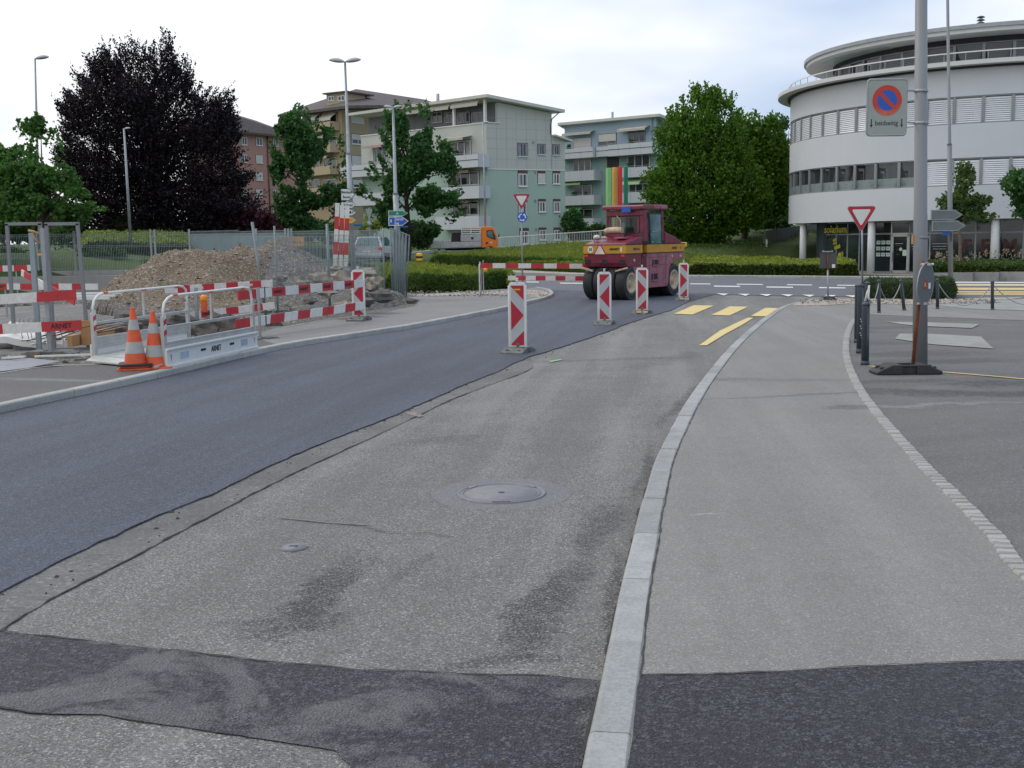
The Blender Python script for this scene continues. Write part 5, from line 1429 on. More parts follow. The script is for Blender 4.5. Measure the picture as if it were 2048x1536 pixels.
# upper clad storey with open roof terrace at the front corner
zpar = fr_.uz(976, 245)[1]
slab(gb, 'upper_wall', [C0, cr2, bk2, CL], zs, zpar, M_PANEL)
ins = 3.0
ti = C0 + (cr2 - C0).normalized() * 2.6 ; 
un, vn = (CR - C0).normalized(), (CL - C0).normalized()
t1_, t2_ = C0 + un * 2.3, C0 + vn * 0
zr0 = fr_.uz(1001, 205)[1]; zr1 = fr_.uz(1106, 226)[1]
mb = MB(); lo = [C0 + un * 1.35, cr2, bk2, CL + un * 1.35]; lo = [Vector((p.x, p.y, zpar)) for p in lo]
hi = [Vector((lo[0].x, lo[0].y, zr0)), Vector((lo[1].x, lo[1].y, zr1)), Vector((lo[2].x, lo[2].y, zr1)), Vector((lo[3].x, lo[3].y, zr0))]
mb.hexa(lo, hi); mb.obj('penthouse_wall', M_PANEL, gb, world=True)
mb = MB(); z = fr_.uz(966, 190)[1]
q = [C0 - un * .6 - vn * .9, cr2 + un * .7 - vn * .9, bk2 + un * .7, CL - un * .6 + vn]; zz = [z, fr_.uz(1120, 221)[1], fr_.uz(1120, 221)[1], z - .1]
mb.hexa([Vector((p.x, p.y, a - .28)) for p, a in zip(q, zz)], [Vector((p.x, p.y, a)) for p, a in zip(q, zz)]); mb.obj('roof', M_ROOFG, gb, world=True)
mb = MB(); q = [C0 + (CR - C0) * .83 - vn * .5, CR + un * .5 - vn * .5, back + un * .5, CL + (CR - C0) * .83]
mb.hexa([Vector((p.x, p.y, zl - .05 - (.5 if k in (1, 2) else 0))) for k, p in enumerate(q)], [Vector((p.x, p.y, zl + .1 - (.5 if k in (1, 2) else 0))) for k, p in enumerate(q)]); mb.obj('lower_roof', M_ROOFG, gb, world=True)
# cladding joints on the right facade
mb = MB()
for k in range(1, 8): 
    z = zs + k * .95
    if z < zr1: fr_.box(mb, 0, (cr2 - C0).length if z > zl else fr_.L, z, z + .02, 0, .006)
for k in range(1, 8):
    u = fr_.L * k / 8; fr_.box(mb, u, u + .02, zs, zl if u > fr_.L * .82 else zr1 - .1, 0, .007)
mb.obj('cladding_joints', M_FRAMEG, gb, world=True)
mb = MB(); fr_.box(mb, -.02, fr_.L, zs - .03, zs + .06, 0, .05); mb.obj('drip_edge', M_TRIM, gb, world=True)
for (x0, y0, x1, y1) in ((1036, 287, 1055, 313), (1076, 289, 1090, 309), (1106, 290, 1119, 310)):
    W(fr_, gb, x0, y0, x1, y1, M_FRAMEG, curtain=.2)
for (x0, y0, x1, y1) in ((1036.5, 342, 1054.5, 373), (1076, 343, 1090, 367), (1106, 343, 1119.5, 368)): W(fr_, gb, x0, y0, x1, y1, box=M_BROWN, curtain=.25, blind=.9 if x0 == 1076 else 0)
for (x0, y0, x1, y1) in ((1037, 400, 1054, 430), (1077.5, 399, 1091, 424), (1107, 399, 1120, 424)): W(fr_, gb, x0, y0, x1, y1, box=M_BROWN, curtain=.25)
for (x0, y0, x1, y1) in ((1040, 457, 1057, 488), (1078.5, 456, 1092, 480), (1108, 456, 1121, 480)): W(fr_, gb, x0, y0, x1, y1, box=M_BROWN, curtain=.25)
mb = MB(); zr = fr_.uz(1107, 226)[1]; u = (cr2 - C0).length - .15
mb.tube([fr_.P(u + .7, zr, .5), fr_.P(u + .1, zr - .6, .12), fr_.P(u, zr - 1.2, .1), fr_.P(u, zl + .1, .1)], .05, 8); mb.obj('drain_pipe', M_DPOST, gb, world=True)
for x, y in ((1066, 284.5), (1070, 344), (1070, 401), (1072, 458)):
    u, z = fr_.uz(x, y); mb = MB(); fr_.box(mb, u - .08, u + .08, z - .1, z + .1, 0, .12); mb.obj('vent_hood', M_FRAMEG, gb, world=True)
# left facade: parapet of the terrace, posts, glazing, awnings
mb = MB(); zp = zpar; fl.box(mb, 0, fl.L, zp - .05, zp + .04, -.05, .08); fr_.box(mb, 0, 1.5, zp - .05, zp + .04, -.05, .08); mb.obj('terrace_coping', M_TRIM, gb, world=True)
for px_ in (968, 906): 
    u, z = fl.uz(px_, 220); mb = MB(); fl.box(mb, u - .12, u + .12, zp, zt + .3, -.25, -.02); mb.obj('terrace_post', M_TRIM, gb, world=True)
dbk = -1.35 * abs(un.dot(fl.n)) + .02
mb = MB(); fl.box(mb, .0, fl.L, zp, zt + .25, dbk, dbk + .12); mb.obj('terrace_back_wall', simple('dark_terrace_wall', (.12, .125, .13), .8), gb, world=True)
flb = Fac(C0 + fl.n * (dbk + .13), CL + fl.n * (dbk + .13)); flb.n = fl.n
for x0, x1 in ((864, 885), (890, 905), (915, 940), (944, 966)): W(flb, gb, x0, 224, x1, 246, M_FRAMEG, sill=False)
for x0, x1, y0, y1, out in ((906, 960, 203, 215, 1.0), (857, 902, 211, 222, 1.0), (800, 850, 219, 229, 1.0)):
    awning(fl, gb, x0, y0, x1, y1, out - .6, M_AWN)
W(fl, gb, 904, 282, 942, 313, M_FRAMEW, mull=2, curtain=.2, sill=False); awning(fl, gb, 897, 273, 944, 283, 1.3, M_AWN)
W(fl, gb, 745, 292, 775, 325, M_FRAMEW, mull=2, curtain=.2, sill=False); awning(fl, gb, 742, 288, 780, 297, 1.2, M_AWNR)
W(fl, gb, 905, 344, 958, 371, M_FRAMEW, mull=2, sill=False); awning(fl, gb, 912, 340, 948, 347, .8, M_AWNR)
W(fl, gb, 905, 402, 958, 432, M_FRAMEW, mull=2, sill=False); awning(fl, gb, 915, 399, 948, 407, .8, M_AWNR)
W(fl, gb, 905, 456, 945, 480, M_FRAMEW, mull=1, sill=False)
balcony(fl, gb, 885, 313, 979, 336, 1.5, joints=4); balcony(fl, gb, 703, 331, 800, 352, 1.5, joints=4, band=True)
balcony(fl, gb, 880, 375, 981, 397, 1.5, joints=3, band=False); balcony(fl, gb, 893, 433, 981, 457, 1.5, joints=3, band=False)
balcony(fl, gb, 703, 388, 790, 410, 1.5, joints=3, band=False)
u, z = fl.uz(847, 206); mb = MB(); mb.cyl(fl.P(u, zt, -2), fl.P(u, fl.uz(847, 184)[1], -2), .16, n=12); mb.obj('chimney', M_GALV, gb, world=True)

def balcony_plant(f, par, px, py, out, w=.5):
    u, z = f.uz(px, py); p = f.P(u, z, out); mb = MB(); f.box(mb, u - w / 2, u + w / 2, z - .25, z, out - .1, out + .1); bx_ = mb.obj('flower_box', M_BROWN, par, world=True)
    PLANTS.append((p, w, par))
PLANTS = []
for x, y in ((905, 312), (930, 311), (925, 374), (760, 331)): balcony_plant(fl, gb, x, y, 1.2)
mb = MB()
for x, y in ((915, 360), (935, 420)): u, z = fl.uz(x, y); fl.box(mb, u - .3, u + .3, z - .8, z + .2, .5, 1.0)
mb.obj('balcony_furniture', M_WOODD, gb, world=True)
# --- blue green block behind the roller
E0, E1 = D(1118, 470, 135), D(1312, 470, 126); E2 = E1 + Vector((4.5, 9, 0))
bgb = thing('apartment_building', 'blue green apartment block with white edged roof and stacked balconies', 'building', (E0.x, E0.y, 0))
f = Fac(E0, E1)
bk = Vector((3, 10, 0))
zA = f.uz(1200, 316)[1]; zT = f.uz(1225, 240)[1]
slab(bgb, 'lower_wall', [E0, E1, E1 + bk, E0 + bk], -1, zA, M_BGW)
slab(bgb, 'upper_wall', [E0 + (E1 - E0) * .07, E1, E1 + bk, E0 + bk], zA, zT, M_BLUEW)
fs_ = Fac(E1, E2); slab(bgb, 'side_wall', [E1 + Vector((-.5, .1, 0)), E2, E2 + Vector((-3, 3, 0))], -1, zT + .2, M_BLUEW)
mb = MB(); zl_, zp_, ze_ = f.uz(1122, 247)[1], f.uz(1310, 229.5)[1], f.uz(1310, 229.5)[1] - .3
q = [E0 + Vector((-.1, -1.1, 0)), E1 + Vector((.2, -1.1, 0)), E2 + Vector((2.5, 0, 0)), E1 + bk * 1.2, E0 + bk * 1.1]; zz = [zl_, zp_, zp_ - 1.0, zp_ - .4, zl_ - .4]
mb.hexa([Vector((p.x, p.y, a - .3)) for p, a in zip(q, zz)], [Vector((p.x, p.y, a)) for p, a in zip(q, zz)]); mb.obj('roof', M_ROOFG, bgb, world=True)
u, z = f.uz(1194, 238); mb = MB(); mb.cyl(f.P(u, z - 2, -3), f.P(u, f.uz(1194, 220)[1], -3), .14, n=10); mb.obj('chimney', M_GALV, bgb, world=True)
W(f, bgb, 1148, 276, 1182, 296, blind=.95, sill=False); W(f, bgb, 1197, 268, 1233, 292, M_FRAMEG, blind=.6, mull=1, sill=False); W(f, bgb, 1257, 262, 1290, 286, M_FRAMEG, mull=2, sill=False)
awning(f, bgb, 1133, 263, 1190, 271, .9, M_AWN); awning(f, bgb, 1244, 253, 1300, 263, 1.0, M_AWN)
balcony(f, bgb, 1130, 298, 1200, 316, 1.3, joints=3); balcony(f, bgb, 1202, 294, 1228, 312, .9, joints=2); balcony(f, bgb, 1230, 288, 1318, 309, 1.3, joints=4)
W(f, bgb, 1146, 318, 1182, 343, mull=2, sill=False); W(f, bgb, 1215, 313, 1237, 335, glass=M_BLACK, fr=M_BROWN, mull=0, sill=False); W(f, bgb, 1255, 310, 1300, 336, mull=2, sill=False)
balcony(f, bgb, 1130, 343, 1203, 361, 1.4, joints=3, band=False, rail=False); balcony(f, bgb, 1256, 335, 1318, 353, 1.4, joints=3, band=False)
W(f, bgb, 1148, 370, 1184, 392, mull=1, sill=False); W(f, bgb, 1258, 367, 1300, 385, mull=2, sill=False)
awning(f, bgb, 1131, 363, 1171, 371, 1.1, M_AWNG); awning(f, bgb, 1256, 356, 1292, 370, 1.3, M_AWNG)
balcony(f, bgb, 1130, 392, 1203, 409, 1.4, joints=3, band=False); balcony(f, bgb, 1256, 385, 1318, 404, 1.4, joints=3, band=False)
W(f, bgb, 1150, 418, 1186, 438, mull=1, sill=False); awning(f, bgb, 1131, 410, 1172, 425, 1.3, M_AWNG)
balcony(f, bgb, 1160, 437, 1203, 455, 1.4, joints=2, band=False)
W(f, bgb, 1150, 458, 1186, 472, mull=1, sill=False)

for x, y in ((1150, 297), (1275, 287), (1270, 334), (1160, 391)): balcony_plant(f, bgb, x, y, 1.1)
# --- tan house behind
K0, K1 = D(612, 450, 136), D(690, 450, 129); K2 = D(800, 450, 138)
tb = thing('apartment_building', 'tan rendered apartment house with brown hipped roof behind the grey block', 'building', (K0.x, K0.y, 0))
f1, f2 = Fac(K0, K1), Fac(K1, K2)
bk = Vector((4, 14, 0))
zE = f2.uz(712, 212)[1]
slab(tb, 'wall', [K0, K1, K2, K2 + bk, K0 + bk + Vector((-2, 0, 0))], -1, zE, M_TANW)
mb = MB()
ridge0, ridge1 = D(712, 178, 140), D(850, 199, 152)
ev = [D(556, 229, 137), D(690, 211, 126.5), D(760, 210, 129), D(905, 216, 145), D(905, 216, 160), D(600, 220, 160)]
V_ = ev + [ridge0, ridge1]
mb.add(V_, [(0, 1, 6), (1, 2, 6), (2, 3, 7, 6), (3, 4, 7), (4, 5, 6, 7), (5, 0, 6)])
mb.add([v - Vector((0, 0, .3)) for v in ev] + ev, [(i, (i + 1) % 6, 6 + (i + 1) % 6, 6 + i) for i in range(6)] + [(5, 4, 3, 2, 1, 0)])
mb.obj('roof', M_ROOFB, tb, world=True)
dz = Fac(D(652, 200, 131.5), D(690, 200, 130))
u0, u1, z0, z1 = dz.quad(653, 187, 691, 206)
mb = MB(); dz.box(mb, u0, u1, z0 - .6, z1, -3.5, 0); mb.obj('dormer', M_TANW, tb, world=True)
mb = MB(); dz.box(mb, u0 - .3, u1 + .5, z1, z1 + .15, -4.5, .35); mb.obj('dormer_roof', M_ROOFB, tb, world=True)
W(dz, tb, 657, 192, 669, 202, sill=False); W(dz, tb, 676, 191, 690, 202, sill=False)
W(f2, tb, 702, 227, 727, 246, blind=1.0, mull=0); W(f2, tb, 703, 269, 728, 289, blind=.55); W(f2, tb, 704, 312, 730, 331, blind=.9, mull=0); W(f2, tb, 706, 360, 731, 376, blind=.6)
for y0, y1, aw in ((247, 262, (618, 225, 676, 243)), (290, 305, (618, 266, 670, 278)), (333, 348, (618, 308, 668, 318)), (375, 392, None)):
    balcony(f1, tb, 615, y0 + 2, 680, y1 + 2, 1.2, joints=3, band=False, mat=M_TANW, rail=False)
    W(f1, tb, 622, y0 - 17, 640, y0 + 3, mull=1, sill=False); W(f1, tb, 648, y0 - 17, 674, y0 + 3, mull=1, sill=False)
    if aw: awning(f1, tb, aw[0], aw[1], aw[0] + 27, aw[3], 1.0, M_AWN); awning(f1, tb, aw[0] + 30, aw[1], aw[2], aw[3], 1.0, M_AWN)
# --- pink house far left
K0, K1 = D(380, 450, 158), D(600, 450, 176)
pb_ = thing('apartment_building', 'pink rendered apartment house with brown roof beside the copper beech', 'building', (K0.x, K0.y, 0))
f = Fac(K0, K1); bk = Vector((-3, 14, 0))
zE = f.uz(500, 268)[1]
slab(pb_, 'wall', [K0, K1, K1 + bk, K0 + bk], -1, zE, M_PINKW)
mb = MB(); up_ = Vector((0, 0, 1))
e = [K0 + Vector((-1, -1, 0)), K1 + Vector((1, -1, 0)), K1 + bk + Vector((1, 1, 0)), K0 + bk + Vector((-1, 1, 0))]; e = [Vector((p.x, p.y, zE)) for p in e]
r0_ = (e[0] + e[3]) / 2 + Vector((5, 1, 3.4)); r1_ = (e[1] + e[2]) / 2 + Vector((-7, -1, 3.4))
mb.add(e + [r0_, r1_], [(0, 1, 5, 4), (1, 2, 5), (2, 3, 4, 5), (3, 0, 4), (3, 2, 1, 0)]); mb.obj('roof', M_ROOFB, pb_, world=True)
mb = MB(); f.box(mb, -1, f.L + 1, zE - .15, zE + .15, .7, .95); mb.obj('gutter', M_BROWN, pb_, world=True)
for yr, bl in ((275, (0, 0, 0, 0)), (310, (0, 0, 1, 0)), (345, (1, 1, 1, 0)), (379, (1, 1, 1, 0)), (413, (0, 0, 1, 0))):
    for i, (x0, x1) in enumerate(((452, 462), (483, 494), (512, 525), (546, 556))):
        dy = (x0 - 483) * .045 * (1 if yr < 330 else .5)
        W(f, pb_, x0, yr + dy - 1, x1, yr + 15 + dy, blind=.95 if bl[i] else 0, mull=0 if bl[i] else 1, curtain=.15)
mb = MB(); u, _ = f.uz(536.5, 350); mb.cyl(f.P(u, 0, .1), f.P(u, zE, .1), .09, n=8); mb.obj('drain_pipe', M_PIPE, pb_, world=True)

# ------------------------------------------------------------------ round white building
RC = Vector((27.4, 64.7, 0)); RR = 11.2
rb_ = thing('round_building', 'round white office building with ribbon windows and recessed roof storey', 'building', (RC.x, RC.y, 0))
def ang_of(px, r_):
    """angle on the circle of radius r_ where the view ray of column px meets its near side"""
    d = ray(px, 400); d = Vector((d.x, d.y, 0)).normalized(); oc = -RC; b = oc.dot(d); c_ = oc.length_squared - r_ * r_; q = b * b - c_
    if q < 0: return None
    p = d * (-b - math.sqrt(q)); return math.atan2(p.y - RC.y, p.x - RC.x)
def arc(name, r0, r1, z0, z1, a0, a1, mat, parent=rb_, n=None, smooth_=True, root=rb_):
    """ring sector between radii r0<r1"""
    n = n or max(2, int(abs(a1 - a0) / R(2.0))); mb = MB(); vs_ = []
    for i in range(n + 1):
        a = a0 + (a1 - a0) * i / n; c_, s_ = math.cos(a), math.sin(a)
        q = [(r0 * c_, r0 * s_, z0), (r1 * c_, r1 * s_, z0), (r1 * c_, r1 * s_, z1), (r0 * c_, r0 * s_, z1)]
        vs_ += [q[0], q[1], q[1], q[2], q[2], q[3], q[3], q[0]]
    for i in range(n):
        for k in range(4):
            mb.sm.append(True); mb.m.append(0)
            mb.f.append([i * 8 + 2 * k, i * 8 + 2 * k + 1, (i + 1) * 8 + 2 * k + 1, (i + 1) * 8 + 2 * k])
    full = abs(abs(a1 - a0) - 2 * math.pi) < 1e-3
    if not full:
        mb.f.append([6, 4, 2, 0]); mb.f.append([n * 8 + 2 * k for k in range(4)]); mb.sm += [False, False]; mb.m += [0, 0]
    mb.v = vs_
    return mb.obj(name, mat, parent)
Z = dict(soff=2.37, w1=3.97, w1t=5.29, w2=6.89, w2t=8.19, par=9.54, ter=9.76, rb=11.25, rt=11.56)
A0, A1 = R(150), R(390)
FA0, FA1 = R(-190), R(20)
full = (0, 2 * math.pi)
arc('wall_band', RR - .35, RR, Z['soff'], Z['w1'], *full, M_RWHITE, n=120)
arc('wall_band', RR - .35, RR, Z['w1t'], Z['w2'], *full, M_RWHITE, n=120)
arc('wall_band', RR - .35, RR, Z['w2t'], Z['par'], *full, M_RWHITE, n=120)
arc('terrace_rim', RR - .35, RR + .72, Z['par'] + .02, Z['ter'], *full, M_RIMW, n=120)
arc('terrace_groove', RR - .2, RR + .15, Z['par'] - .08, Z['par'] + .02, *full, M_BLACK, n=120)
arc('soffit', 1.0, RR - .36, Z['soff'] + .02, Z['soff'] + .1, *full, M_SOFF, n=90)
arc('floor_core', RR - 2.2, RR - 1.2, Z['soff'] + .1, Z['w2t'], *full, M_DARK, n=90)
arc('roof_slab', .1, RR - .85, Z['rb'], Z['rt'], *full, M_RIMW, n=120)
arc('roof_edge', RR - .84, RR - .72, Z['rt'] - .12, Z['rt'] + .06, *full, M_GALV, n=120)
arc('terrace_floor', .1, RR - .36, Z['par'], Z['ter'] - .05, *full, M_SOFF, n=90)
arc('penthouse_core', .5, RR - 3.0, Z['ter'] - .05, Z['rb'], *full, simple('dark_penthouse_wall', (.05, .052, .055), .7), n=60)
arc('terrace_handrail', RR + .06, RR + .10, Z['ter'] + .44, Z['ter'] + .49, *full, M_TRIM, n=120)
for k in range(72):
    a = R(k * 5); mb = MB(); mb.box(((RR + .08) * math.cos(a), (RR + .08) * math.sin(a), Z['ter'] + .22), (.025, .025, .5)); mb.obj('rail_post', M_GALV, rb_)
def rwin(aL, aR, z0, z1, r_, kind, wid=.045):
    """curved window bay: frame, pane, blinds made of single slats in one part"""
    fo = arc('window', r_ - .14, r_ - .04, z0, z0 + .07, aL, aR, M_FRAMEG, n=2)
    arc('head', r_ - .14, r_ - .04, z1 - .06, z1, aL, aR, M_FRAMEG, fo, n=2)
    for a in (aL, aR): pass
    ww = .075 / r_
    arc('mullion', r_ - .16, r_ - .02, z0 + .07, z1 - .06, aL, aL + ww, M_FRAMEG, fo, n=1)
    arc('mullion', r_ - .16, r_ - .02, z0 + .07, z1 - .06, aR - ww, aR, M_FRAMEG, fo, n=1)
    arc('pane', r_ - .13, r_ - .11, z0 + .07, z1 - .06, aL + ww, aR - ww, M_GLASS if kind != 'dark' else M_GLASSG, fo, n=2)
    if kind in ('blind', 'darkblind'):
        mb = MB(); nsl = int((z1 - z0 - .13) / .095)
        m_ = 3
        for s_ in range(nsl):
            zc_ = z0 + .11 + s_ * .095
            for j in range(m_):
                b0 = aL + ww + (aR - aL - 2 * ww) * j / m_; b1 = aL + ww + (aR - aL - 2 * ww) * (j + 1) / m_
                r1, r2 = r_ - .10, r_ - .055
                P_ = lambda r, a, z: (r * math.cos(a), r * math.sin(a), z)
                mb.add([P_(r2, b0, zc_ - .042), P_(r2, b1, zc_ - .042), P_(r1, b1, zc_ + .040), P_(r1, b0, zc_ + .040)], [(0, 1, 2, 3)])
        o = mb.obj('venetian_blind', M_BLINDS if kind == 'blind' else M_FRAMEG, fo)
        arc('blind_back', r_ - .105, r_ - .102, z0 + .07, z1 - .06, aL + ww, aR - ww, M_BLINDD, fo, n=2)
    elif kind == 'frost':
        arc('frosted_strip', r_ - .108, r_ - .10, z0 + .07, z0 + .5, aL + ww, aR - ww, simple('frosted_glass', (.20, .25, .25), .5) if 'frosted_glass' not in bpy.data.materials else bpy.data.materials['frosted_glass'], fo, n=2)
nb = 54
for k in range(nb):
    a = 2 * math.pi * k / nb - .04; b = 2 * math.pi * (k + 1) / nb - .04
    am = ((a + b) / 2) % (2 * math.pi)
    if not (R(140) < am < R(300)): 
        if am < R(60) or am > R(300): kind1 = kind2 = 'dark'
        else: continue
    p = RC + Vector((math.cos(am), math.sin(am), 0)) * RR; pxm = 1024 + FPX * p.x / p.y
    rwin(a, b, Z['w2'], Z['w2t'], RR, 'blind')
    rwin(a, b, Z['w1'], Z['w1t'], RR, 'frost' if pxm < 1838 and am < R(270) else 'blind')
arc('back_windows', RR - .2, RR - .1, Z['w1'], Z['w1t'], R(-60) + .0, R(140), M_GLASSG)
arc('back_windows', RR - .2, RR - .1, Z['w2'], Z['w2t'], R(-60) + .0, R(140), M_GLASSG)
# roof storey glazing
rp = RR - 2.4
nb = 40
for k in range(nb):
    a = 2 * math.pi * k / nb; b = 2 * math.pi * (k + 1) / nb; am = (a + b) / 2
    if R(130) < am < R(310):
        rwin(a, b, Z['ter'], Z['rb'] - .25, rp, ('darkblind', 'dark', 'dark', 'darkblind', 'darkblind')[k % 5])
arc('roof_band', rp - .1, rp + .04, Z['rb'] - .25, Z['rb'], *full, M_DARK, n=80)
# louvres under the left of the roof
lv = MB()
for k in range(16):
    a = R(178 + k * 2.2); r0, r1 = RR - 2.5, RR - 1.45
    q = [(r0, a), (r1, a), (r1, a + R(1.7)), (r0, a + R(1.7))]; lv.hexa([Vector((r * math.cos(t), r * math.sin(t), Z['rb'] - .03)) for r, t in q], [Vector((r * math.cos(t), r * math.sin(t), Z['rb'] - .005)) for r, t in q])
lv.obj('roof_light_panels', simple('pale_green_glass', (.42, .50, .46), .3), rb_)
mb = MB(); c = D(1961, 60, 57.5) - Vector((RC.x, RC.y, 0)); z0 = Z['rt'] - .1
mb.cyl((c.x, c.y, z0), (c.x, c.y, z0 + .5), .17, n=12)
for k in range(3): mb.lathe([(.1, z0 + .5 + k * .14), (.21, z0 + .53 + k * .14), (.1, z0 + .6 + k * .14)], c=(c.x, c.y, 0), n=12)
mb.obj('chimney', M_DPOST, rb_)
# columns
for px_, dark in ((1608, 0), (1745, 0), (1993, 0), (1590, 1)):
    rr = RR - (.32 if not dark else 2.2); a = ang_of(px_, rr)
    if a is None: a = R(190)
    mb = MB(); mb.cyl((rr * math.cos(a), rr * math.sin(a), -.6), (rr * math.cos(a), rr * math.sin(a), Z['soff'] + .05), .19, n=20); mb.obj('column', M_RIMW if not dark else M_FRAMEG, rb_)
# shop front, faceted by its mullions
rg = RR - 1.0
cols_ = [1654, 1676, 1698, 1722, 1752, 1786, 1822, 1863, 1907, 1954, 2002, 2050, 2098, 2150]
ang = [ang_of(x, rg) for x in cols_]
zf = -.32; ztr = D(1750, 468, 56).z
P3 = lambda a, r=rg, z=0: Vector((r * math.cos(a), r * math.sin(a), z))
for i in range(len(ang) - 1):
    a, b = ang[i], ang[i + 1]; A, B = P3(a), P3(b); d = (B - A).normalized(); nn = Vector((d.y, -d.x, 0)); 
    if nn.dot(A) < 0: nn = -nn
    door = cols_[i] == 1786
    mb = MB()
    for (z0, z1) in ((zf, zf + .12), (ztr - .04, ztr + .04), (Z['soff'] - .08, Z['soff'])): mb.beam(A + Vector((0, 0, (z0 + z1) / 2)), B + Vector((0, 0, (z0 + z1) / 2)), .09, z1 - z0)
    mb.box(A + Vector((0, 0, (Z['soff'] + zf) / 2)), (.07, .1, Z['soff'] - zf), math.atan2(d.y, d.x))
    fo = mb.obj('shop_window' if not door else 'shop_door', M_FRAMEG if not door else M_ALU, rb_)
    for (z0, z1) in ((zf + .12, ztr - .04), (ztr + .04, Z['soff'] - .08)):
        mb = MB(); mb.beam(A + nn * 0 + Vector((0, 0, (z0 + z1) / 2)), B + Vector((0, 0, (z0 + z1) / 2)), .02, z1 - z0); mb.obj('pane', M_GLASSG, fo)
    if door:
        mb = MB(); 
        for t in (.06, .94): q = A.lerp(B, t) + nn * .03; mb.box(q + Vector((0, 0, (zf + ztr) / 2)), (.12, .06, ztr - zf), math.atan2(d.y, d.x))
        for z in (zf + .1, ztr - .08): mb.beam(A + nn * .03 + Vector((0, 0, z)), B + nn * .03 + Vector((0, 0, z)), .06, .14)
        mb.obj('door_frame', M_ALU, fo)
        mb = MB(); M_ = frame(A.lerp(B, .45) + nn * .07 + Vector((0, 0, 1.22)), d)
        put_text(mb, '———', .10, M_, .01, width=.42)
        for k in range(3): put_text(mb, '——', .06, frame(A.lerp(B, .42) + nn * .07 + Vector((0, 0, 1.12 - k * .22)), d), .0, width=.24)
        mb.obj('door_print', M_LETW, fo)
        mb = MB(); mb.lathe([(0, .012), (.09, .01)], c=A.lerp(B, .55) + nn * .06 + Vector((0, 0, .93)), M=frame((0, 0, 0), d).to_3x3(), n=16); mb.obj('round_sticker', M_PAPER, fo)
        q = A.lerp(B, .78) + nn * .08; mb = MB(); mb.box(q + Vector((0, 0, .75)), (.22, .01, .3), math.atan2(d.y, d.x)); mb.obj('notice', M_PAPER, fo)
        q = A.lerp(B, .1) + nn * .1; mb = MB(); mb.box(q + Vector((0, 0, .55)), (.03, .04, .5), math.atan2(d.y, d.x)); mb.obj('handle', M_GALV, fo)
    if cols_[i] == 1752:
        for r_ in range(3):
            for c_ in range(3):
                q = A.lerp(B, .24 + .29 * c_) + nn * .03 + Vector((0, 0, 1.28 - r_ * .31)); mb = MB(); mb.box(q, (.235, .01, .19), math.atan2(d.y, d.x)); o = mb.obj('notice', M_PAPER, fo)
                mb = MB(); mb.box(q + nn * .008 + Vector((0, 0, .01)), (.09, .004, .07), math.atan2(d.y, d.x)); mb.obj('print', M_CURT, o)
    if cols_[i] in (1822, 1863):
        mb = MB()
        for k in range(3): put_text(mb, '—————', .09, frame(A.lerp(B, .45) + nn * .03 + Vector((0, 0, 1.2 - k * .13)), d), .008, width=.75 - .06 * k)
        mb.obj('window_print', M_LETW, fo)
for ch, px_ in (('F', 1937), ('E', 1974), ('M', 2024), ('I', 2062)):
    a = ang_of(px_, rg + .05); q = P3(a, rg + .05, 1.05); d = Vector((-math.sin(a), math.cos(a), 0)) ; d = d if d.x > 0 else -d
    mb = MB(); put_text(mb, ch, .85, frame(q, d), .03); mb.obj('window_letter', M_LETR, rb_)
a = ang_of(1672, rg + .04); q = P3(a, rg + .06, D(1672, 459, 60).z); d = Vector((-math.sin(a), math.cos(a), 0)); d = d if d.x > 0 else -d
mb = MB(); dd = (P3(ang_of(1693, rg + .3), rg + .3) - P3(ang_of(1652, rg + .3), rg + .3)); MM = frame(P3(ang_of(1672, rg + .3), rg + .3, D(1672, 459, 60).z), dd)
put_text(mb, 'solarium', .55, MM, .01, width=dd.length * 1.08); mb.obj('shop_lettering', M_LETY, rb_)
mb = MB()
for (px_, y, w, h, rot, s_) in ((1671, 480, 10, 6, 18, '▬'), (1672, 486, 12, 5, 18, '▬'), (1677, 494, 19, 9, 14, '▬'), (1684, 509, 17, 9, 12, 'MIN D'), (1689, 520, 22, 6, 12, '▬')):
    aa = ang_of(px_, rg + .2); Y_ = (P3(aa, rg + .2) + RC).y; z = D(px_, y, Y_).z
    MM = frame(P3(aa, rg + .2, z), dd) @ Matrix.Rotation(R(rot), 4, 'Z'); w_, h_ = w * Y_ / FPX, h * Y_ / FPX
    if s_ == 'MIN D': put_text(mb, s_, h_ * 1.15, MM, .012, width=w_)
    else:       # lines too small to read in the photograph: only their broken outline
        for q_ in range(5): mb.hexa([MM @ Vector((w_ * (-.5 + q_ * .2 + a_), b_ * h_, -.004)) for a_, b_ in ((0, -.4), (.17, -.4), (.15, .4), (.02, .4))], [MM @ Vector((w_ * (-.5 + q_ * .2 + a_), b_ * h_, .004)) for a_, b_ in ((0, -.4), (.17, -.4), (.15, .4), (.02, .4))])
mb.obj('shop_lettering', M_LETY, rb_)
# interior wall and floor of the ground storey
arc('inner_core', .4, rg - 1.8, -.6, Z['soff'], ang_of(1660, rg), ang_of(1660, rg) + R(330), M_DARK, n=60)
arc('shop_floor', .3, RR + .8, -.55, zf + .01, *full, M_CONC, n=90)
q = P3(ang_of(1652, rg), rg - .1); mb = MB(); mb.box(q + Vector((0, .5, 1.0)), (.5, 1.4, 2.8)); mb.obj('corner_wall', M_DPOST, rb_)

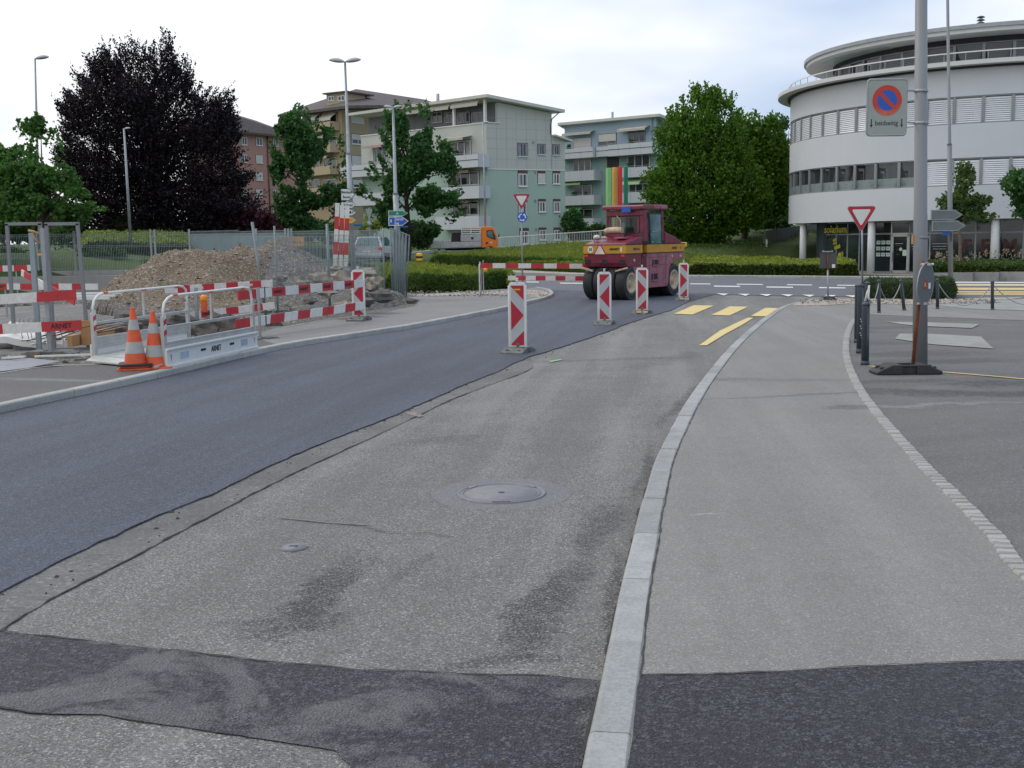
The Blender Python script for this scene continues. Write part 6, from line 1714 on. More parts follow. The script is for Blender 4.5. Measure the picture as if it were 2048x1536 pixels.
# ramp wall beside it
rw = thing('ramp_wall', 'curved dark concrete ramp wall left of the round building', 'wall', (0, 0, 0))
pts = [(1527, 470, 507, 70), (1532, 463.5, 510, 69.5), (1545, 459.5, 511, 70), (1562, 456.5, 512, 71.5), (1580, 454, 512, 73.5), (1605, 451, 512, 76), (1640, 447, 510, 80), (1700, 440, 505, 86)]
TPR = [(D(x, y0, Y), D(x, y1, Y)) for x, y0, y1, Y in pts]
for i in range(len(pts) - 1):
    (a, a2), (b, b2) = TPR[i], TPR[i + 1]; off = Vector((.1, .35, 0))
    mb = MB(); lo = [a2, b2, b2 + off, a2 + off]; hi = [a, b, b + off, a + off]; mb.hexa(lo, hi); mb.obj('wall_panel', M_RETAIN if i == 0 else wallc('ramp_concrete', (.14, .135, .125), .9, .5) if 'ramp_concrete' not in bpy.data.materials else bpy.data.materials['ramp_concrete'], rw)
a, a2 = D(1533, 479, 69), D(1533, 508, 69); mb = MB(); mb.beam(a2, a, .1, .1); mb.obj('edge_post', M_TRIM, rw)
lw = thing('low_wall', 'light grey inner wall under the round building', 'wall', (0, 0, 0))
a, b = D(1612, 486, 72), D(1642, 482, 72.5); a2, b2 = D(1612, 510, 72), D(1642, 512, 72.5)
mb = MB(); off = Vector((0, .3, 0)); mb.hexa([a2, b2, b2 + off, a2 + off], [a, b, b + off, a + off]); mb.obj('wall_panel', M_CONC, lw)

# planter in front of the shops
pl = thing('planter_wall', 'low concrete planter wall in front of the shops', 'wall', (0, 0, 0))
for i, (x0, x1) in enumerate(((1858, 1902), (1902, 1950), (1950, 2002), (2002, 2060), (2060, 2130), (2130, 2250))):
    A, B = G(x0 + .4, 562.6), G(x1 - .4, 562.9); zt = D(1950, 546.5, A.y).z
    mb = MB(); mb.beam((A.x, A.y + .15, (A.z + zt) / 2), (B.x, B.y + .15, (B.z + zt) / 2), .3, zt - A.z + .1); mb.obj('wall_block', M_CONC, pl)
PLZ = zt
# ------------------------------------------------------------------ bridge road with parapet railing
road2 = [(560, 527, 62), (700, 524, 72), (860, 514, 84), (1000, 505, 92), (1100, 500, 94), (1210, 484.5, 89.5), (1300, 478, 85), (1400, 472, 81), (1540, 464, 77), (1700, 454, 78)]
nearl = [T(*p) + Vector((0, 0, .05)) for p in road2]
farl = [Vector((p.x * 1.02 + 1, p.y + 9, terr(p.x * 1.02 + 1, p.y + 9) + .05)) for p in nearl]
mb = MB(); n = len(nearl); mb.add(nearl + farl, [(i, i + 1, n + i + 1, n + i) for i in range(n - 1)]); struct(mb.obj('ramp_road', M_CROSS), 'road climbing behind the roundabout')
mb = MB()
for i in range(n - 1): a, b = nearl[i], nearl[i + 1]; mb.beam(a + Vector((0, 0, .03)), b + Vector((0, 0, .03)), .35, .22)
struct(mb.obj('road_kerb', M_KERBL), 'pale kerb along the climbing road')
rl_ = thing('bridge_railing', 'long pale steel railing along the climbing road', 'railing', (0, 0, 0))
RT_ = [(540, 504, 505 + 21, 96), (640, 501, 522, 104), (740, 494, 516, 110), (804, 487.5, 508.5, 112), (861, 483.5, 504, 111), (930, 479.5, 500, 109), (1000, 474.8, 496, 107), (1066, 470.5, 491, 106), (1132, 466, 486.5, 105), (1200, 461.5, 482, 104), (1290, 455, 477, 102)]
tops = [(D(x, y, Y), D(x, y2, Y)) for x, y, y2, Y in RT_]
for i in range(len(tops) - 1):
    (a, a2), (b, b2) = tops[i], tops[i + 1]
    nseg = max(1, round((b - a).length / 3.2))
    for s_ in range(nseg):
        p0, p1 = a.lerp(b, s_ / nseg), a.lerp(b, (s_ + 1) / nseg); q0, q1 = a2.lerp(b2, s_ / nseg), a2.lerp(b2, (s_ + 1) / nseg)
        mb = MB(); mb.beam(p0, p1, .10, .08); mb.beam(q0 + Vector((0, 0, .1)), q1 + Vector((0, 0, .1)), .05, .05)
        nb_ = int((p1 - p0).length / .16)
        for k in range(1, nb_): c0, c1 = q0.lerp(q1, k / nb_), p0.lerp(p1, k / nb_); mb.add(*wire(c0 + Vector((0, 0, .1)), c1, .019))
        mb.obj('railing_panel', M_TRIM, rl_)
        mb = MB(); mb.beam(q0 - Vector((0, 0, .2)), p0, .07, .07); mb.obj('post', M_TRIM, rl_)
# ------------------------------------------------------------------ foliage
def foliage(name, P, Dr, Ln, k, size, spread, mat, parent=None, up=.7, tint=None, droop=0.0, asp=.42, kind=None):
    """k leaves along each spray (origin P, direction Dr, length Ln)"""
    n = len(P); P = np.repeat(P, k, 0); Dr = np.repeat(Dr, k, 0); L = np.repeat(Ln, k); m = n * k
    t = rng.uniform(0, 1, m) ** .8
    off = rng.normal(0, 1, (m, 3)) * (spread * (1.05 - .75 * t))[:, None]
    C = P + Dr * (L * t)[:, None] + off
    C[:, 2] -= droop * t * t * L
    a = Dr * .7 + rng.normal(0, .6, (m, 3)); a /= np.linalg.norm(a, axis=1)[:, None]
    nn = rng.normal(0, .55, (m, 3)); nn[:, 2] += up
    s = np.cross(a, nn); s /= (np.linalg.norm(s, axis=1)[:, None] + 1e-6)
    sz = (size * rng.uniform(.6, 1.35, m))[:, None]
    V = np.stack([C - a * sz * .5, C + s * sz * asp, C + a * sz * .55, C - s * sz * asp], 1).reshape(-1, 3)
    tn = np.repeat(tint if tint is not None else rng.uniform(0, 1, n), k)
    tn = np.clip(tn * .7 + rng.uniform(0, .45, m), 0, 1)
    me = mesh_np(name, V, None, mat, tn, 4)
    o = bpy.data.objects.new(name, me); col.objects.link(o)
    if parent is not None: o.parent = parent; o.matrix_parent_inverse = TM[parent.name].inverted()
    return o
def inpoly(x, z, poly):
    n = len(poly); r_ = np.zeros(len(x), bool); j = n - 1
    for i in range(n):
        xi, zi = poly[i]; xj, zj = poly[j]
        c_ = ((zi > z) != (zj > z)) & (x < (xj - xi) * (z - zi) / (zj - zi + 1e-12) + xi); r_ ^= c_; j = i
    return r_
def polydist(x, z, poly):
    d = np.full(len(x), 1e9); n = len(poly)
    for i in range(n):
        ax, az = poly[i]; bx, bz = poly[(i + 1) % n]; L = (bx - ax) ** 2 + (bz - az) ** 2 + 1e-9
        t = np.clip(((x - ax) * (bx - ax) + (z - az) * (bz - az)) / L, 0, 1); d = np.minimum(d, np.hypot(x - ax - t * (bx - ax), z - az - t * (bz - az)))
    return d
def tree(name, label, cat, polypx, Y, trunk, n, k, size, spray, spread, mat, thick=.8, updir=.35, droop=0.0, edge=0, group=None, bark=None, tr=.2, limbs=26, asp=.42, shell=.55, up=.7, clump=.75, hole=.12):
    """crown filled with leaf sprays inside a measured outline; depth follows the crown's own width"""
    W_ = [D(x, y, Y) for x, y in polypx]; poly = [(p.x, p.z) for p in W_]
    xs_ = np.array([p[0] for p in poly]); zs_ = np.array([p[1] for p in poly])
    cx = xs_.mean(); zmin, zmax = zs_.min(), zs_.max()
    tx, ty = trunk[0], trunk[1]; B = D(tx, ty, Y); B = Vector((B.x, Y, B.z)); gx = D(trunk[2] if len(trunk) > 2 else tx, ty, Y).x
    base = Vector((gx, Y, terr(gx, Y) - .1 if Y > 44 else gz(Y)))
    root = thing(name, label, cat, base, 0, group)
    X = np.empty(0); Zz = np.empty(0)
    while len(X) < n:
        x = rng.uniform(xs_.min(), xs_.max(), n * 3); z = rng.uniform(zmin, zmax, n * 3); q = inpoly(x, z, poly); X = np.concatenate([X, x[q]]); Zz = np.concatenate([Zz, z[q]])
    # leave gaps: clumps of foliage with holes between them, more open towards the outline
    g_ = np.array([mnoise.noise(Vector((a * clump, 3.3, b * clump))) + .5 * mnoise.noise(Vector((a * clump * 2.3, 7.7, b * clump * 2.3))) for a, b in zip(X, Zz)])
    e_ = np.minimum(1, polydist(X, Zz, poly) / (.16 * (xs_.max() - xs_.min())))
    q = g_ > (hole - .38 * e_); X, Zz = X[q], Zz[q]
    X, Zz = X[:n], Zz[:n]; n = len(X)
    # row half widths
    rows = np.linspace(zmin, zmax, 40); lo = np.full(40, np.nan); hi = np.full(40, np.nan); gxr = np.linspace(xs_.min(), xs_.max(), 200)
    for i, z in enumerate(rows):
        q = inpoly(gxr, np.full(200, z), poly)
        if q.any(): lo[i], hi[i] = gxr[q].min(), gxr[q].max()
    ok = ~np.isnan(lo); lo = np.interp(rows, rows[ok], lo[ok]); hi = np.interp(rows, rows[ok], hi[ok])
    l, h = np.interp(Zz, rows, lo), np.interp(Zz, rows, hi); mid = (l + h) / 2; hw = (h - l) / 2 + .05
    tt = np.clip(np.abs(X - mid) / hw, 0, 1); dep = hw * np.sqrt(1 - tt ** 2) * thick
    sgn = np.where(rng.uniform(0, 1, n) < .62, -1, 1); Yo = sgn * dep * rng.uniform(0, 1, n) ** shell
    P = np.stack([X, Y + Yo, Zz], 1)
    ctr = np.stack([mid * .7 + gx * .3, np.full(n, Y), np.full(n, zmin + (zmax - zmin) * .25)], 1)
    Dr = P - ctr; Dr /= (np.linalg.norm(Dr, axis=1)[:, None] + 1e-6); Dr[:, 2] += updir; Dr += rng.normal(0, .22, (n, 3)); Dr /= np.linalg.norm(Dr, axis=1)[:, None]
    Ln = spray * rng.uniform(.5, 1.2, n)
    P = P - Dr * (Ln * .75)[:, None]
    tint = np.clip(.5 + .5 * np.array([mnoise.noise(Vector((p[0] * .9, p[1] * .9, p[2] * .9))) for p in P]) + rng.normal(0, .12, n), 0, 1)
    if edge:       # long shoots standing out of the outline
        per = [math.hypot(poly[i][0] - poly[i - 1][0], poly[i][1] - poly[i - 1][1]) for i in range(len(poly))]; cs = np.cumsum(per); EP, ED = [], []
        for q in rng.uniform(0, cs[-1], edge):
            i = int(np.searchsorted(cs, q)); a, b = poly[i - 1], poly[i]; t = rng.uniform(); x, z = a[0] + (b[0] - a[0]) * t, a[1] + (b[1] - a[1]) * t
            if z < zmin + .12 * (zmax - zmin): continue
            o_ = Vector((x - cx, 0, (z - (zmin + (zmax - zmin) * .3)) * .8)).normalized() + Vector((rng.normal(0, .25), rng.normal(0, .3), .35 + updir * .3)); o_.normalize()
            p = Vector((x, Y + rng.normal(0, .5), z)) - o_ * spray * .75; EP.append(tuple(p)); ED.append(tuple(o_))
        EP, ED = np.array(EP), np.array(ED); ne = len(EP)
        rep = max(1, int(k * 1.2 / k)); P = np.concatenate([P, EP, EP]); Dr = np.concatenate([Dr, ED, ED]); Ln = np.concatenate([Ln, spray * rng.uniform(.7, 1.25, ne), spray * rng.uniform(.7, 1.25, ne)])
        tint = np.concatenate([tint, rng.uniform(.2, .8, ne), rng.uniform(.2, .8, ne)])
    foliage('crown', P, Dr, Ln, k, size, spread, mat, root, tint=tint, droop=droop, asp=asp, up=up)
    mb = MB(); r0 = tr; zt = zmin + (zmax - zmin) * .8; xt = np.interp(zt, rows, (lo + hi) / 2)
    pts = [Vector((gx, Y, base.z - .2)), Vector((gx, Y, base.z + .2))] + [Vector((gx + (xt - gx) * q ** 1.5 + .1 * math.sin(q * 9), Y + .1 * math.cos(q * 7), base.z + (zt - base.z) * q)) for q in (.15, .35, .55, .75, 1.0)]
    mb.tube(pts, [r0 * 1.25, r0 * 1.05, r0, r0 * .85, r0 * .6, r0 * .35, r0 * .1], 9)
    tk = mb.obj('trunk', bark or M_BARK, root, world=True)
    if limbs:
        mb = MB(); idx = rng.choice(n, limbs, replace=False)
        for i in idx:
            e = Vector(P[i]); q = .15 + .7 * min(1, max(0, (e.z - base.z) / (zt - base.z + .01) - .12)); s_ = Vector((gx + (xt - gx) * q ** 1.5, Y, base.z + (zt - base.z) * q)); s_.z = max(s_.z, zmin - .1)
            if s_.z > e.z: s_.z = max(zmin - .3, e.z - .6)
            m_ = s_.lerp(e, .5) + Vector((0, 0, .12 * (e - s_).length)); mb.tube([s_, m_, e], [r0 * .32, r0 * .2, r0 * .05], 5)
        mb.obj('limbs', bark or M_BARK, root, world=True)
    return root
tree('copper_beech', 'huge copper beech with almost black purple leaves', 'tree',
     [(335, 64), (330, 78), (343, 92), (338, 102), (355, 118), (372, 124), (384, 138), (378, 160), (388, 176), (402, 178), (398, 196), (425, 184), (430, 192), (420, 214), (446, 196), (452, 180), (466, 186), (460, 212), (476, 240), (472, 262), (484, 280), (470, 300), (480, 330), (500, 350), (492, 372), (512, 386), (530, 400), (540, 420), (520, 440), (522, 468), (150, 470), (150, 430), (120, 330), (118, 300), (158, 292), (130, 282), (126, 262), (150, 246), (128, 238), (124, 208), (146, 214), (132, 186), (160, 190), (176, 180), (150, 150), (186, 160), (196, 140), (168, 116), (200, 124), (214, 112), (206, 100), (236, 104), (242, 88), (264, 100), (266, 84), (290, 106), (306, 112), (318, 84)],
     67, (330, 468), 9200, 16, .13, 1.6, .10, L_BEECH, thick=.8, updir=.45, tr=.45, limbs=110, asp=.34, shell=.5, clump=1.1, hole=-.02, edge=420)
tree('linden_tree', 'green linden with a tall pointed top in front of the lamp at the left', 'tree',
     [(72, 226), (86, 232), (92, 246), (104, 252), (100, 268), (112, 290), (104, 312), (116, 320), (140, 330), (150, 350), (160, 372), (180, 388), (192, 404), (178, 420), (168, 438), (150, 452), (100, 462), (20, 462), (0, 440), (0, 330), (30, 330), (52, 316), (46, 300), (60, 290), (50, 280), (62, 262), (48, 250), (52, 236)],
     46, (84, 460), 2100, 11, .15, .45, .11, L_LIND, hole=.27, clump=1.3, edge=70, updir=.1, droop=.2, tr=.14, limbs=30, asp=.5, shell=.5, bark=M_BARKL)
tree('linden_tree', 'bushy green linden cut off by the left edge', 'tree',
     [(-60, 300), (-20, 286), (10, 298), (30, 290), (48, 308), (58, 330), (52, 360), (60, 400), (40, 440), (20, 462), (-90, 462), (-120, 380), (-90, 330)],
     49, (-20, 460), 1500, 11, .16, .45, .12, L_LIND, hole=.27, clump=1.3, edge=60, droop=.2, tr=.14, limbs=15, asp=.5)
tree('ash_tree', 'tall green tree left of the double headed lamp', 'tree',
     [(600, 214), (616, 222), (618, 236), (640, 250), (660, 234), (664, 256), (652, 276), (680, 272), (688, 300), (684, 340), (694, 370), (690, 400), (676, 430), (680, 462), (560, 468), (545, 440), (556, 400), (548, 372), (540, 340), (556, 318), (540, 296), (552, 262), (560, 244), (580, 226)],
     78, (612, 470), 3000, 11, .21, .75, .15, L_ASH, clump=.75, hole=.30, updir=.1, edge=90, tr=.2, limbs=34, asp=.46, shell=.45)
tree('ash_tree', 'tall open green tree in front of the grey clad block', 'tree',
     [(805, 196), (824, 204), (812, 222), (840, 214), (866, 210), (856, 228), (862, 260), (878, 276), (900, 290), (906, 320), (916, 342), (900, 356), (920, 372), (916, 400), (926, 420), (906, 440), (890, 462), (860, 474), (800, 488), (745, 484), (740, 440), (752, 400), (712, 386), (740, 366), (738, 340), (770, 330), (748, 296), (780, 290), (760, 262), (776, 250), (768, 228), (790, 226), (792, 204)],
     76, (815, 488), 3000, 11, .21, .75, .15, L_ASH, clump=.75, hole=.36, updir=.1, edge=110, tr=.2, limbs=34, asp=.46, shell=.45)
tree('hornbeam_tree', 'large dense hornbeam reaching almost to the lawn right of the roller', 'tree',
     [(1404, 168), (1416, 184), (1430, 176), (1444, 190), (1460, 200), (1466, 222), (1480, 236), (1486, 262), (1500, 300), (1512, 330), (1530, 360), (1540, 400), (1530, 440), (1500, 462), (1470, 470), (1448, 482), (1420, 500), (1385, 500), (1350, 484), (1318, 462), (1298, 430), (1292, 392), (1300, 372), (1288, 350), (1306, 330), (1316, 300), (1306, 276), (1316, 260), (1332, 244), (1340, 222), (1354, 214), (1364, 198), (1384, 196), (1386, 178)],
     70, (1402, 498), 5200, 14, .15, 1.3, .12, L_HORN, clump=1.2, hole=.06, edge=160, updir=.7, tr=.3, limbs=30, asp=.45, shell=.4)
tree('hornbeam_tree', 'second hornbeam half hidden behind the large one', 'tree',
     [(1466, 224), (1500, 222), (1530, 226), (1552, 236), (1566, 262), (1572, 300), (1580, 340), (1582, 380), (1572, 430), (1540, 452), (1500, 456), (1470, 440), (1450, 380), (1450, 300), (1456, 250)],
     75, (1488, 470), 2200, 11, .2, 1.1, .2, L_HORN, hole=.05, clump=1.1, updir=.6, tr=.22, limbs=16, asp=.45)
tree('broadleaf_tree', 'airy green tree rising behind the round building corner', 'tree',
     [(1540, 244), (1556, 226), (1580, 222), (1610, 236), (1630, 280), (1620, 340), (1590, 400), (1556, 420), (1530, 380), (1520, 300)],
     98, (1570, 440), 900, 10, .26, 1.1, .25, L_BACK, tr=.2, limbs=24, hole=.25, clump=.9)
tree('young_tree', 'slim young tree beside the lamp pole in front of the shops', 'tree',
     [(1934, 314), (1942, 330), (1946, 350), (1966, 366), (1962, 384), (1974, 400), (1966, 420), (1990, 436), (1950, 440), (1900, 438), (1868, 432), (1884, 418), (1880, 400), (1898, 384), (1900, 362), (1914, 350), (1908, 334), (1924, 326)],
     50, (1916, 546, 1916), 330, 12, .15, .5, .14, L_YOUNG, tr=.075, limbs=16, updir=.5, bark=M_BARKL, shell=.8)
tree('young_tree', 'young tree cut off by the right edge', 'tree',
     [(2010, 352), (2040, 340), (2080, 346), (2100, 390), (2080, 430), (2040, 432), (2016, 420), (2030, 396), (2000, 366)],
     50, (2056, 546), 380, 12, .15, .5, .16, L_ASH, tr=.08, limbs=10, bark=M_BARKL)
tree('small_tree', 'small feathery tree in front of the blue green block', 'tree',
     [(1146, 406), (1156, 422), (1166, 440), (1170, 462), (1120, 466), (1124, 444), (1132, 424)], 112, (1146, 470), 260, 9, .26, .8, .25, L_ASH, tr=.1, limbs=0)
tree('flowering_shrub', 'pale flowering shrub behind the direction signs', 'shrub',
     [(720, 424), (740, 410), (752, 430), (760, 462), (740, 480), (700, 480), (706, 450)], 74, (728, 480), 300, 10, .2, .6, .2, L_HEDGETOP, tr=.06, limbs=0)
for i, (pl_, Y, lab, mt) in enumerate([([(540, 440), (580, 436), (640, 444), (690, 456), (690, 486), (540, 484)], 88, 'low green bushes under the left ash tree', L_BACK), ([(790, 452), (850, 446), (866, 466), (858, 486), (800, 488)], 92, 'green bushes between the trees and the truck', L_BACK),
                                      ([(1500, 436), (1540, 420), (1580, 420), (1584, 452), (1500, 456)], 92, 'light green bushes on the bank beside the round building', L_BACK), ([(1120, 450), (1160, 446), (1210, 454), (1216, 474), (1120, 476)], 120, 'bushes at the foot of the blue green block', L_BACK),
                                      ([(1640, 380), (1700, 360), (1800, 380), (1800, 470), (1600, 470)], 120, 'green bank of bushes behind the round building', L_BACK), ([(100, 440), (200, 430), (330, 440), (480, 440), (540, 450), (540, 486), (100, 486)], 72, 'dark shrubs under the copper beech', L_BACK),
                                      ([(380, 400), (450, 420), (540, 425), (560, 450), (560, 480), (380, 480)], 66, 'dark red bushes at the right foot of the copper beech', L_RED)]):
    tree('bush', lab, 'bush', pl_, Y, ((pl_[0][0] + pl_[1][0]) / 2, pl_[-1][1]), 900 if Y > 70 else 700, 9, .24, .7, .3, mt, tr=.05, limbs=0, thick=.5)
for p, w, par in PLANTS:
    P_ = np.array([(p.x + random.uniform(-w / 2, w / 2), p.y + random.uniform(-.1, .1), p.z) for k in range(14)]); foliage('balcony_plant', P_, np.tile([0, -.2, 1.0], (14, 1)), np.full(14, .35), 8, .16, .08, L_ASH, par)
# low planting along the retaining wall
tree('bush', 'green shrubs behind the wire fence above the retaining wall', 'bush', [(160, 512), (190, 498), (240, 500), (280, 508), (310, 512), (308, 542), (160, 542)], 51, (230, 540), 700, 10, .10, .35, .12, L_BACK, tr=.03, limbs=0, thick=.25)
tree('bush', 'low shrubs behind the tube frames', 'bush', [(-60, 500), (0, 488), (60, 500), (120, 516), (160, 520), (160, 545), (-60, 545)], 52, (40, 540), 700, 10, .10, .35, .12, L_BACK, tr=.03, limbs=0, thick=.25)

# ------------------------------------------------------------------ hedges and ground cover
def mound(name, label, front, backp, hf, hb, matf, matt, blade=False, nleaf=9000, size=.07, ends=.06, nu=60, nv=26, cat='hedge'):
    """planted bed: steep front of height hf, top rising to hb at the back"""
    Fp = resample_n(front, nu); Bp = resample_n(backp, nu)
    root = thing(name, label, cat, (Fp[nu // 2].x, Fp[nu // 2].y, Fp[nu // 2].z))
    dep = max(.6, (Bp[nu // 2] - Fp[nu // 2]).length); tf = min(.3, .16 / dep)
    def H(s_, t):
        e = min(1, min(s_, 1 - s_) / ends) ** .5
        a = min(1, t / tf) ** .4
        b_ = min(1, (1 - t) / .05) ** .5
        return max(0, (hf * a + (hb - hf) * smooth(0.0, 1.0, t) ** .8) * e * b_)
    def Pt(s_, t):
        i = min(nu - 2, int(s_ * (nu - 1))); q = s_ * (nu - 1) - i; a = Fp[i].lerp(Fp[i + 1], q); b = Bp[i].lerp(Bp[i + 1], q); p = a.lerp(b, t)
        return p + Vector((0, 0, H(s_, t) + (.09 * mnoise.noise(p * .9) + .05 * mnoise.noise(p * 2.7)) * min(1, t / tf)))
    mb = MB(); mb.smooth = True; tv = [0, tf * .08, tf * .25, tf * .5, tf] + [tf + (1 - tf) * (k / (nv - 5)) for k in range(1, nv - 4)]
    for i in range(nu):
        for t in tv:
            p = Pt(i / (nu - 1), t); k = .07 * mnoise.noise(p * 1.3) + .04 * mnoise.noise(p * 4); mb.v.append((p.x, p.y + k, p.z + k - (.03 if t < .1 else .0)))
    m_ = len(tv)
    for i in range(nu - 1):
        for j in range(m_ - 1):
            mb.f.append([i * m_ + j, (i + 1) * m_ + j, (i + 1) * m_ + j + 1, i * m_ + j + 1]); mb.m.append(0); mb.sm.append(True)
    body = mb.obj('mass', M_HCORE, root, world=True)
    PF, DF, PT, DT = [], [], [], []
    for k in range(nleaf):
        s_ = random.random()
        if random.random() < .45:
            h_ = random.random(); t = tf * .9 * h_ ** 2.5; p = Pt(s_, t); p = p + Vector((0, -.05, 0)); PF.append(p); DF.append(Vector((random.uniform(-.3, .3), -.8, .3 if not blade else 1.4)))
        else:
            t = tf * .6 + (1 - tf * .6) * random.random() ** 1.2; p = Pt(s_, t); PT.append(p); DT.append(Vector((random.uniform(-.4, .4), random.uniform(-.4, .4), 1)))
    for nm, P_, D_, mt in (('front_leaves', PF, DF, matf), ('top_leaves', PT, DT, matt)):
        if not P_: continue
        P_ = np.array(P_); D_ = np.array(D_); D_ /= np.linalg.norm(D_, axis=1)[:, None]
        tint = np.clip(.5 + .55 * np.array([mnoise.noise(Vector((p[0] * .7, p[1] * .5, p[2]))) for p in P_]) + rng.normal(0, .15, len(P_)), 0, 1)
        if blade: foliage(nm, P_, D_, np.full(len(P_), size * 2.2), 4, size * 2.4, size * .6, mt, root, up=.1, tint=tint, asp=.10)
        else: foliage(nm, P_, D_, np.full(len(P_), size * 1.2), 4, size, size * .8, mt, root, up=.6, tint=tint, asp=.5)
    return root
def resample_n(pts, n):
    L = [0]
    for i in range(1, len(pts)): L.append(L[-1] + (pts[i] - pts[i - 1]).length)
    out = []
    for k in range(n):
        s_ = L[-1] * k / (n - 1); i = max(1, next((j for j in range(1, len(L)) if L[j] >= s_ - 1e-9), len(L) - 1)); q = (s_ - L[i - 1]) / max(1e-9, L[i] - L[i - 1]); out.append(pts[i - 1].lerp(pts[i], q))
    return out
M_HCORE = simple('hedge_core', (.03, .05, .014), .95, var=.4, sc=8, bump=1.0, bsc=30)
def Zd(px, py, Y):
    """foot point on the ground at distance Y in column px"""
    return T(px, py, Y)
# right clipped hedge with sloping planted top
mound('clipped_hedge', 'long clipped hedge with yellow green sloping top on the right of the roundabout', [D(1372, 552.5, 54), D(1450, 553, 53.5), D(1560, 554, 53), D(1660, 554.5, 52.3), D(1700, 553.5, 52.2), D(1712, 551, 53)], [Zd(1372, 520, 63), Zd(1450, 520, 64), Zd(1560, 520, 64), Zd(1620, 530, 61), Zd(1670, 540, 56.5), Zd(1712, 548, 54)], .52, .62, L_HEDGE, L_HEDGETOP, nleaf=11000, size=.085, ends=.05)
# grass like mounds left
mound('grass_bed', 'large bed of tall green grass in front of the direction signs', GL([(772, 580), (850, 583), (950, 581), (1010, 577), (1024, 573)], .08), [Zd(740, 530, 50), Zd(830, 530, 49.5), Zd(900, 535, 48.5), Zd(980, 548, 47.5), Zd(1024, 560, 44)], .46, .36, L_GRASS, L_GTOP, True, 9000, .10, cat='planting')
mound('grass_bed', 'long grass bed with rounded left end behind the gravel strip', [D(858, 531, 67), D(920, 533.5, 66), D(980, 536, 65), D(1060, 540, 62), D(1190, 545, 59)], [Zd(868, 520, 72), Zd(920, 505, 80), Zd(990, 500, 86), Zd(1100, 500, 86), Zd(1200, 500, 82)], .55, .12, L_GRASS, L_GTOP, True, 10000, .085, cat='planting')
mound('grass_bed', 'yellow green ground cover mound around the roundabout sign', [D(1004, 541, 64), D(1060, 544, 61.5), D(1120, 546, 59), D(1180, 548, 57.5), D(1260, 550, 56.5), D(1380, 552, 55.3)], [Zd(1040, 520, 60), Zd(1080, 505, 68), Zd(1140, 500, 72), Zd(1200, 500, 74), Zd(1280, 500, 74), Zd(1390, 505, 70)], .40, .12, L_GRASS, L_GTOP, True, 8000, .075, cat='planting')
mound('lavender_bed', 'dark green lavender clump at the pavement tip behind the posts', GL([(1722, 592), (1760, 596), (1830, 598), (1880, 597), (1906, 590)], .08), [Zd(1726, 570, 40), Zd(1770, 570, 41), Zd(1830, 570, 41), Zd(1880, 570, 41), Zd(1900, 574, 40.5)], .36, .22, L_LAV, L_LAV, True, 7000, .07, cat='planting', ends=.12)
# planting in the planter
A, B = G(1860, 562.6), G(2240, 563)
mound('flower_bed', 'planter full of green shrubs with dry seed heads', [Vector((A.x, A.y + .3, PLZ - .1)), Vector((B.x, B.y + .3, PLZ - .1))], [Vector((A.x, A.y + 1.8, PLZ - .1)), Vector((B.x, B.y + 1.8, PLZ - .1))], .30, .45, L_HEDGE, L_YOUNG, False, 5500, .09, cat='planting', ends=.02)
P_ = np.array([(random.uniform(A.x, B.x), A.y + random.uniform(.3, 1.5), PLZ + random.uniform(.4, .8)) for k in range(90)]); tp = foliage('seed_heads', P_, np.tile([0, 0, 1.0], (90, 1)), np.full(90, .14), 14, .05, .06, L_DRY)
tag(tp, 'dry pale seed heads standing above the planter shrubs', 'seed heads'); tp['kind'] = 'stuff'
# hedges and lawn mound behind the fence at the left
mound('grass_bed', 'yellow green mound behind the wire fence left of the lamp', [T(170, 520, 52), T(240, 520, 53), T(310, 520, 53), T(385, 520, 54)], [T(160, 500, 62), T(240, 500, 64), T(320, 500, 64), T(385, 500, 64)], .35, .75, L_HEDGE, L_GTOP, False, 7000, .12, cat='planting')
mound('clipped_hedge', 'bright green low hedge behind the foot of the lamp', [T(160, 500, 64.5), T(260, 500, 65), T(380, 500, 65)], [T(160, 500, 67), T(260, 500, 67.5), T(380, 500, 67.5)], .8, .9, L_BACK, L_BACK, False, 3000, .15)
mound('grass_bed', 'low green verge between the road and the grey screen wall', [T(580, 520, 60), T(640, 520, 60), T(700, 520, 60)], [T(580, 510, 70), T(640, 510, 70), T(700, 510, 70)], .4, .8, L_HEDGE, L_GTOP, False, 3000, .12, cat='planting')
sheet('side_path', [T(-200, 505, 56), T(20, 505, 57), T(62, 505, 58), T(60, 490, 75), T(20, 490, 75), T(-200, 490, 72)], M_LEFTWALK2, label='grey path behind the fence at the far left')
sheet('garden_path', [T(175, 500, 60), T(300, 500, 60), T(300, 500, 62.5), T(175, 500, 62.5)], M_LEFTWALK2, label='narrow path behind the mound')
# grass tufts on the bank at the right
pts = []
while len(pts) < 14000:
    x = random.uniform(-9, 26); y = random.uniform(58, 84)
    if (x - RC.x) ** 2 + (y - RC.y) ** 2 < (RR + 1) ** 2: continue
    if x / y < -.068 or (x < 8 and y < 66): continue
    pts.append((x, y, terr(x, y) - .02))
P_ = np.array(pts); Dn = np.tile([0, 0, 1.0], (len(P_), 1)) + rng.normal(0, .3, (len(P_), 3))
o = foliage('grass', P_, Dn, np.full(len(P_), .12), 3, .14, .08, L_GRASS, up=.1, asp=.12); o['kind'] = 'stuff'; o['label'] = 'grass on the bank behind the hedge'; o['category'] = 'grass'  # darker green puts the shade under the tree into the grass colour
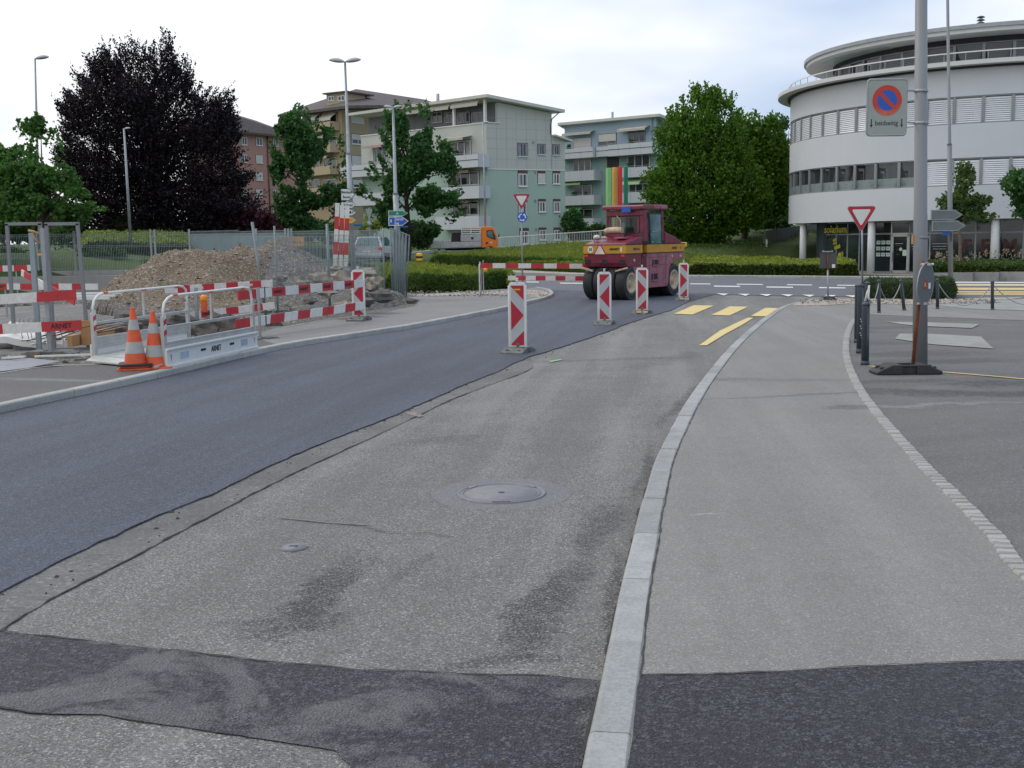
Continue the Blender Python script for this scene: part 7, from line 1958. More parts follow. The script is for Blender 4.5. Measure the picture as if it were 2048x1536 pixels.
# far backdrop of trees closing the view
for i, (x0, x1, Y, yt) in enumerate(((-700, -60, 120, 330), (-60, 130, 150, 400), (1200, 1300, 170, 380), (2100, 2700, 120, 320))):
    tree('tree_belt', ('tree belt far off beyond the left edge', 'low far trees behind the lindens', 'far trees between the blue green block and the hornbeam', 'tree belt far off beyond the right edge')[i], 'trees', [(x0, 480), (x0, yt + 20), ((x0 + x1) / 2, yt), (x1, yt + 25), (x1, 480)], Y, ((x0 + x1) / 2, 480), 1200, 10, .5, 1.5, .6, L_BACK, tr=.2, limbs=0, thick=.3)
# ------------------------------------------------------------------ poles and signs
def pole_pts(px0, y0, px1, y1, Y): return D(px0, y0, Y), D(px1, y1, Y)
def lamp_head(mb, c, L, W_, dirx):
    """flat lens-shaped lamp head, tip at c, reaching along dirx"""
    n = 14; prof = []
    for i in range(9):
        t = i / 8; prof.append((math.sin(math.pi * min(1, t * .96 + .02)) ** .6 * W_ * .62, t * L))
    vs_ = []
    for r_, h in prof:
        for k in range(n):
            a = 2 * math.pi * k / n; zz = math.sin(a) * r_ * (.75 if math.sin(a) > 0 else .35)
            vs_.append(Vector(c) + Vector((dirx * h, math.cos(a) * r_, zz + h * .12)))
    fs_ = [(i * n + k, i * n + (k + 1) % n, (i + 1) * n + (k + 1) % n, (i + 1) * n + k) for i in range(8) for k in range(n)]
    was = mb.smooth; mb.smooth = True; mb.add(vs_, fs_); mb.smooth = was
def street_lamp(label, bot, top, Y, heads, r0, r1, step=None, hl=.9, mat=None):
    B, T_ = D(bot[0], bot[1], Y), D(top[0], top[1], Y); g_ = terr(B.x, Y); root = thing('street_lamp', label, 'street lamp', (B.x, Y, g_))
    d = T_ - B; B2 = B + d * ((g_ - B.z) / d.z)
    mb = MB()
    if step:
        S_ = D(step[0], step[1], Y); mb.tube([B2, S_], [r0, r0 * .92], 12); mb.tube([S_, S_ + Vector((0, 0, .08)), T_], [r0 * 1.05, r0 * .62, r1], 12)
    else: mb.tube([B2, T_], [r0, r1], 12)
    mb.obj('pole', mat or M_GALV, root, world=True)
    for h_ in heads:
        mb = MB(); lamp_head(mb, T_ - B2 * 0 + Vector((0, 0, -.02)), hl, hl * .42, h_); mb.obj('lamp_head', M_SILV, root, world=True)
    return root
street_lamp('street lamp with a single head rising above the pointed linden', (79, 480), (70, 117), 62, (1,), .09, .045, hl=.75)
street_lamp('lower street lamp in front of the copper beech', (262, 492), (248, 257), 53, (1,), .075, .045, hl=.3)
street_lamp('tall street lamp with two heads above the white direction signs', (706, 530), (690, 123), 52, (-1, 1), .13, .045, (697, 308), hl=.72)
street_lamp('street lamp with two heads carrying the green and blue signs', (799, 560), (786, 214), 47, (-1, 1), .125, .045, (791, 388), hl=.38)
street_lamp('thin street lamp in front of the green house corner', (971, 470), (966, 245), 95, (1,), .10, .05, hl=.5)
lq = street_lamp('tall grey street lamp pole in front of the round building', (1901.5, 575), (1893, -160), 43, (), .095, .05, (1899, 290), mat=M_POLE)
p = D(1898.5, 571, 43); mb = MB(); mb.cyl((p.x, p.y, p.z - .25), (p.x, p.y, p.z + .17), .105, n=14); mb.obj('base_sleeve', M_BLACK, lq, world=True)
mb = MB(); p = D(1899, 474, 43); mb.box((p.x + .02, p.y - .1, p.z), (.05, .04, .34)); mb.obj('dark_box', M_DPOST, lq, world=True)

def arrow_sign(name, label, x0, x1, y0, y1, Y, face, border, texts=(), tip=.28, tcol=None, rz=R(8), double=False, par=None):
    """direction plate pointing right with a border and lettering"""
    c0, c1 = D(x0, (y0 + y1) / 2, Y), D(x1, (y0 + y1) / 2, Y); w = c1.x - c0.x; h = D(x0, y0, Y).z - D(x0, y1, Y).z
    root = thing(name, label, 'sign', ((c0.x + c1.x) / 2, Y, (c0.z + c1.z) / 2), rz)
    t = h * tip * 2
    q = lambda m_: [(-w / 2 + m_, -h / 2 + m_), (w / 2 - t * .9, -h / 2 + m_), (w / 2 - m_ * 1.4, 0), (w / 2 - t * .9, h / 2 - m_), (-w / 2 + m_, h / 2 - m_)]
    mb = MB(); lo = [Vector((a, -.02, b)) for a, b in q(0)]; mb.hexa(lo, [v + Vector((0, .06, 0)) for v in lo]); mb.obj('plate', border, root)
    m_ = h * (.05 if border is M_BLACK else .09)
    mb = MB(); lo = [Vector((a, -.024, b)) for a, b in q(m_)]; mb.hexa(lo, [v + Vector((0, .003, 0)) for v in lo]); mb.obj('face', face, root)
    if texts:
        mb = MB()
        for s_, u, v, sz, wd in texts: put_text(mb, s_, sz * h, frame((u * w, -.0265, v * h), (1, 0, 0)), .004, .001, width=wd * w if wd else None)
        mb.obj('lettering', tcol or M_BLACK, root)
    return root
Yd = 51.6
arrow_sign('direction_sign', 'large white arrow sign with two lines of place names, topmost on the pole', 681.5, 711, 377, 401.5, Yd, M_PLAST, M_BLACK, [('Meierskappel', -.08, .2, .3, .72), ('Buonas', -.1, -.2, .3, .5)], tip=.3)
arrow_sign('direction_sign', 'white arrow sign just below the large one', 682, 712, 404, 416.5, Yd, M_PLAST, M_BLACK, [('Rotkreuz', -.02, .0, .55, .6)], tip=.4)
arrow_sign('direction_sign', 'white arrow sign with two small symbols', 682, 712.5, 419, 431.5, Yd, M_PLAST, M_BLACK, [('■', .1, 0, .5, None), ('P', .28, 0, .5, None)], tip=.4)
arrow_sign('direction_sign', 'yellow arrow sign, lowest of the stack', 682, 712.5, 434, 447, Yd, M_SYEL, M_SILV, [('═══', .08, .0, .45, .3)], tip=.4, tcol=M_BROWN)
arrow_sign('direction_sign', 'green motorway arrow sign on the lamp pole', 777, 816, 421, 432, 46.6, M_GREEN, M_TRIM, [('⅄', -.05, 0, .6, .04), ('A', -.05, -.05, .6, None)], tip=.55, tcol=M_TRIM)
arrow_sign('direction_sign', 'blue arrow sign reading Zürich and Zug', 777, 817, 433, 451.5, 46.6, M_BLUE, M_TRIM, [('Zürich', .02, .2, .4, .45), ('Zug', -.1, -.22, .4, .24), ('▦', -.37, 0, .4, .08)], tip=.38, tcol=M_TRIM)
def small_plate(name, label, x0, x1, y0, y1, Y, mat, cat='sign', post=None, rz=0.0):
    c0, c1 = D(x0, (y0 + y1) / 2, Y), D(x1, (y0 + y1) / 2, Y); h = D(x0, y0, Y).z - D(x0, y1, Y).z
    root = thing(name, label, cat, ((c0.x + c1.x) / 2, Y, (c0.z + c1.z) / 2), rz)
    mb = MB(); mb.box((0, 0, 0), (c1.x - c0.x, .03, h)); mb.obj('plate', mat, root, bevel=.005)
    if post: mb = MB(); mb.cyl((post, .04, -root.location.z + terr(root.location.x, Y)), (post, .04, h / 2 + .05), .03, n=8); mb.obj('post', M_GALV, root)
    return root
small_plate('street_name_sign', 'small dark blue street name sign beside the white signs', 704, 727, 448.5, 452.5, 52.5, M_BLUE, post=-.2)
small_plate('street_name_sign', 'small blue street name sign under the blue arrow', 799, 816, 452, 455, 46.7, M_BLUE)
gsb = thing('yield_sign', 'back of a grey give way sign with a round plate below it, far behind', 'sign', D(738, 430, 70))
mb = MB(); k = 70 / FPX; mb.hexa([Vector((x * k, 0, z * k)) for x, z in ((-7, 12), (7, 12), (0, -12))], [Vector((x * k, .03, z * k)) for x, z in ((-7, 12), (7, 12), (0, -12))]); mb.obj('plate', M_GALV, gsb)
mb = MB(); mb.lathe([(0, 0), (5.5 * k, 0), (5.5 * k, .02)], c=(0, 0, -18 * k), axis='Y', n=16); mb.obj('round_plate', M_GALV, gsb)
mb = MB(); mb.cyl((0, .05, -2.4), (0, .05, .4), .03, n=8); mb.obj('post', M_GALV, gsb)

def tri_sign(label, px, py, half, Y, bot, rz=0.0, extra=None, poff=(0, 0)):
    c = D(px, py, Y); k = Y / FPX; s_ = half * k; g_ = gz(Y) if Y < 46 else terr(c.x, Y)
    root = thing('give_way_sign', label, 'sign', (c.x, Y, g_), rz); zc_ = c.z - g_
    def tri(sc, y0, y1, mat, nm, par=root):
        pts = []; 
        for a in (150, 30, 270):
            for d_ in (-4.5, 4.5): 
                t = R(a + d_); pts.append(Vector((math.cos(t) * s_ * 1.13 * sc, 0, math.sin(t) * s_ * 1.13 * sc * 1.0 + s_ * .0)))
        pts = pts[:]; order = [0, 1, 2, 3, 4, 5]
        P_ = sorted(pts, key=lambda v: math.atan2(v.z, v.x)); lo = [Vector((p.x, y0, p.z + zc_)) for p in P_]
        mb = MB(); mb.hexa(lo, [Vector((v.x, y1, v.z)) for v in lo]); return mb.obj(nm, mat, par)
    tri(1.04, -.012, .012, M_GALV, 'plate'); tri(1.0, -.016, -.0125, M_RED, 'red_border'); tri(.66, -.020, -.0165, M_PLAST, 'white_field')
    mb = MB(); mb.cyl((poff[0], .04, -.1), (poff[1], .04, zc_ + s_ * .6), .032, n=10); mb.obj('post', M_GALV, root)
    return root, zc_, s_
t_, zc_, s_ = tri_sign('red and white give way triangle above the blue roundabout sign', 1043, 398.5, 15.5, 43.5, 545)
# roundabout sign
c = D(1044.5, 434.5, 43.4); rs = thing('roundabout_sign', 'round blue roundabout sign with three white arrows', 'sign', c)
mb = MB(); r_ = 10.0 * 43.4 / FPX; mb.lathe([(0, -.012), (r_, -.012), (r_, .012)], axis='Y', n=32, smooth=False); mb.obj('plate', M_BLUE, rs)
mb = MB()
for k in range(3):
    a0 = R(90 + 120 * k + 12); pts = []; ri, ro = r_ * .52, r_ * .76; nn = 8; span = R(66)
    for i in range(nn + 1): a = a0 + span * i / nn; pts.append((ro * math.cos(a), ro * math.sin(a)))
    for i in range(nn, -1, -1): a = a0 + span * i / nn; pts.append((ri * math.cos(a), ri * math.sin(a)))
    lo = [Vector((x, -.0145, z)) for x, z in pts]; nv_ = len(lo)
    for i in range(nn): mb.add([lo[i], lo[i + 1], lo[nv_ - 2 - i], lo[nv_ - 1 - i]], [(0, 1, 2, 3)])
    a = a0 + span; rm = (ri + ro) / 2; hw = r_ * .27
    mb.add([Vector(((rm + hw) * math.cos(a), -.0145, (rm + hw) * math.sin(a))), Vector(((rm - hw) * math.cos(a), -.0145, (rm - hw) * math.sin(a))), Vector((rm * math.cos(a + R(30)), -.0145, rm * math.sin(a + R(30))))], [(0, 1, 2)])
mb.obj('arrows', M_PLAST, rs)
tri_sign('large give way triangle standing beside the shop windows', 1722.5, 430, 26, 40, 600, rz=R(-6), poff=(.12, .02))

# parking ban sign on the big pole
Bp = G(1840, 737, .06); Yp = Bp.y
bp = thing('tall_pole', 'thick galvanised pole with a weathered shell, nearest pole on the right', 'pole', Bp)
Tp = D(1843, -140, Yp); b_ = Vector((0, 0, 0)); t_ = Tp - Bp
mb = MB(); mb.tube([b_, t_ * .36, t_ * .362, t_], [.096, .088, .084, .072], 24); mb.obj('shaft', M_POLE, bp)
for y_ in (182, 246, 475):
    q = D(1842.5, y_, Yp) - Bp; mb = MB(); mb.cyl((q.x, q.y, q.z - .018), (q.x, q.y, q.z + .018), .094 if y_ > 400 else .086, n=24)
    if y_ < 400: mb.box((q.x + .03, q.y - .09, q.z), (.03, .03, .03)); mb.beam((q.x - .08, q.y, q.z), (D(1813, y_, Yp) - Bp) + Vector((0, -.05, 0)), .02, .02)
    mb.obj('clamp', M_GALV if y_ < 400 else M_POLE, bp)
q = D(1826, 478, Yp) - Bp; mb = MB(); mb.box((q.x, q.y, q.z), (.028, .03, .12)); mb.obj('orange_tag', M_WOOD, bp)
c = D(1773.5, 215, Yp - .05); W2, H2 = 80.5 * Yp / FPX, 109.5 * Yp / FPX
ns = thing('no_parking_sign', 'rectangular grey sign with a no parking disc and the word beidseitig', 'sign', c, R(2))
def rrect(w, h, r_, n=6):
    out = []
    for cx_, cz_, a0 in ((w / 2 - r_, h / 2 - r_, 0), (-w / 2 + r_, h / 2 - r_, 90), (-w / 2 + r_, -h / 2 + r_, 180), (w / 2 - r_, -h / 2 + r_, 270)):
        for k in range(n + 1): a = R(a0 + 90 * k / n); out.append((cx_ + r_ * math.cos(a), cz_ + r_ * math.sin(a)))
    return out
rr_ = rrect(W2 - .012, H2 - .012, .045); lo = [Vector((x, .006, z)) for x, z in rr_]; mb = MB(); mb.hexa(lo[::-1], [Vector((v.x, -.006, v.z)) for v in lo[::-1]]); mb.obj('plate', M_SPLATE, ns)
rr_ = rrect(W2 - .02, H2 - .02, .045, 8); mb = MB(); pts = [Vector((x, 0, z)) for x, z in rr_]; pts.append(pts[0]); mb.tube(pts, .013, 8, cap=False); mb.obj('edge_profile', M_GALV, ns)
rd = 29.0 * Yp / FPX; cz = .115 * H2 / .727 * .727 + .0
cz = (215 - 201.5) * Yp / FPX
def disc(mb, r0, r1, y, n=48, c=(0, 0)):
    vs_ = [Vector((c[0] + r_ * math.cos(2 * math.pi * k / n), y, c[1] + r_ * math.sin(2 * math.pi * k / n))) for r_ in (r0, r1) for k in range(n)]
    mb.add(vs_, [(k, (k + 1) % n, n + (k + 1) % n, n + k) for k in range(n)])
mb = MB(); disc(mb, .0001, rd * .70, -.0085, c=(0, cz)); mb.obj('blue_field', M_SBLUE, ns)
mb = MB(); disc(mb, rd * .68, rd, -.0100, c=(0, cz)); 
for s_ in (1,): 
    a = R(-45); u = Vector((math.cos(a), 0, math.sin(a))); v = Vector((-math.sin(a), 0, math.cos(a))); w = rd * .125
    cc = Vector((0, -.0100, cz)); mb.add([cc - u * rd * .7 - v * w, cc + u * rd * .7 - v * w, cc + u * rd * .7 + v * w, cc - u * rd * .7 + v * w], [(0, 1, 2, 3)])
m_ = NT('faded_sign_red'); gr = m_.ramp(m_.noise(5, 3), [(.35, 0.0), (.7, 1.0)]); 
sx = m_.n('ShaderNodeSeparateXYZ', {0: m_.co()}); low = m_.ramp(m_.math('ADD', m_.math('MULTIPLY', sx.outputs[2], -2.4), m_.math('MULTIPLY', m_.noise(9, 4), .7)), [(.30, 0.0), (.75, 1.0)])
m_.set(Base_Color=m_.mix(low, (.50, .035, .015), (.55, .17, .09)), Roughness=.4)
mb.obj('red_ring_and_bar', m_.mat, ns)
mb = MB(); put_text(mb, 'beidseitig', .088, frame((0, -.0075, -(245 - 215) * Yp / FPX), (1, 0, 0)), .0004, .0006, width=45 * Yp / FPX)
for s_ in (-1, 1):
    x = s_ * 30 * Yp / FPX; zt, zb = -(237 - 215) * Yp / FPX, -(253 - 215) * Yp / FPX; y = -.008
    mb.add([(x - .007, y, zt), (x + .007, y, zt), (x + .007, y, zb + .03), (x - .007, y, zb + .03)], [(0, 1, 2, 3)]); mb.add([(x - .019, y, zb + .032), (x + .019, y, zb + .032), (x, y, zb - .004)], [(0, 1, 2)])
mb.obj('lettering', M_BLACK, ns)

# round temporary sign seen from behind
Bs = G(1811, 746, .06); Ys = Bs.y - .02
ts = thing('temporary_sign', 'back of a round sign on a leaning rusty post with a black rubber foot', 'sign', (D(1811, 742, Ys).x, Ys, Bs.z))
o0 = ts.location
T1 = D(1845.5, 520, Ys) - o0; T0_ = D(1826, 728, Ys) - o0
mb = MB(); mb.tube([T0_, T1], .0235, 10); mb.obj('post', M_RUST, ts)
c = (D(1849, 568, Ys) - o0) + Vector((0, -.03, 0)); rdisc = 42 * Ys / FPX
ax = (T1 - T0_).normalized(); fx = Vector((.66, .75, 0)).normalized(); nn = fx.cross(ax).normalized(); fx = ax.cross(nn).normalized()
Mx = Matrix((fx, ax, nn)).transposed().to_4x4(); Mx.translation = c
mb = MB(); n = 40
vs_ = [Mx @ Vector((rdisc * math.cos(2 * math.pi * k / n), rdisc * math.sin(2 * math.pi * k / n), z)) for z in (-.006, .006) for k in range(n)]
mb.add(vs_, [tuple(range(n)), tuple(range(2 * n - 1, n - 1, -1))] + [(k, (k + 1) % n, n + (k + 1) % n, n + k) for k in range(n)]); mb.obj('plate', simple('sign_back_grey', (.12, .13, .135), .55, .2, var=.1), ts)
mb = MB(); pts = [Mx @ Vector((rdisc * math.cos(2 * math.pi * k / n), rdisc * math.sin(2 * math.pi * k / n), 0)) for k in range(n + 1)]; mb.tube(pts, .009, 6, cap=False); mb.obj('edge_profile', M_GALV, ts)
for u in (-.92, .93):
    mb = MB(); q = c + ax * rdisc * u; mb.box(q, (.16, .03, .03)); mb.ball(q + Vector((.06, -.03, .0)), .018, 8); mb.ball(q + Vector((-.06, -.03, .0)), .018, 8); mb.obj('clamp', M_ALU, ts)
q = D(1847, 569, Ys - .02) - o0 + Vector((0, -.04, 0)); mb = MB(); mb.box(q, (.055, .004, .11)); o = mb.obj('red_sticker', M_REDO, ts); mb = MB(); put_text(mb, '2', .07, frame(q + Vector((0, -.004, 0)), (1, 0, 0)), .003); mb.obj('sticker_number', M_SYEL, o)
q = D(1856, 571, Ys) - o0 + Vector((0, -.05, 0)); mb = MB(); mb.box(q, (.026, .004, .075)); mb.obj('white_sticker', M_PLAST, ts)
mb = MB(); rubber_foot(mb, .84, .34, .125); mb.obj('foot', M_RUBD, ts, bevel=.012)
# temporary sign near the pavement tip
Bt = G(1656, 601, .07); tt_ = thing('temporary_sign', 'back of a dark rectangular sign on a thin rusty post at the pavement tip', 'sign', Bt); Yt = Bt.y
top = D(1655, 503, Yt) - Bt; mb = MB(); mb.tube([(0, 0, .05), top * .62], .026, 8); mb.obj('lower_post', M_GALV, tt_)
mb = MB(); mb.tube([top * .45, top], .02, 8); mb.obj('post', M_RUST, tt_)
mb = MB(); mb.box(top + Vector((0, -.02, 0)), (.30, .03, .03)); mb.tube([top + Vector((-.15, -.02, .02)), top + Vector((0, -.02, -.02)), top + Vector((.15, -.02, .02))], .012, 6); mb.obj('clamp', M_GALV, tt_)
q = D(1657.5, 521, Yt) - Bt + Vector((0, .05, 0)); mb = MB(); mb.box(q, (33 * Yt / FPX, .02, 31 * Yt / FPX)); mb.obj('plate', simple('dark_sign_back', (.06, .068, .065), .6), tt_)
q = D(1667, 532, Yt) - Bt + Vector((0, -.0, 0)); mb = MB(); mb.box(q, (.09, .01, .1)); mb.obj('white_sticker', M_PLAST, tt_)
mb = MB(); rubber_foot(mb, .46, .3, .12); mb.obj('foot', M_RUB, tt_, bevel=.01)

# direction signs seen from behind
for (x0, x1, y0, y1, lab) in ((1862, 1925, 419.5, 440, 'upper grey back of an arrow sign on the tall lamp pole'), (1864, 1931, 441.5, 462, 'lower grey back of an arrow sign on the tall lamp pole')):
    arrow_sign('direction_sign', lab, x0, x1, y0, y1, 42.6, simple('sign_back', (.145, .165, .17), .5, .3) if 'sign_back' not in bpy.data.materials else bpy.data.materials['sign_back'], M_STEELB, [], tip=.45, rz=0)
small_plate('street_name_sign', 'small blue street name sign below the grey arrow signs', 1885, 1898, 462, 470, 42.7, M_BLUE)

# ------------------------------------------------------------------ posts with chains
def post(label, bot, ytop, xt=None, r_=.045, tilt=0.0, stickers=False, white_top=False):
    B = G(bot[0], bot[1], .06); T_ = D(xt if xt else bot[0], ytop, B.y); h = T_.z - B.z; dx = T_.x - B.x
    root = thing('bollard', label, 'bollard', B, 0, 'dark posts along the parking area')
    mb = MB(); mb.tube([(0, 0, -.05), (dx, 0, h - .04), (dx, 0, h - .04)], [r_, r_, r_], 16); mb.obj('post', M_DPOST, root)
    mb = MB(); mb.tube([(0, 0, -.02), (dx * .06, 0, h * .06), (dx * .062, 0, h * .062)], [r_ * 1.14, r_ * 1.12, r_], 16); mb.obj('sleeve', M_DPOST, root)
    mb = MB(); mb.tube([(dx, 0, h - .055), (dx, 0, h - .045), (dx, 0, h - .02), (dx, 0, h)], [r_ * .8, r_ * 1.12, r_ * 1.12, r_ * .5], 16); mb.obj('cap', M_DPOST, root)
    return root, T_
post('nearest thick dark post on the right with its top bare', (1730, 729), 604, 1732, .052)
pB, _ = post('second dark post from the front with white scribbles on its side', (1719, 706), 567, 1722, .048)
mb = MB()
for k in range(9): mb.ball((.0 + .012 * ((k % 3) - 1), -.049, .52 - k * .035), .011, 6, (1, .3, .8))
mb.obj('scribble', M_PLAST, pB)
post('third dark post behind the scribbled one', (1713, 685), 568, 1715, .04)
pD, _ = post('dark post with white tape wound round its top', (1733, 662), 563, 1735, .048)
mb = MB(); h = .95; mb.tube([(-.045, -.03, h - .38), (-.015, -.05, h - .2), (.01, -.052, h - .08), (-.005, -.052, h - .3), (.02, -.05, h - .36)], .022, 6); mb.obj('tape', M_PLAST, pD)
chp = []
for lab, bot, yt, xt in (('dark post just right of the taped post', (1758, 626), 559, 1758), ('leaning dark post in front of the lavender', (1809, 621), 559, 1802), ('dark post left of the pale concrete slab', (1875, 618), 557, 1875), ('dark post on the far right by the pale slab', (1985, 620), 561, 1985)):
    r_, T_ = post(lab, bot, yt, xt, .04); chp.append(T_)
chp.append(D(2130, 562, chp[-1].y)); post('dark post beyond the right edge', (2130, 624), 562, 2130, .04)
chp.insert(0, D(1735, 572, 24.5))
for i in range(len(chp) - 1):
    a, b = chp[i] - Vector((0, 0, .08)), chp[i + 1] - Vector((0, 0, .08)); sag = (.36, .42, .1, .55, .5)[i]
    if i == 2: continue
    ch = thing('chain', ('chain hanging left of the first thin post', 'chain hanging between the thin post and the leaning post', '', 'long sagging chain between the two far right posts', 'chain running out of the right edge')[i], 'chain', a)
    mb = MB(); pts = [a.lerp(b, t / 14) - a - Vector((0, 0, sag * 4 * (t / 14) * (1 - t / 14))) for t in range(15)]; mb.tube(pts, .011, 5); mb.obj('links', M_GALV, ch)

# yellow and black bollard
c = D(839, 530, 64); tbk = terr(c.x, 64); yb = thing('striped_bollard', 'short yellow and black striped bollard at the roundabout exit', 'bollard', (c.x, 64, c.z))
mb = MB(); hh = 22 * 64 / FPX
for k in range(5): mb.lathe([(.19, hh * k / 5), (.19, hh * (k + 1) / 5)], n=18, mi=k % 2)
mb.lathe([(.19, hh), (.12, hh + .04), (0, hh + .05)], n=18, mi=0); mb.lathe([(.13, -.4), (.13, 0)], n=12, mi=1)
mb.obj('body', [M_SYEL, M_BLACK], yb)
for i, k in enumerate((0,)): pass

# coloured columns standing behind the roller
for (x0, x1, yt, mt, nm) in ((1211, 1223, 336, M_COLG, 'light green'), (1223.5, 1234.5, 335, M_COLY, 'yellow'), (1234.5, 1245, 333.5, M_COLR, 'red'), (1247, 1256.5, 333, M_COLD, 'dark green')):
    Yc = 60 + {'light green': 0, 'yellow': .3, 'red': .1, 'dark green': .5}[nm]; c = D((x0 + x1) / 2, yt, Yc); w = (x1 - x0) * Yc / FPX; g_ = terr(c.x, Yc)
    cl = thing('coloured_column', 'tall %s column standing on the roundabout behind the roller cab' % nm, 'column', (c.x, Yc, g_), R(22), 'coloured columns on the roundabout')
    mb = MB(); s_ = w / 2 / 1.5; mb.box((0, 0, (c.z - g_) / 2 + .0), (s_ * 2, s_ * 2, c.z - g_)); mb.obj('shaft', mt, cl, bevel=.02)
    if nm in ('light green', 'yellow'):
        mb = MB()
        for q in range(9): mb.box((-s_ * .1, -s_ - .003, (c.z - g_) * (.30 + .022 * q) + .25), (s_ * .45, .004, .05 + .02 * (q % 2)))
        mb.obj('faded_lettering', M_DPOST, cl)

# ------------------------------------------------------------------ pneumatic road roller
f_ = Vector((.57, .82, 0)).normalized(); r_v = Vector((f_.y, -f_.x, 0)); P0 = G(1249, 606.5)
contact = G(1264, 600.5)
orig = Vector((contact.x, contact.y, gz(contact.y))) - r_v * .75
Mr = Matrix((f_, -r_v, Vector((0, 0, 1)))).transposed().to_4x4(); Mr.translation = orig     # local X forward, Y left, Z up; origin under the rear axle
ro = thing('road_roller', 'maroon and yellow rubber tyred road roller standing on the fresh asphalt', 'road roller', M=Mr)
HW = .76; x0 = -.42; x1 = 3.62
def rprism(prof, y0, y1, mat, name, par=ro, bevel=.02):
    """side profile in XZ pushed out across the width"""
    lo = [Vector((x, y0, z)) for x, z in prof]; hi = [Vector((x, y1, z)) for x, z in prof]
    a = sum(prof[i][0] * prof[(i + 1) % len(prof)][1] - prof[(i + 1) % len(prof)][0] * prof[i][1] for i in range(len(prof)))
    mb = MB()
    if (a > 0) == (y1 > y0): lo, hi = lo[::-1], hi[::-1]
    mb.hexa(lo, hi); return mb.obj(name, mat, par, bevel=bevel)
zb0, zb1 = 1.47, 1.74
# rear block
rprism([(x0 + .02, 1.18), (x0 + .1, 1.05), (.62, 1.05), (.62, zb0), (x0, zb0)], -HW, HW, M_MAROON, 'rear_ballast_box')
rprism([(.30, .62), (.62, .5), (.62, 1.05), (.05, 1.05)], -HW + .0, -HW + .16, M_MAROOND, 'rear_side_apron')
rprism([(.30, .62), (.62, .5), (.62, 1.05), (.05, 1.05)], HW - .16, HW, M_MAROOND, 'rear_side_apron')
rprism([(x0 - .012, zb0), (.66, zb0), (.66, zb1), (x0 - .012, zb1)], -HW - .012, HW + .012, M_RYEL, 'rear_yellow_band', bevel=.008)
rprism([(x0 + .0, zb1), (.72, zb1), (.72, 1.99), (.5, 1.97), (x0 + .08, 1.79)], -HW + .02, HW - .02, M_MAROON, 'engine_hood', bevel=.05)
for z in (zb0 - .006, zb1 + .006):
    mb = MB(); mb.box(((x0 + .66) / 2, 0, z), (.66 - x0 + .035, 2 * HW + .035, .022)); mb.obj('band_edge', M_BLACK, ro)
# front block
rprism([(1.0, .34), (2.42, .34), (2.5, .46), (2.55, .9), (2.75, 1.12), (3.1, 1.2), (3.62, 1.2), (3.66, zb0), (1.0, zb0)], -HW, HW, M_MAROOND, 'chassis_side')
rprism([(.62, .6), (1.0, .6), (1.0, 1.45), (.62, 1.45)], -HW + .18, HW - .18, M_MAROON, 'centre_frame')
rprism([(.98, zb0), (3.68, zb0), (3.68, zb1), (.98, zb1)], -HW - .012, HW + .012, M_RYEL, 'front_yellow_band', bevel=.008)
for z in (zb0 - .006, zb1 + .006):
    mb = MB(); mb.box(((.98 + 3.68) / 2, 0, z), (2.735, 2 * HW + .035, .022)); mb.obj('band_edge', M_BLACK, ro)
rprism([(2.35, zb1), (3.66, zb1), (3.6, 1.8), (2.9, 2.02), (2.35, 2.14)], -HW + .04, HW - .04, M_MAROON, 'front_hood', bevel=.05)
rprism([(3.5, 1.62), (3.95, 1.62), (3.95, 1.78), (3.5, 1.78)], -HW + .02, -HW + .25, M_SYEL, 'front_lamp_box')
# cab: frame of pillars, walls and roof, glass between
cx0, cx1, cy = .86, 2.26, .68; zc0, zc1 = zb1, 2.86
rprism([(cx0, zc0), (cx1, zc0), (cx1, zc0 + .0), (cx1, 2.02), (cx0, 2.02)], cy - .06, cy, M_MAROON, 'cab_lower_wall')
rprism([(cx0 - .02, zc0 - .1), (cx0 + .06, zc0 - .1), (cx0 + .06, 2.10), (cx0 - .02, 2.10)], -cy, cy, M_MAROON, 'cab_rear_wall')
rprism([(cx0, zc0), (cx0 + .46, zc0), (cx0 + .26, zc1), (cx0, zc1)], -cy, -cy + .07, M_MAROON, 'cab_pillar')
rprism([(cx0, 2.0), (cx0 + .14, 2.0), (cx0 + .14, zc1), (cx0, zc1)], cy - .07, cy, M_MAROON, 'cab_pillar')
for y in (-cy, cy - .07): rprism([(cx1 - .1, zc0), (cx1 + .12, zc0), (cx1, zc1), (cx1 - .14, zc1)], y, y + .07, M_MAROON, 'cab_pillar')
mb = MB(); mb.box((cx0 + .02, 0, 2.73), (.06, 2 * cy, .22)); mb.box((cx0 + .02, -cy + .11, 2.4), (.06, .22, .6)); mb.box((cx0 + .02, cy - .09, 2.4), (.06, .18, .6)); mb.obj('rear_window_frame', M_MAROON, ro, bevel=.02)
mb = MB(); mb.add([(cx0 + .0, -cy + .2, 2.12), (cx0, cy - .16, 2.12), (cx0, cy - .16, 2.64), (cx0, -cy + .2, 2.64)], [(0, 3, 2, 1)]); mb.obj('rear_pane', M_SEE, ro)
mb = MB(); q = rrect(1.16, .56, .08); pts = [Vector((cx0 - .012, x + .02, z + 2.38)) for x, z in q]; pts.append(pts[0]); mb.tube(pts, .018, 6, cap=False); mb.obj('rear_window_seal', M_BLACK, ro)
mb = MB(); mb.add([(cx1 + .08, -cy + .07, 2.02), (cx1 + .08, cy - .07, 2.02), (cx1 - .04, cy - .07, 2.8), (cx1 - .04, -cy + .07, 2.8)], [(0, 1, 2, 3)]); mb.obj('front_pane', M_SEE, ro)
mb = MB(); mb.add([(cx0 + .1, cy - .03, 2.02), (cx1 - .05, cy - .03, 2.02), (cx1 - .05, cy - .03, 2.8), (cx0 + .1, cy - .03, 2.8)], [(0, 1, 2, 3)]); mb.obj('side_pane', M_SEE, ro)
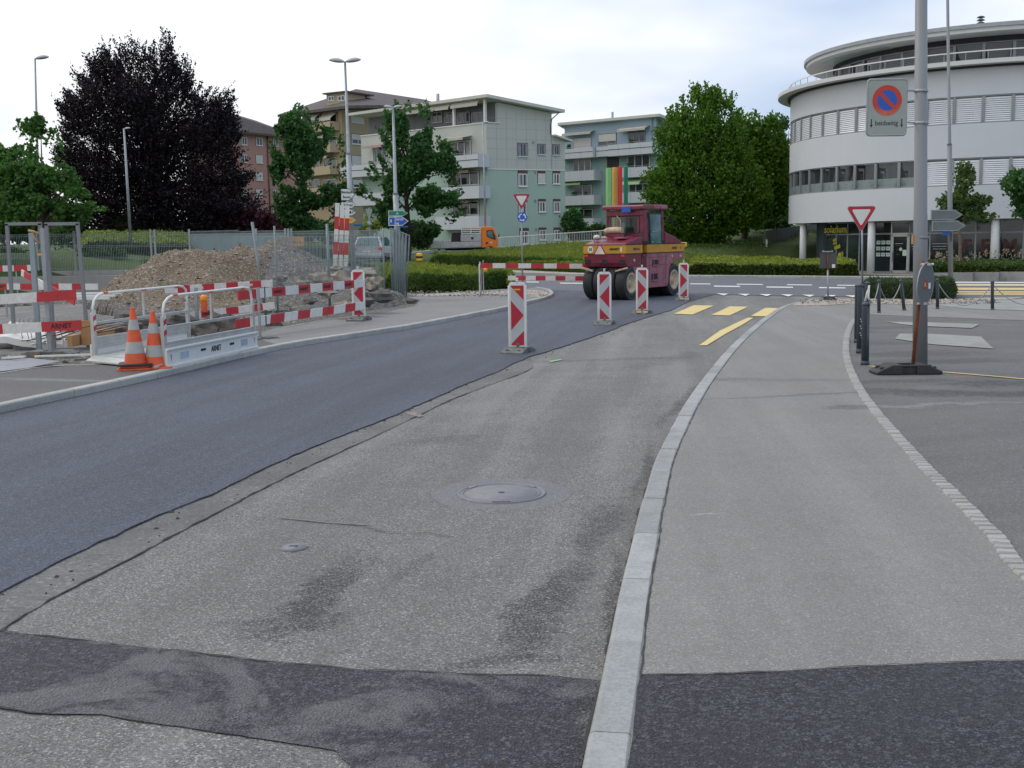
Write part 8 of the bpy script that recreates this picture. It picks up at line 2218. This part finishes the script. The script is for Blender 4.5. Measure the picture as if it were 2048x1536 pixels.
# door on the right side
dr = rprism([(cx0 + .44, 1.56), (cx1 - .16, 1.56), (cx1 - .10, 1.75), (cx1 - .20, 2.76), (cx0 + .3, 2.76), (cx0 + .42, 1.75)], -cy - .035, -cy + .0, M_BLACK, 'cab_door', bevel=.01)
for z0_, z1_, s0, s1 in ((1.64, 2.12, .47, .2), (2.16, 2.70, .42, .24)):
    mb = MB(); y = -cy - .042; mb.add([(cx0 + s0, y, z0_), (cx1 - s1 + .02, y, z0_), (cx1 - s1 - .03, y, z1_), (cx0 + s0 - .05, y, z1_)], [(0, 1, 2, 3)]); mb.obj('door_pane', M_CABGL, dr)
mb = MB(); mb.tube([(cx0 + .5, -cy - .05, 2.14), (cx1 - .25, -cy - .05, 2.13)], .012, 6); mb.box((cx0 + .53, -cy - .06, 1.82), (.06, .03, .03)); mb.obj('door_handle', M_ALU, dr)
rf = rprism([(cx0 - .16, 2.86), (cx1 + .12, 2.86), (cx1 + .11, 2.93), (cx1 + .0, 3.0), (cx0 - .08, 3.0), (cx0 - .16, 2.96)], -cy - .08, cy + .06, M_MAROON, 'cab_roof', bevel=.02)
rprism([(cx0 + .6, 2.88), (cx1 + .13, 2.88), (cx1 + .11, 3.01), (cx0 + .6, 3.01)], -cy - .11, -cy - .06, M_MAROOND, 'roof_side_panel')
mb = MB(); mb.box((cx0 - .165, -.16, 2.855), (.03, .32, .17)); mb.obj('blue_plate', M_SBLUE, ro)
mb = MB(); mb.box((1.55, .1, 2.05), (.5, .5, .14)); mb.box((1.78, .1, 2.35), (.12, .48, .55)); mb.obj('seat', M_RUBD, ro, bevel=.03)
mb = MB(); mb.box((1.6, 0, 1.8), (1.5, 1.4, .1)); mb.obj('cab_floor', M_DARK, ro)
mb = MB(); mb.box((2.12, .1, 2.12), (.2, .5, .3)); mb.tube([(2.05, .1, 2.2), (1.95, .1, 2.38)], .02, 8); mb.lathe([(.17, 0), (.185, .01), (.17, .02)], c=(1.93, .1, 2.4), axis='X', n=18); mb.obj('steering_console', M_CABGL, ro)
# things on the hood
mb = MB(); mb.tube([(.55, .42, 2.2), (.5, .1, 2.21), (.5, -.12, 2.2)], [.10, .105, .095], 14); mb.tube([(.52, .52, 2.16), (.55, .4, 2.21)], [.085, .1], 12); mb.tube([(.5, -.05, 2.2), (.5, -.06, 2.5), (.45, .05, 2.66)], .012, 5); mb.obj('exhaust_silencer', M_RIM, ro)
mb = MB(); mb.box((.6, .05, 2.03), (.22, .5, .12)); mb.box((.62, -.35, 2.0), (.15, .3, .05)); mb.obj('silencer_bracket', M_MAROON, ro)
mb = MB(); mb.ball((.0, .52, 1.98), .12, 12, (.9, 1.1, .75)); mb.obj('filter_bowl', M_ALU, ro); mb = MB(); mb.ball((.06, .3, 1.97), .08, 10, (.8, 1.5, .6)); mb.obj('filter_cap', M_RIM, ro)
mb = MB(); mb.box((.2, -.25, 1.965), (.3, .35, .05)); mb.obj('hood_lid', M_MAROOND, ro)
mb = MB(); mb.tube([(.0, .62, 1.86), (-.05, .62, 1.93), (-.05, -.1, 1.93), (.0, -.1, 1.86)], .012, 5); mb.obj('hood_rail', M_MAROON, ro)
# marks on the rear
xr = x0 - .014
Mrear = frame((xr - .006, 0, 0), (0, -1, 0))   # X to the machine's right as seen from behind
mb = MB(); disc_c = (HW * -.66, 1.605)
vs_ = [Mrear @ Vector((disc_c[0] + .105 * math.cos(R(k * 12)), disc_c[1] + .105 * math.sin(R(k * 12)), 0)) for k in range(30)]; mb.add(vs_, [tuple(range(30))]); o = mb.obj('speed_disc', M_PLAST, ro)
mb = MB(); put_text(mb, '20', .12, Mrear @ Matrix.Translation((disc_c[0], disc_c[1], .003)), .004); mb.obj('speed_number', M_DPOST, ro)
def rtri(cx_, cz_, w, h, off): return [Mrear @ Vector((cx_ + a * w, cz_ + b * h, off)) for a, b in ((-.5, -.5), (.5, -.5), (.09, .5), (-.09, .5))]
mb = MB(); mb.add(rtri(-.16, 1.6, .47, .31, .002), [(0, 1, 2, 3)]); mb.obj('triangle_border', M_RED, ro)
mb = MB(); mb.add(rtri(-.16, 1.585, .36, .25, .004), [(0, 1, 2, 3)]); mb.obj('slow_triangle', simple('pale_reflector', (.62, .56, .52), .4), ro)
mb = MB(); put_text(mb, 'ARNET', .085, Mrear @ Matrix.Translation((.36, 1.61, .003)), .004, width=.36); mb.obj('lettering', M_BLACK, ro)
mb = MB(); mb.add([Mrear @ Vector((.61 + a, 1.6 + b, .003)) for a, b in ((-.03, -.07), (.03, -.07), (.03, .07), (-.03, .07))], [(0, 1, 2, 3)]); mb.obj('emblem', M_PLAST, ro)
Mside = lambda x, z: frame((x, -HW - .017, z), (1, 0, 0))
for s_, x_, w_ in (('BW24', .25, .42), ('ARNET', 2.9, .42), ('R', 3.35, None)): mb = MB(); put_text(mb, s_, .10, Mside(x_, 1.6), .004, width=w_); mb.obj('lettering', M_BROWN, ro)
# openings, steps, lamps on the side
for (a, z, w, h) in ((1.55, 1.13, .42, .22), (1.5, .66, .44, .26)):
    mb = MB(); mb.box((a, -HW - .001, z), (w, .012, h)); o = mb.obj('step_recess', M_DARK, ro)
    mb = MB(); mb.box((a, -HW - .02, z - h * .35), (w * .9, .04, .05)); mb.box((a - w * .25, -HW - .008, z), (.03, .012, h)); mb.obj('step', M_MAROOND, ro)
for (a, z) in ((2.75, 1.33), (3.35, 1.33), (.1, 1.25)):
    mb = MB(); mb.cyl((a, -HW + .01, z), (a, -HW - .03, z), .045, n=14); mb.obj('side_lamp', M_RIM, ro)
mb = MB(); mb.box((.82, -HW + .12, 1.0), (.1, .1, .7)); mb.box((.82, -HW + .1, 1.4), (.2, .16, .06)); mb.obj('step_bracket', M_MAROON, ro)
for y in (-.62, 0, .62): mb = MB(); mb.box((x0 + .04, y, 1.22), (.06, .22, .16)); mb.obj('rear_recess', M_DARK, ro, bevel=.02)
rprism([(x0 + .1, .72), (.5, .72), (.5, 1.05), (x0 + .25, 1.05)], -.18, .18, M_DARK, 'axle_housing')
for y in (-.62, .62): mb = MB(); mb.box((x0 - .02, y, .98), (.08, .42, .05), rot=Matrix.Rotation(R(14 if y > 0 else -14), 3, 'X')); mb.obj('scraper', M_RIM, ro)
for y in (-HW + .06, HW - .06): mb = MB(); mb.tube([(.72, y, 1.1), (.72, y, 2.1), (.80, y, 2.15)], .016, 8); mb.obj('grab_rail', M_RUBD, ro)
mb = MB(); mb.tube([(cx1 + .05, cy, 2.7), (cx1 + .2, cy + .22, 2.72)], .012, 6); mb.box((cx1 + .2, cy + .26, 2.6), (.03, .16, .26)); mb.obj('mirror', M_BLACK, ro)
mb = MB(); mb.tube([(cx1 + .05, -cy, 2.62), (cx1 + .18, -cy - .16, 2.62)], .012, 6); mb.box((cx1 + .18, -cy - .2, 2.5), (.03, .14, .24)); mb.obj('mirror', M_BLACK, ro)
for z in (.95, 1.2): mb = MB(); mb.box((1.75, -HW - .001, z + .12), (1.45, .006, .008)); mb.obj('panel_seam', M_BLACK, ro)
for x_ in (1.15, 2.3, 2.9): mb = MB(); mb.box((x_, -HW - .001, .9 if x_ < 2.8 else 1.34), (.008, .006, 1.05 if x_ < 2.8 else .24)); mb.obj('panel_seam', M_BLACK, ro)
for y in (-.45, .1, .5): mb = MB(); mb.box((x0 + .015, y, 1.33), (.012, .008, .26)); mb.obj('panel_seam', M_BLACK, ro)
for y in (-.66, .66): mb = MB(); mb.box((x0 - .0, y, 1.40), (.05, .14, .07)); mb.obj('rear_lamp', M_TAIL, ro, bevel=.01)
mb = MB(); mb.tube([(.66, -.3, 1.9), (.74, -.5, 1.75), (.7, -.62, 1.4), (.66, -.5, 1.1)], .018, 6); mb.tube([(.68, -.2, 1.9), (.78, -.35, 1.7), (.72, -.5, 1.3)], .014, 6); mb.obj('hoses', M_BLACK, ro)
mb = MB(); mb.tube([(x0 + .02, -.1, 1.02), (x0 - .1, -.1, .98), (x0 - .1, .1, .98), (x0 + .02, .1, 1.02)], .022, 8); mb.obj('tow_eye', M_RUBD, ro)
mb = MB(); mb.box((x0 + .35, -HW + .1, 1.79), (.25, .08, .04)); mb.tube([(.1, .7, 1.95), (.55, .7, 2.05)], .014, 6); mb.obj('hood_handle', M_RIM, ro)
# wheels
def roller_wheel(x, y, w=.37, outer=0):
    rad = .54
    mb = MB(); prof = [(rad * .56, -w * .42), (rad * .78, -w * .5), (rad * .95, -w * .48), (rad, -w * .40), (rad * 1.005, 0), (rad, w * .40), (rad * .95, w * .48), (rad * .78, w * .5), (rad * .56, w * .42)]
    mb.lathe(prof, c=(x, y, rad), axis='Y', n=44); o = mb.obj('wheel', M_TYRE, ro)
    mb = MB()
    for s_ in (-1, 1):
        mb.lathe([(rad * .60, s_ * w * .455), (rad * .94, s_ * w * .492)], c=(x, y, rad), axis='Y', n=44)
    mb.obj('tyre_side', M_TWALL, o)
    mb = MB()
    for s_ in (-1, 1):
        mb.lathe([(0, s_ * w * .26), (.08, s_ * w * .30), (.10, s_ * w * .2), (.20, s_ * w * .18), (.24, s_ * w * .3), (rad * .53, s_ * w * .46), (rad * .60, s_ * w * .47), (rad * .61, s_ * w * .4)], c=(x, y, rad), axis='Y', n=36)
        for k in range(8):
            a = 2 * math.pi * k / 8; mb.ball((x + .15 * math.cos(a), y + s_ * w * .24, rad + .15 * math.sin(a)), .02, 6)
    mb.obj('rim', M_RIM, o)
for y in (-.59, -.22, .22, .59): roller_wheel(0, y, .33)
for y in (-.56, -.19, .19, .56): roller_wheel(3.02, y, .34)
mb = MB(); mb.cyl((0, -.6, .54), (0, .6, .54), .09, n=12); mb.cyl((3.02, -.6, .54), (3.02, .6, .54), .09, n=12); mb.obj('axle', M_DARK, ro)

# ------------------------------------------------------------------ tipper truck with orange cab
Yt = 95; kk = Yt / FPX; c = D(930, 507, Yt)
tr_ = thing('tipper_truck', 'small tipper truck with orange cab and grey bed driving right', 'truck', (c.x, Yt, c.z), R(3))
X = lambda px: (px - 930) * kk; Zt = lambda py: (507 - py) * kk
def tprism(prof, y0, y1, mat, name, bevel=.03, par=tr_):
    pf = [(X(a), Zt(b)) for a, b in prof]; lo = [Vector((x, y0, z)) for x, z in pf]; hi = [Vector((x, y1, z)) for x, z in pf]
    a = sum(pf[i][0] * pf[(i + 1) % len(pf)][1] - pf[(i + 1) % len(pf)][0] * pf[i][1] for i in range(len(pf)))
    if a < 0: lo, hi = lo[::-1], hi[::-1]
    mb = MB(); mb.hexa(lo[::-1], hi[::-1]) if y1 < y0 else mb.hexa(lo, hi); return mb.obj(name, mat, par, bevel=bevel)
tprism([(962.5, 496), (962.5, 456), (966, 454.6), (984, 455), (988, 458), (993, 473), (994.5, 484), (994, 498), (986, 499), (985, 495), (977, 493), (970, 496)], -1.0, 1.0, M_TRUCKO, 'cab', .06)
tprism([(972.5, 464), (974, 461.5), (984.5, 461.5), (990, 474), (990.5, 481), (980, 477.5), (973, 474)], -1.02, -1.0, M_BLACK, 'window_frame', .0)
tprism([(974, 464.5), (975, 463), (983.5, 463), (987, 472), (987.5, 477.5), (980, 475.5), (974.3, 472.5)], -1.03, -1.02, M_CABGL, 'side_window', .0)
tprism([(971, 489), (971, 486), (975, 484), (975, 488)], -1.03, -1.0, M_BLACK, 'door_recess', 0); tprism([(979, 485), (984, 485), (984, 487), (979, 487)], -1.01, -1.0, M_PLAST, 'badge', 0)
tprism([(996.5, 470), (998, 470), (997, 476), (995, 476)], -1.25, -1.0, M_BLACK, 'mirror', 0)
tprism([(922, 483), (922, 470.5), (962, 469.5), (962, 483)], -1.0, 1.0, M_TRUCKG, 'tool_locker')
tprism([(942, 479), (942, 475), (947, 475), (947, 479)], -1.03, -1.0, M_BLACK, 'locker_handle', 0)
tprism([(903, 485), (903, 479.5), (905, 466), (922, 465), (922, 484)], -.3, .9, M_DARK, 'loaded_machine')
mb = MB()
for y_ in (457, 460.5, 464.2, 468): mb.box((X(943), -.98, Zt(y_)), (1.6, .05, .07))
for x_ in (924, 942, 960): mb.box((X(x_), -.98, Zt(463)), (.06, .06, .5))
mb.obj('rack', M_TRIM, tr_); tprism([(925, 456.5), (962, 455.5), (962, 458.5), (925, 459)], -1, .9, M_TRUCKO, 'roof_rack_load')
for a, b in ((862, 881), (882, 902), (903, 962)):
    tprism([(a, 496 if a < 903 else 494), (a, 480.5 if a < 903 else 484), (b, 480.5 if a < 903 else 483.5), (b, 495 if a < 903 else 493)], -1.08, -1.04, M_TRUCKG, 'side_board', .01)
tprism([(862, 497), (862, 494.5), (962, 492.5), (962, 495)], -1.04, 1.04, M_TRUCKG, 'bed'); tprism([(862, 496), (862, 481), (863.5, 481), (863.5, 496)], -1.03, 1.03, M_TRUCKG, 'tail_board', .01); tprism([(862, 496), (862, 481), (962, 481), (962, 495)], 1.04, 1.08, M_TRUCKG, 'side_board', .01)
tprism([(880, 501), (880, 496.5), (962, 495), (984, 496), (984, 500)], -.45, .45, M_DARK, 'chassis')
for x_ in (886, 975):
    mb = MB(); mb.lathe([(.18, -.1), (.3, -.14), (.37, -.12), (.38, 0), (.37, .12), (.3, .14)], c=(X(x_), -.85, .38), axis='Y', n=24); o = mb.obj('wheel', M_TYRE, tr_); mb = MB(); mb.lathe([(0, -.1), (.2, -.12)], c=(X(x_), -.85, .38), axis='Y', n=16); mb.obj('rim', M_GALV, o)
    mb = MB(); mb.lathe([(.18, -.1), (.3, -.14), (.37, -.12), (.38, 0), (.37, .12), (.3, .14), (0, .1)], c=(X(x_), .85, .38), axis='Y', n=24); mb.obj('wheel', M_TYRE, tr_)
tprism([(867, 505), (867, 502), (876, 502), (876, 505)], -1.0, -.6, M_TAIL, 'tail_light', 0); tprism([(896, 505), (896, 503), (903, 503), (903, 505)], -1.05, -.9, M_TAIL, 'side_marker', 0)

# ------------------------------------------------------------------ silver estate car seen from behind
Yc = 62; kk = Yc / FPX; c = D(735, 527, Yc)
ca = thing('parked_car', 'silver estate car seen from behind through the wire fence', 'car', (c.x, Yc, c.z), R(-7))
W_ = .82
def sect(y, pts): return [Vector((x, y, z)) for x, z in pts]
body = [[(-.80, .32), (.80, .32), (.84, .55), (.83, .88), (-.83, .88), (-.84, .55)]]
mb = MB()
half = [(-.82, .30), (.82, .30), (.86, .55), (.84, .92), (-.84, .92), (-.86, .55)]
ys_ = [(-.02, .94), (.12, 1.0), (2.0, 1.0), (3.4, 1.0), (4.2, .9)]
rings = []
for y, s_ in ys_: rings.append([Vector((x * s_, y, z * (1 if y < 3.3 else .9))) for x, z in half])
for i in range(len(rings) - 1): mb.add(rings[i] + rings[i + 1], [(k, (k + 1) % 6, 6 + (k + 1) % 6, 6 + k) for k in range(6)])
mb.add(rings[0], [tuple(range(5, -1, -1))]); mb.add(rings[-1], [tuple(range(6))]); mb.obj('body', M_CARS, ca, bevel=.05)
mb = MB(); lo = [Vector((-.82, .1, .9)), Vector((.82, .1, .9)), Vector((.80, 3.1, .9)), Vector((-.80, 3.1, .9))]; hi = [Vector((-.62, .38, 1.45)), Vector((.62, .38, 1.45)), Vector((.62, 2.2, 1.47)), Vector((-.62, 2.2, 1.47))]; mb.hexa(lo, hi); mb.obj('cabin', M_CARS, ca, bevel=.05)
mb = MB(); l, h = lo, hi
def inset(a, b, c_, d, k, off): 
    cen = (a + b + c_ + d) / 4; n = (b - a).cross(d - a).normalized(); return [cen + (p - cen) * k + n * off for p in (a, b, c_, d)]
mb.add(inset(l[0], l[1], h[1], h[0], .86, .006), [(0, 1, 2, 3)]); mb.obj('rear_window', M_CABGL, ca)
mb = MB(); mb.add(inset(l[1], l[2], h[2], h[1], .84, .006), [(0, 1, 2, 3)]); mb.add(inset(l[3], l[0], h[0], h[3], .84, .006), [(0, 1, 2, 3)]); mb.obj('side_window', M_CABGL, ca)
mb = MB(); mb.box((0, -.06, .45), (1.66, .12, .2)); mb.obj('bumper', M_CARS, ca, bevel=.04)
for s_ in (-1, 1): mb = MB(); mb.box((s_ * .72, -.01, .8), (.26, .06, .16)); mb.obj('tail_light', M_TAIL, ca, bevel=.02)
mb = MB(); mb.box((0, -.03, .66), (.48, .02, .1)); mb.obj('number_plate', M_PLAST, ca)
for s_ in (-1, 1):
    for y in (.75, 3.35): mb = MB(); mb.lathe([(.0, -.09), (.2, -.1), (.29, -.09), (.31, 0), (.29, .09), (.2, .1), (0, .09)], c=(s_ * .74, y, .31), axis='X', n=22); mb.obj('wheel', M_TYRE, ca)
mb = MB(); mb.box((0, 2, .25), (1.5, 3.9, .14)); mb.obj('underbody', M_DARK, ca)
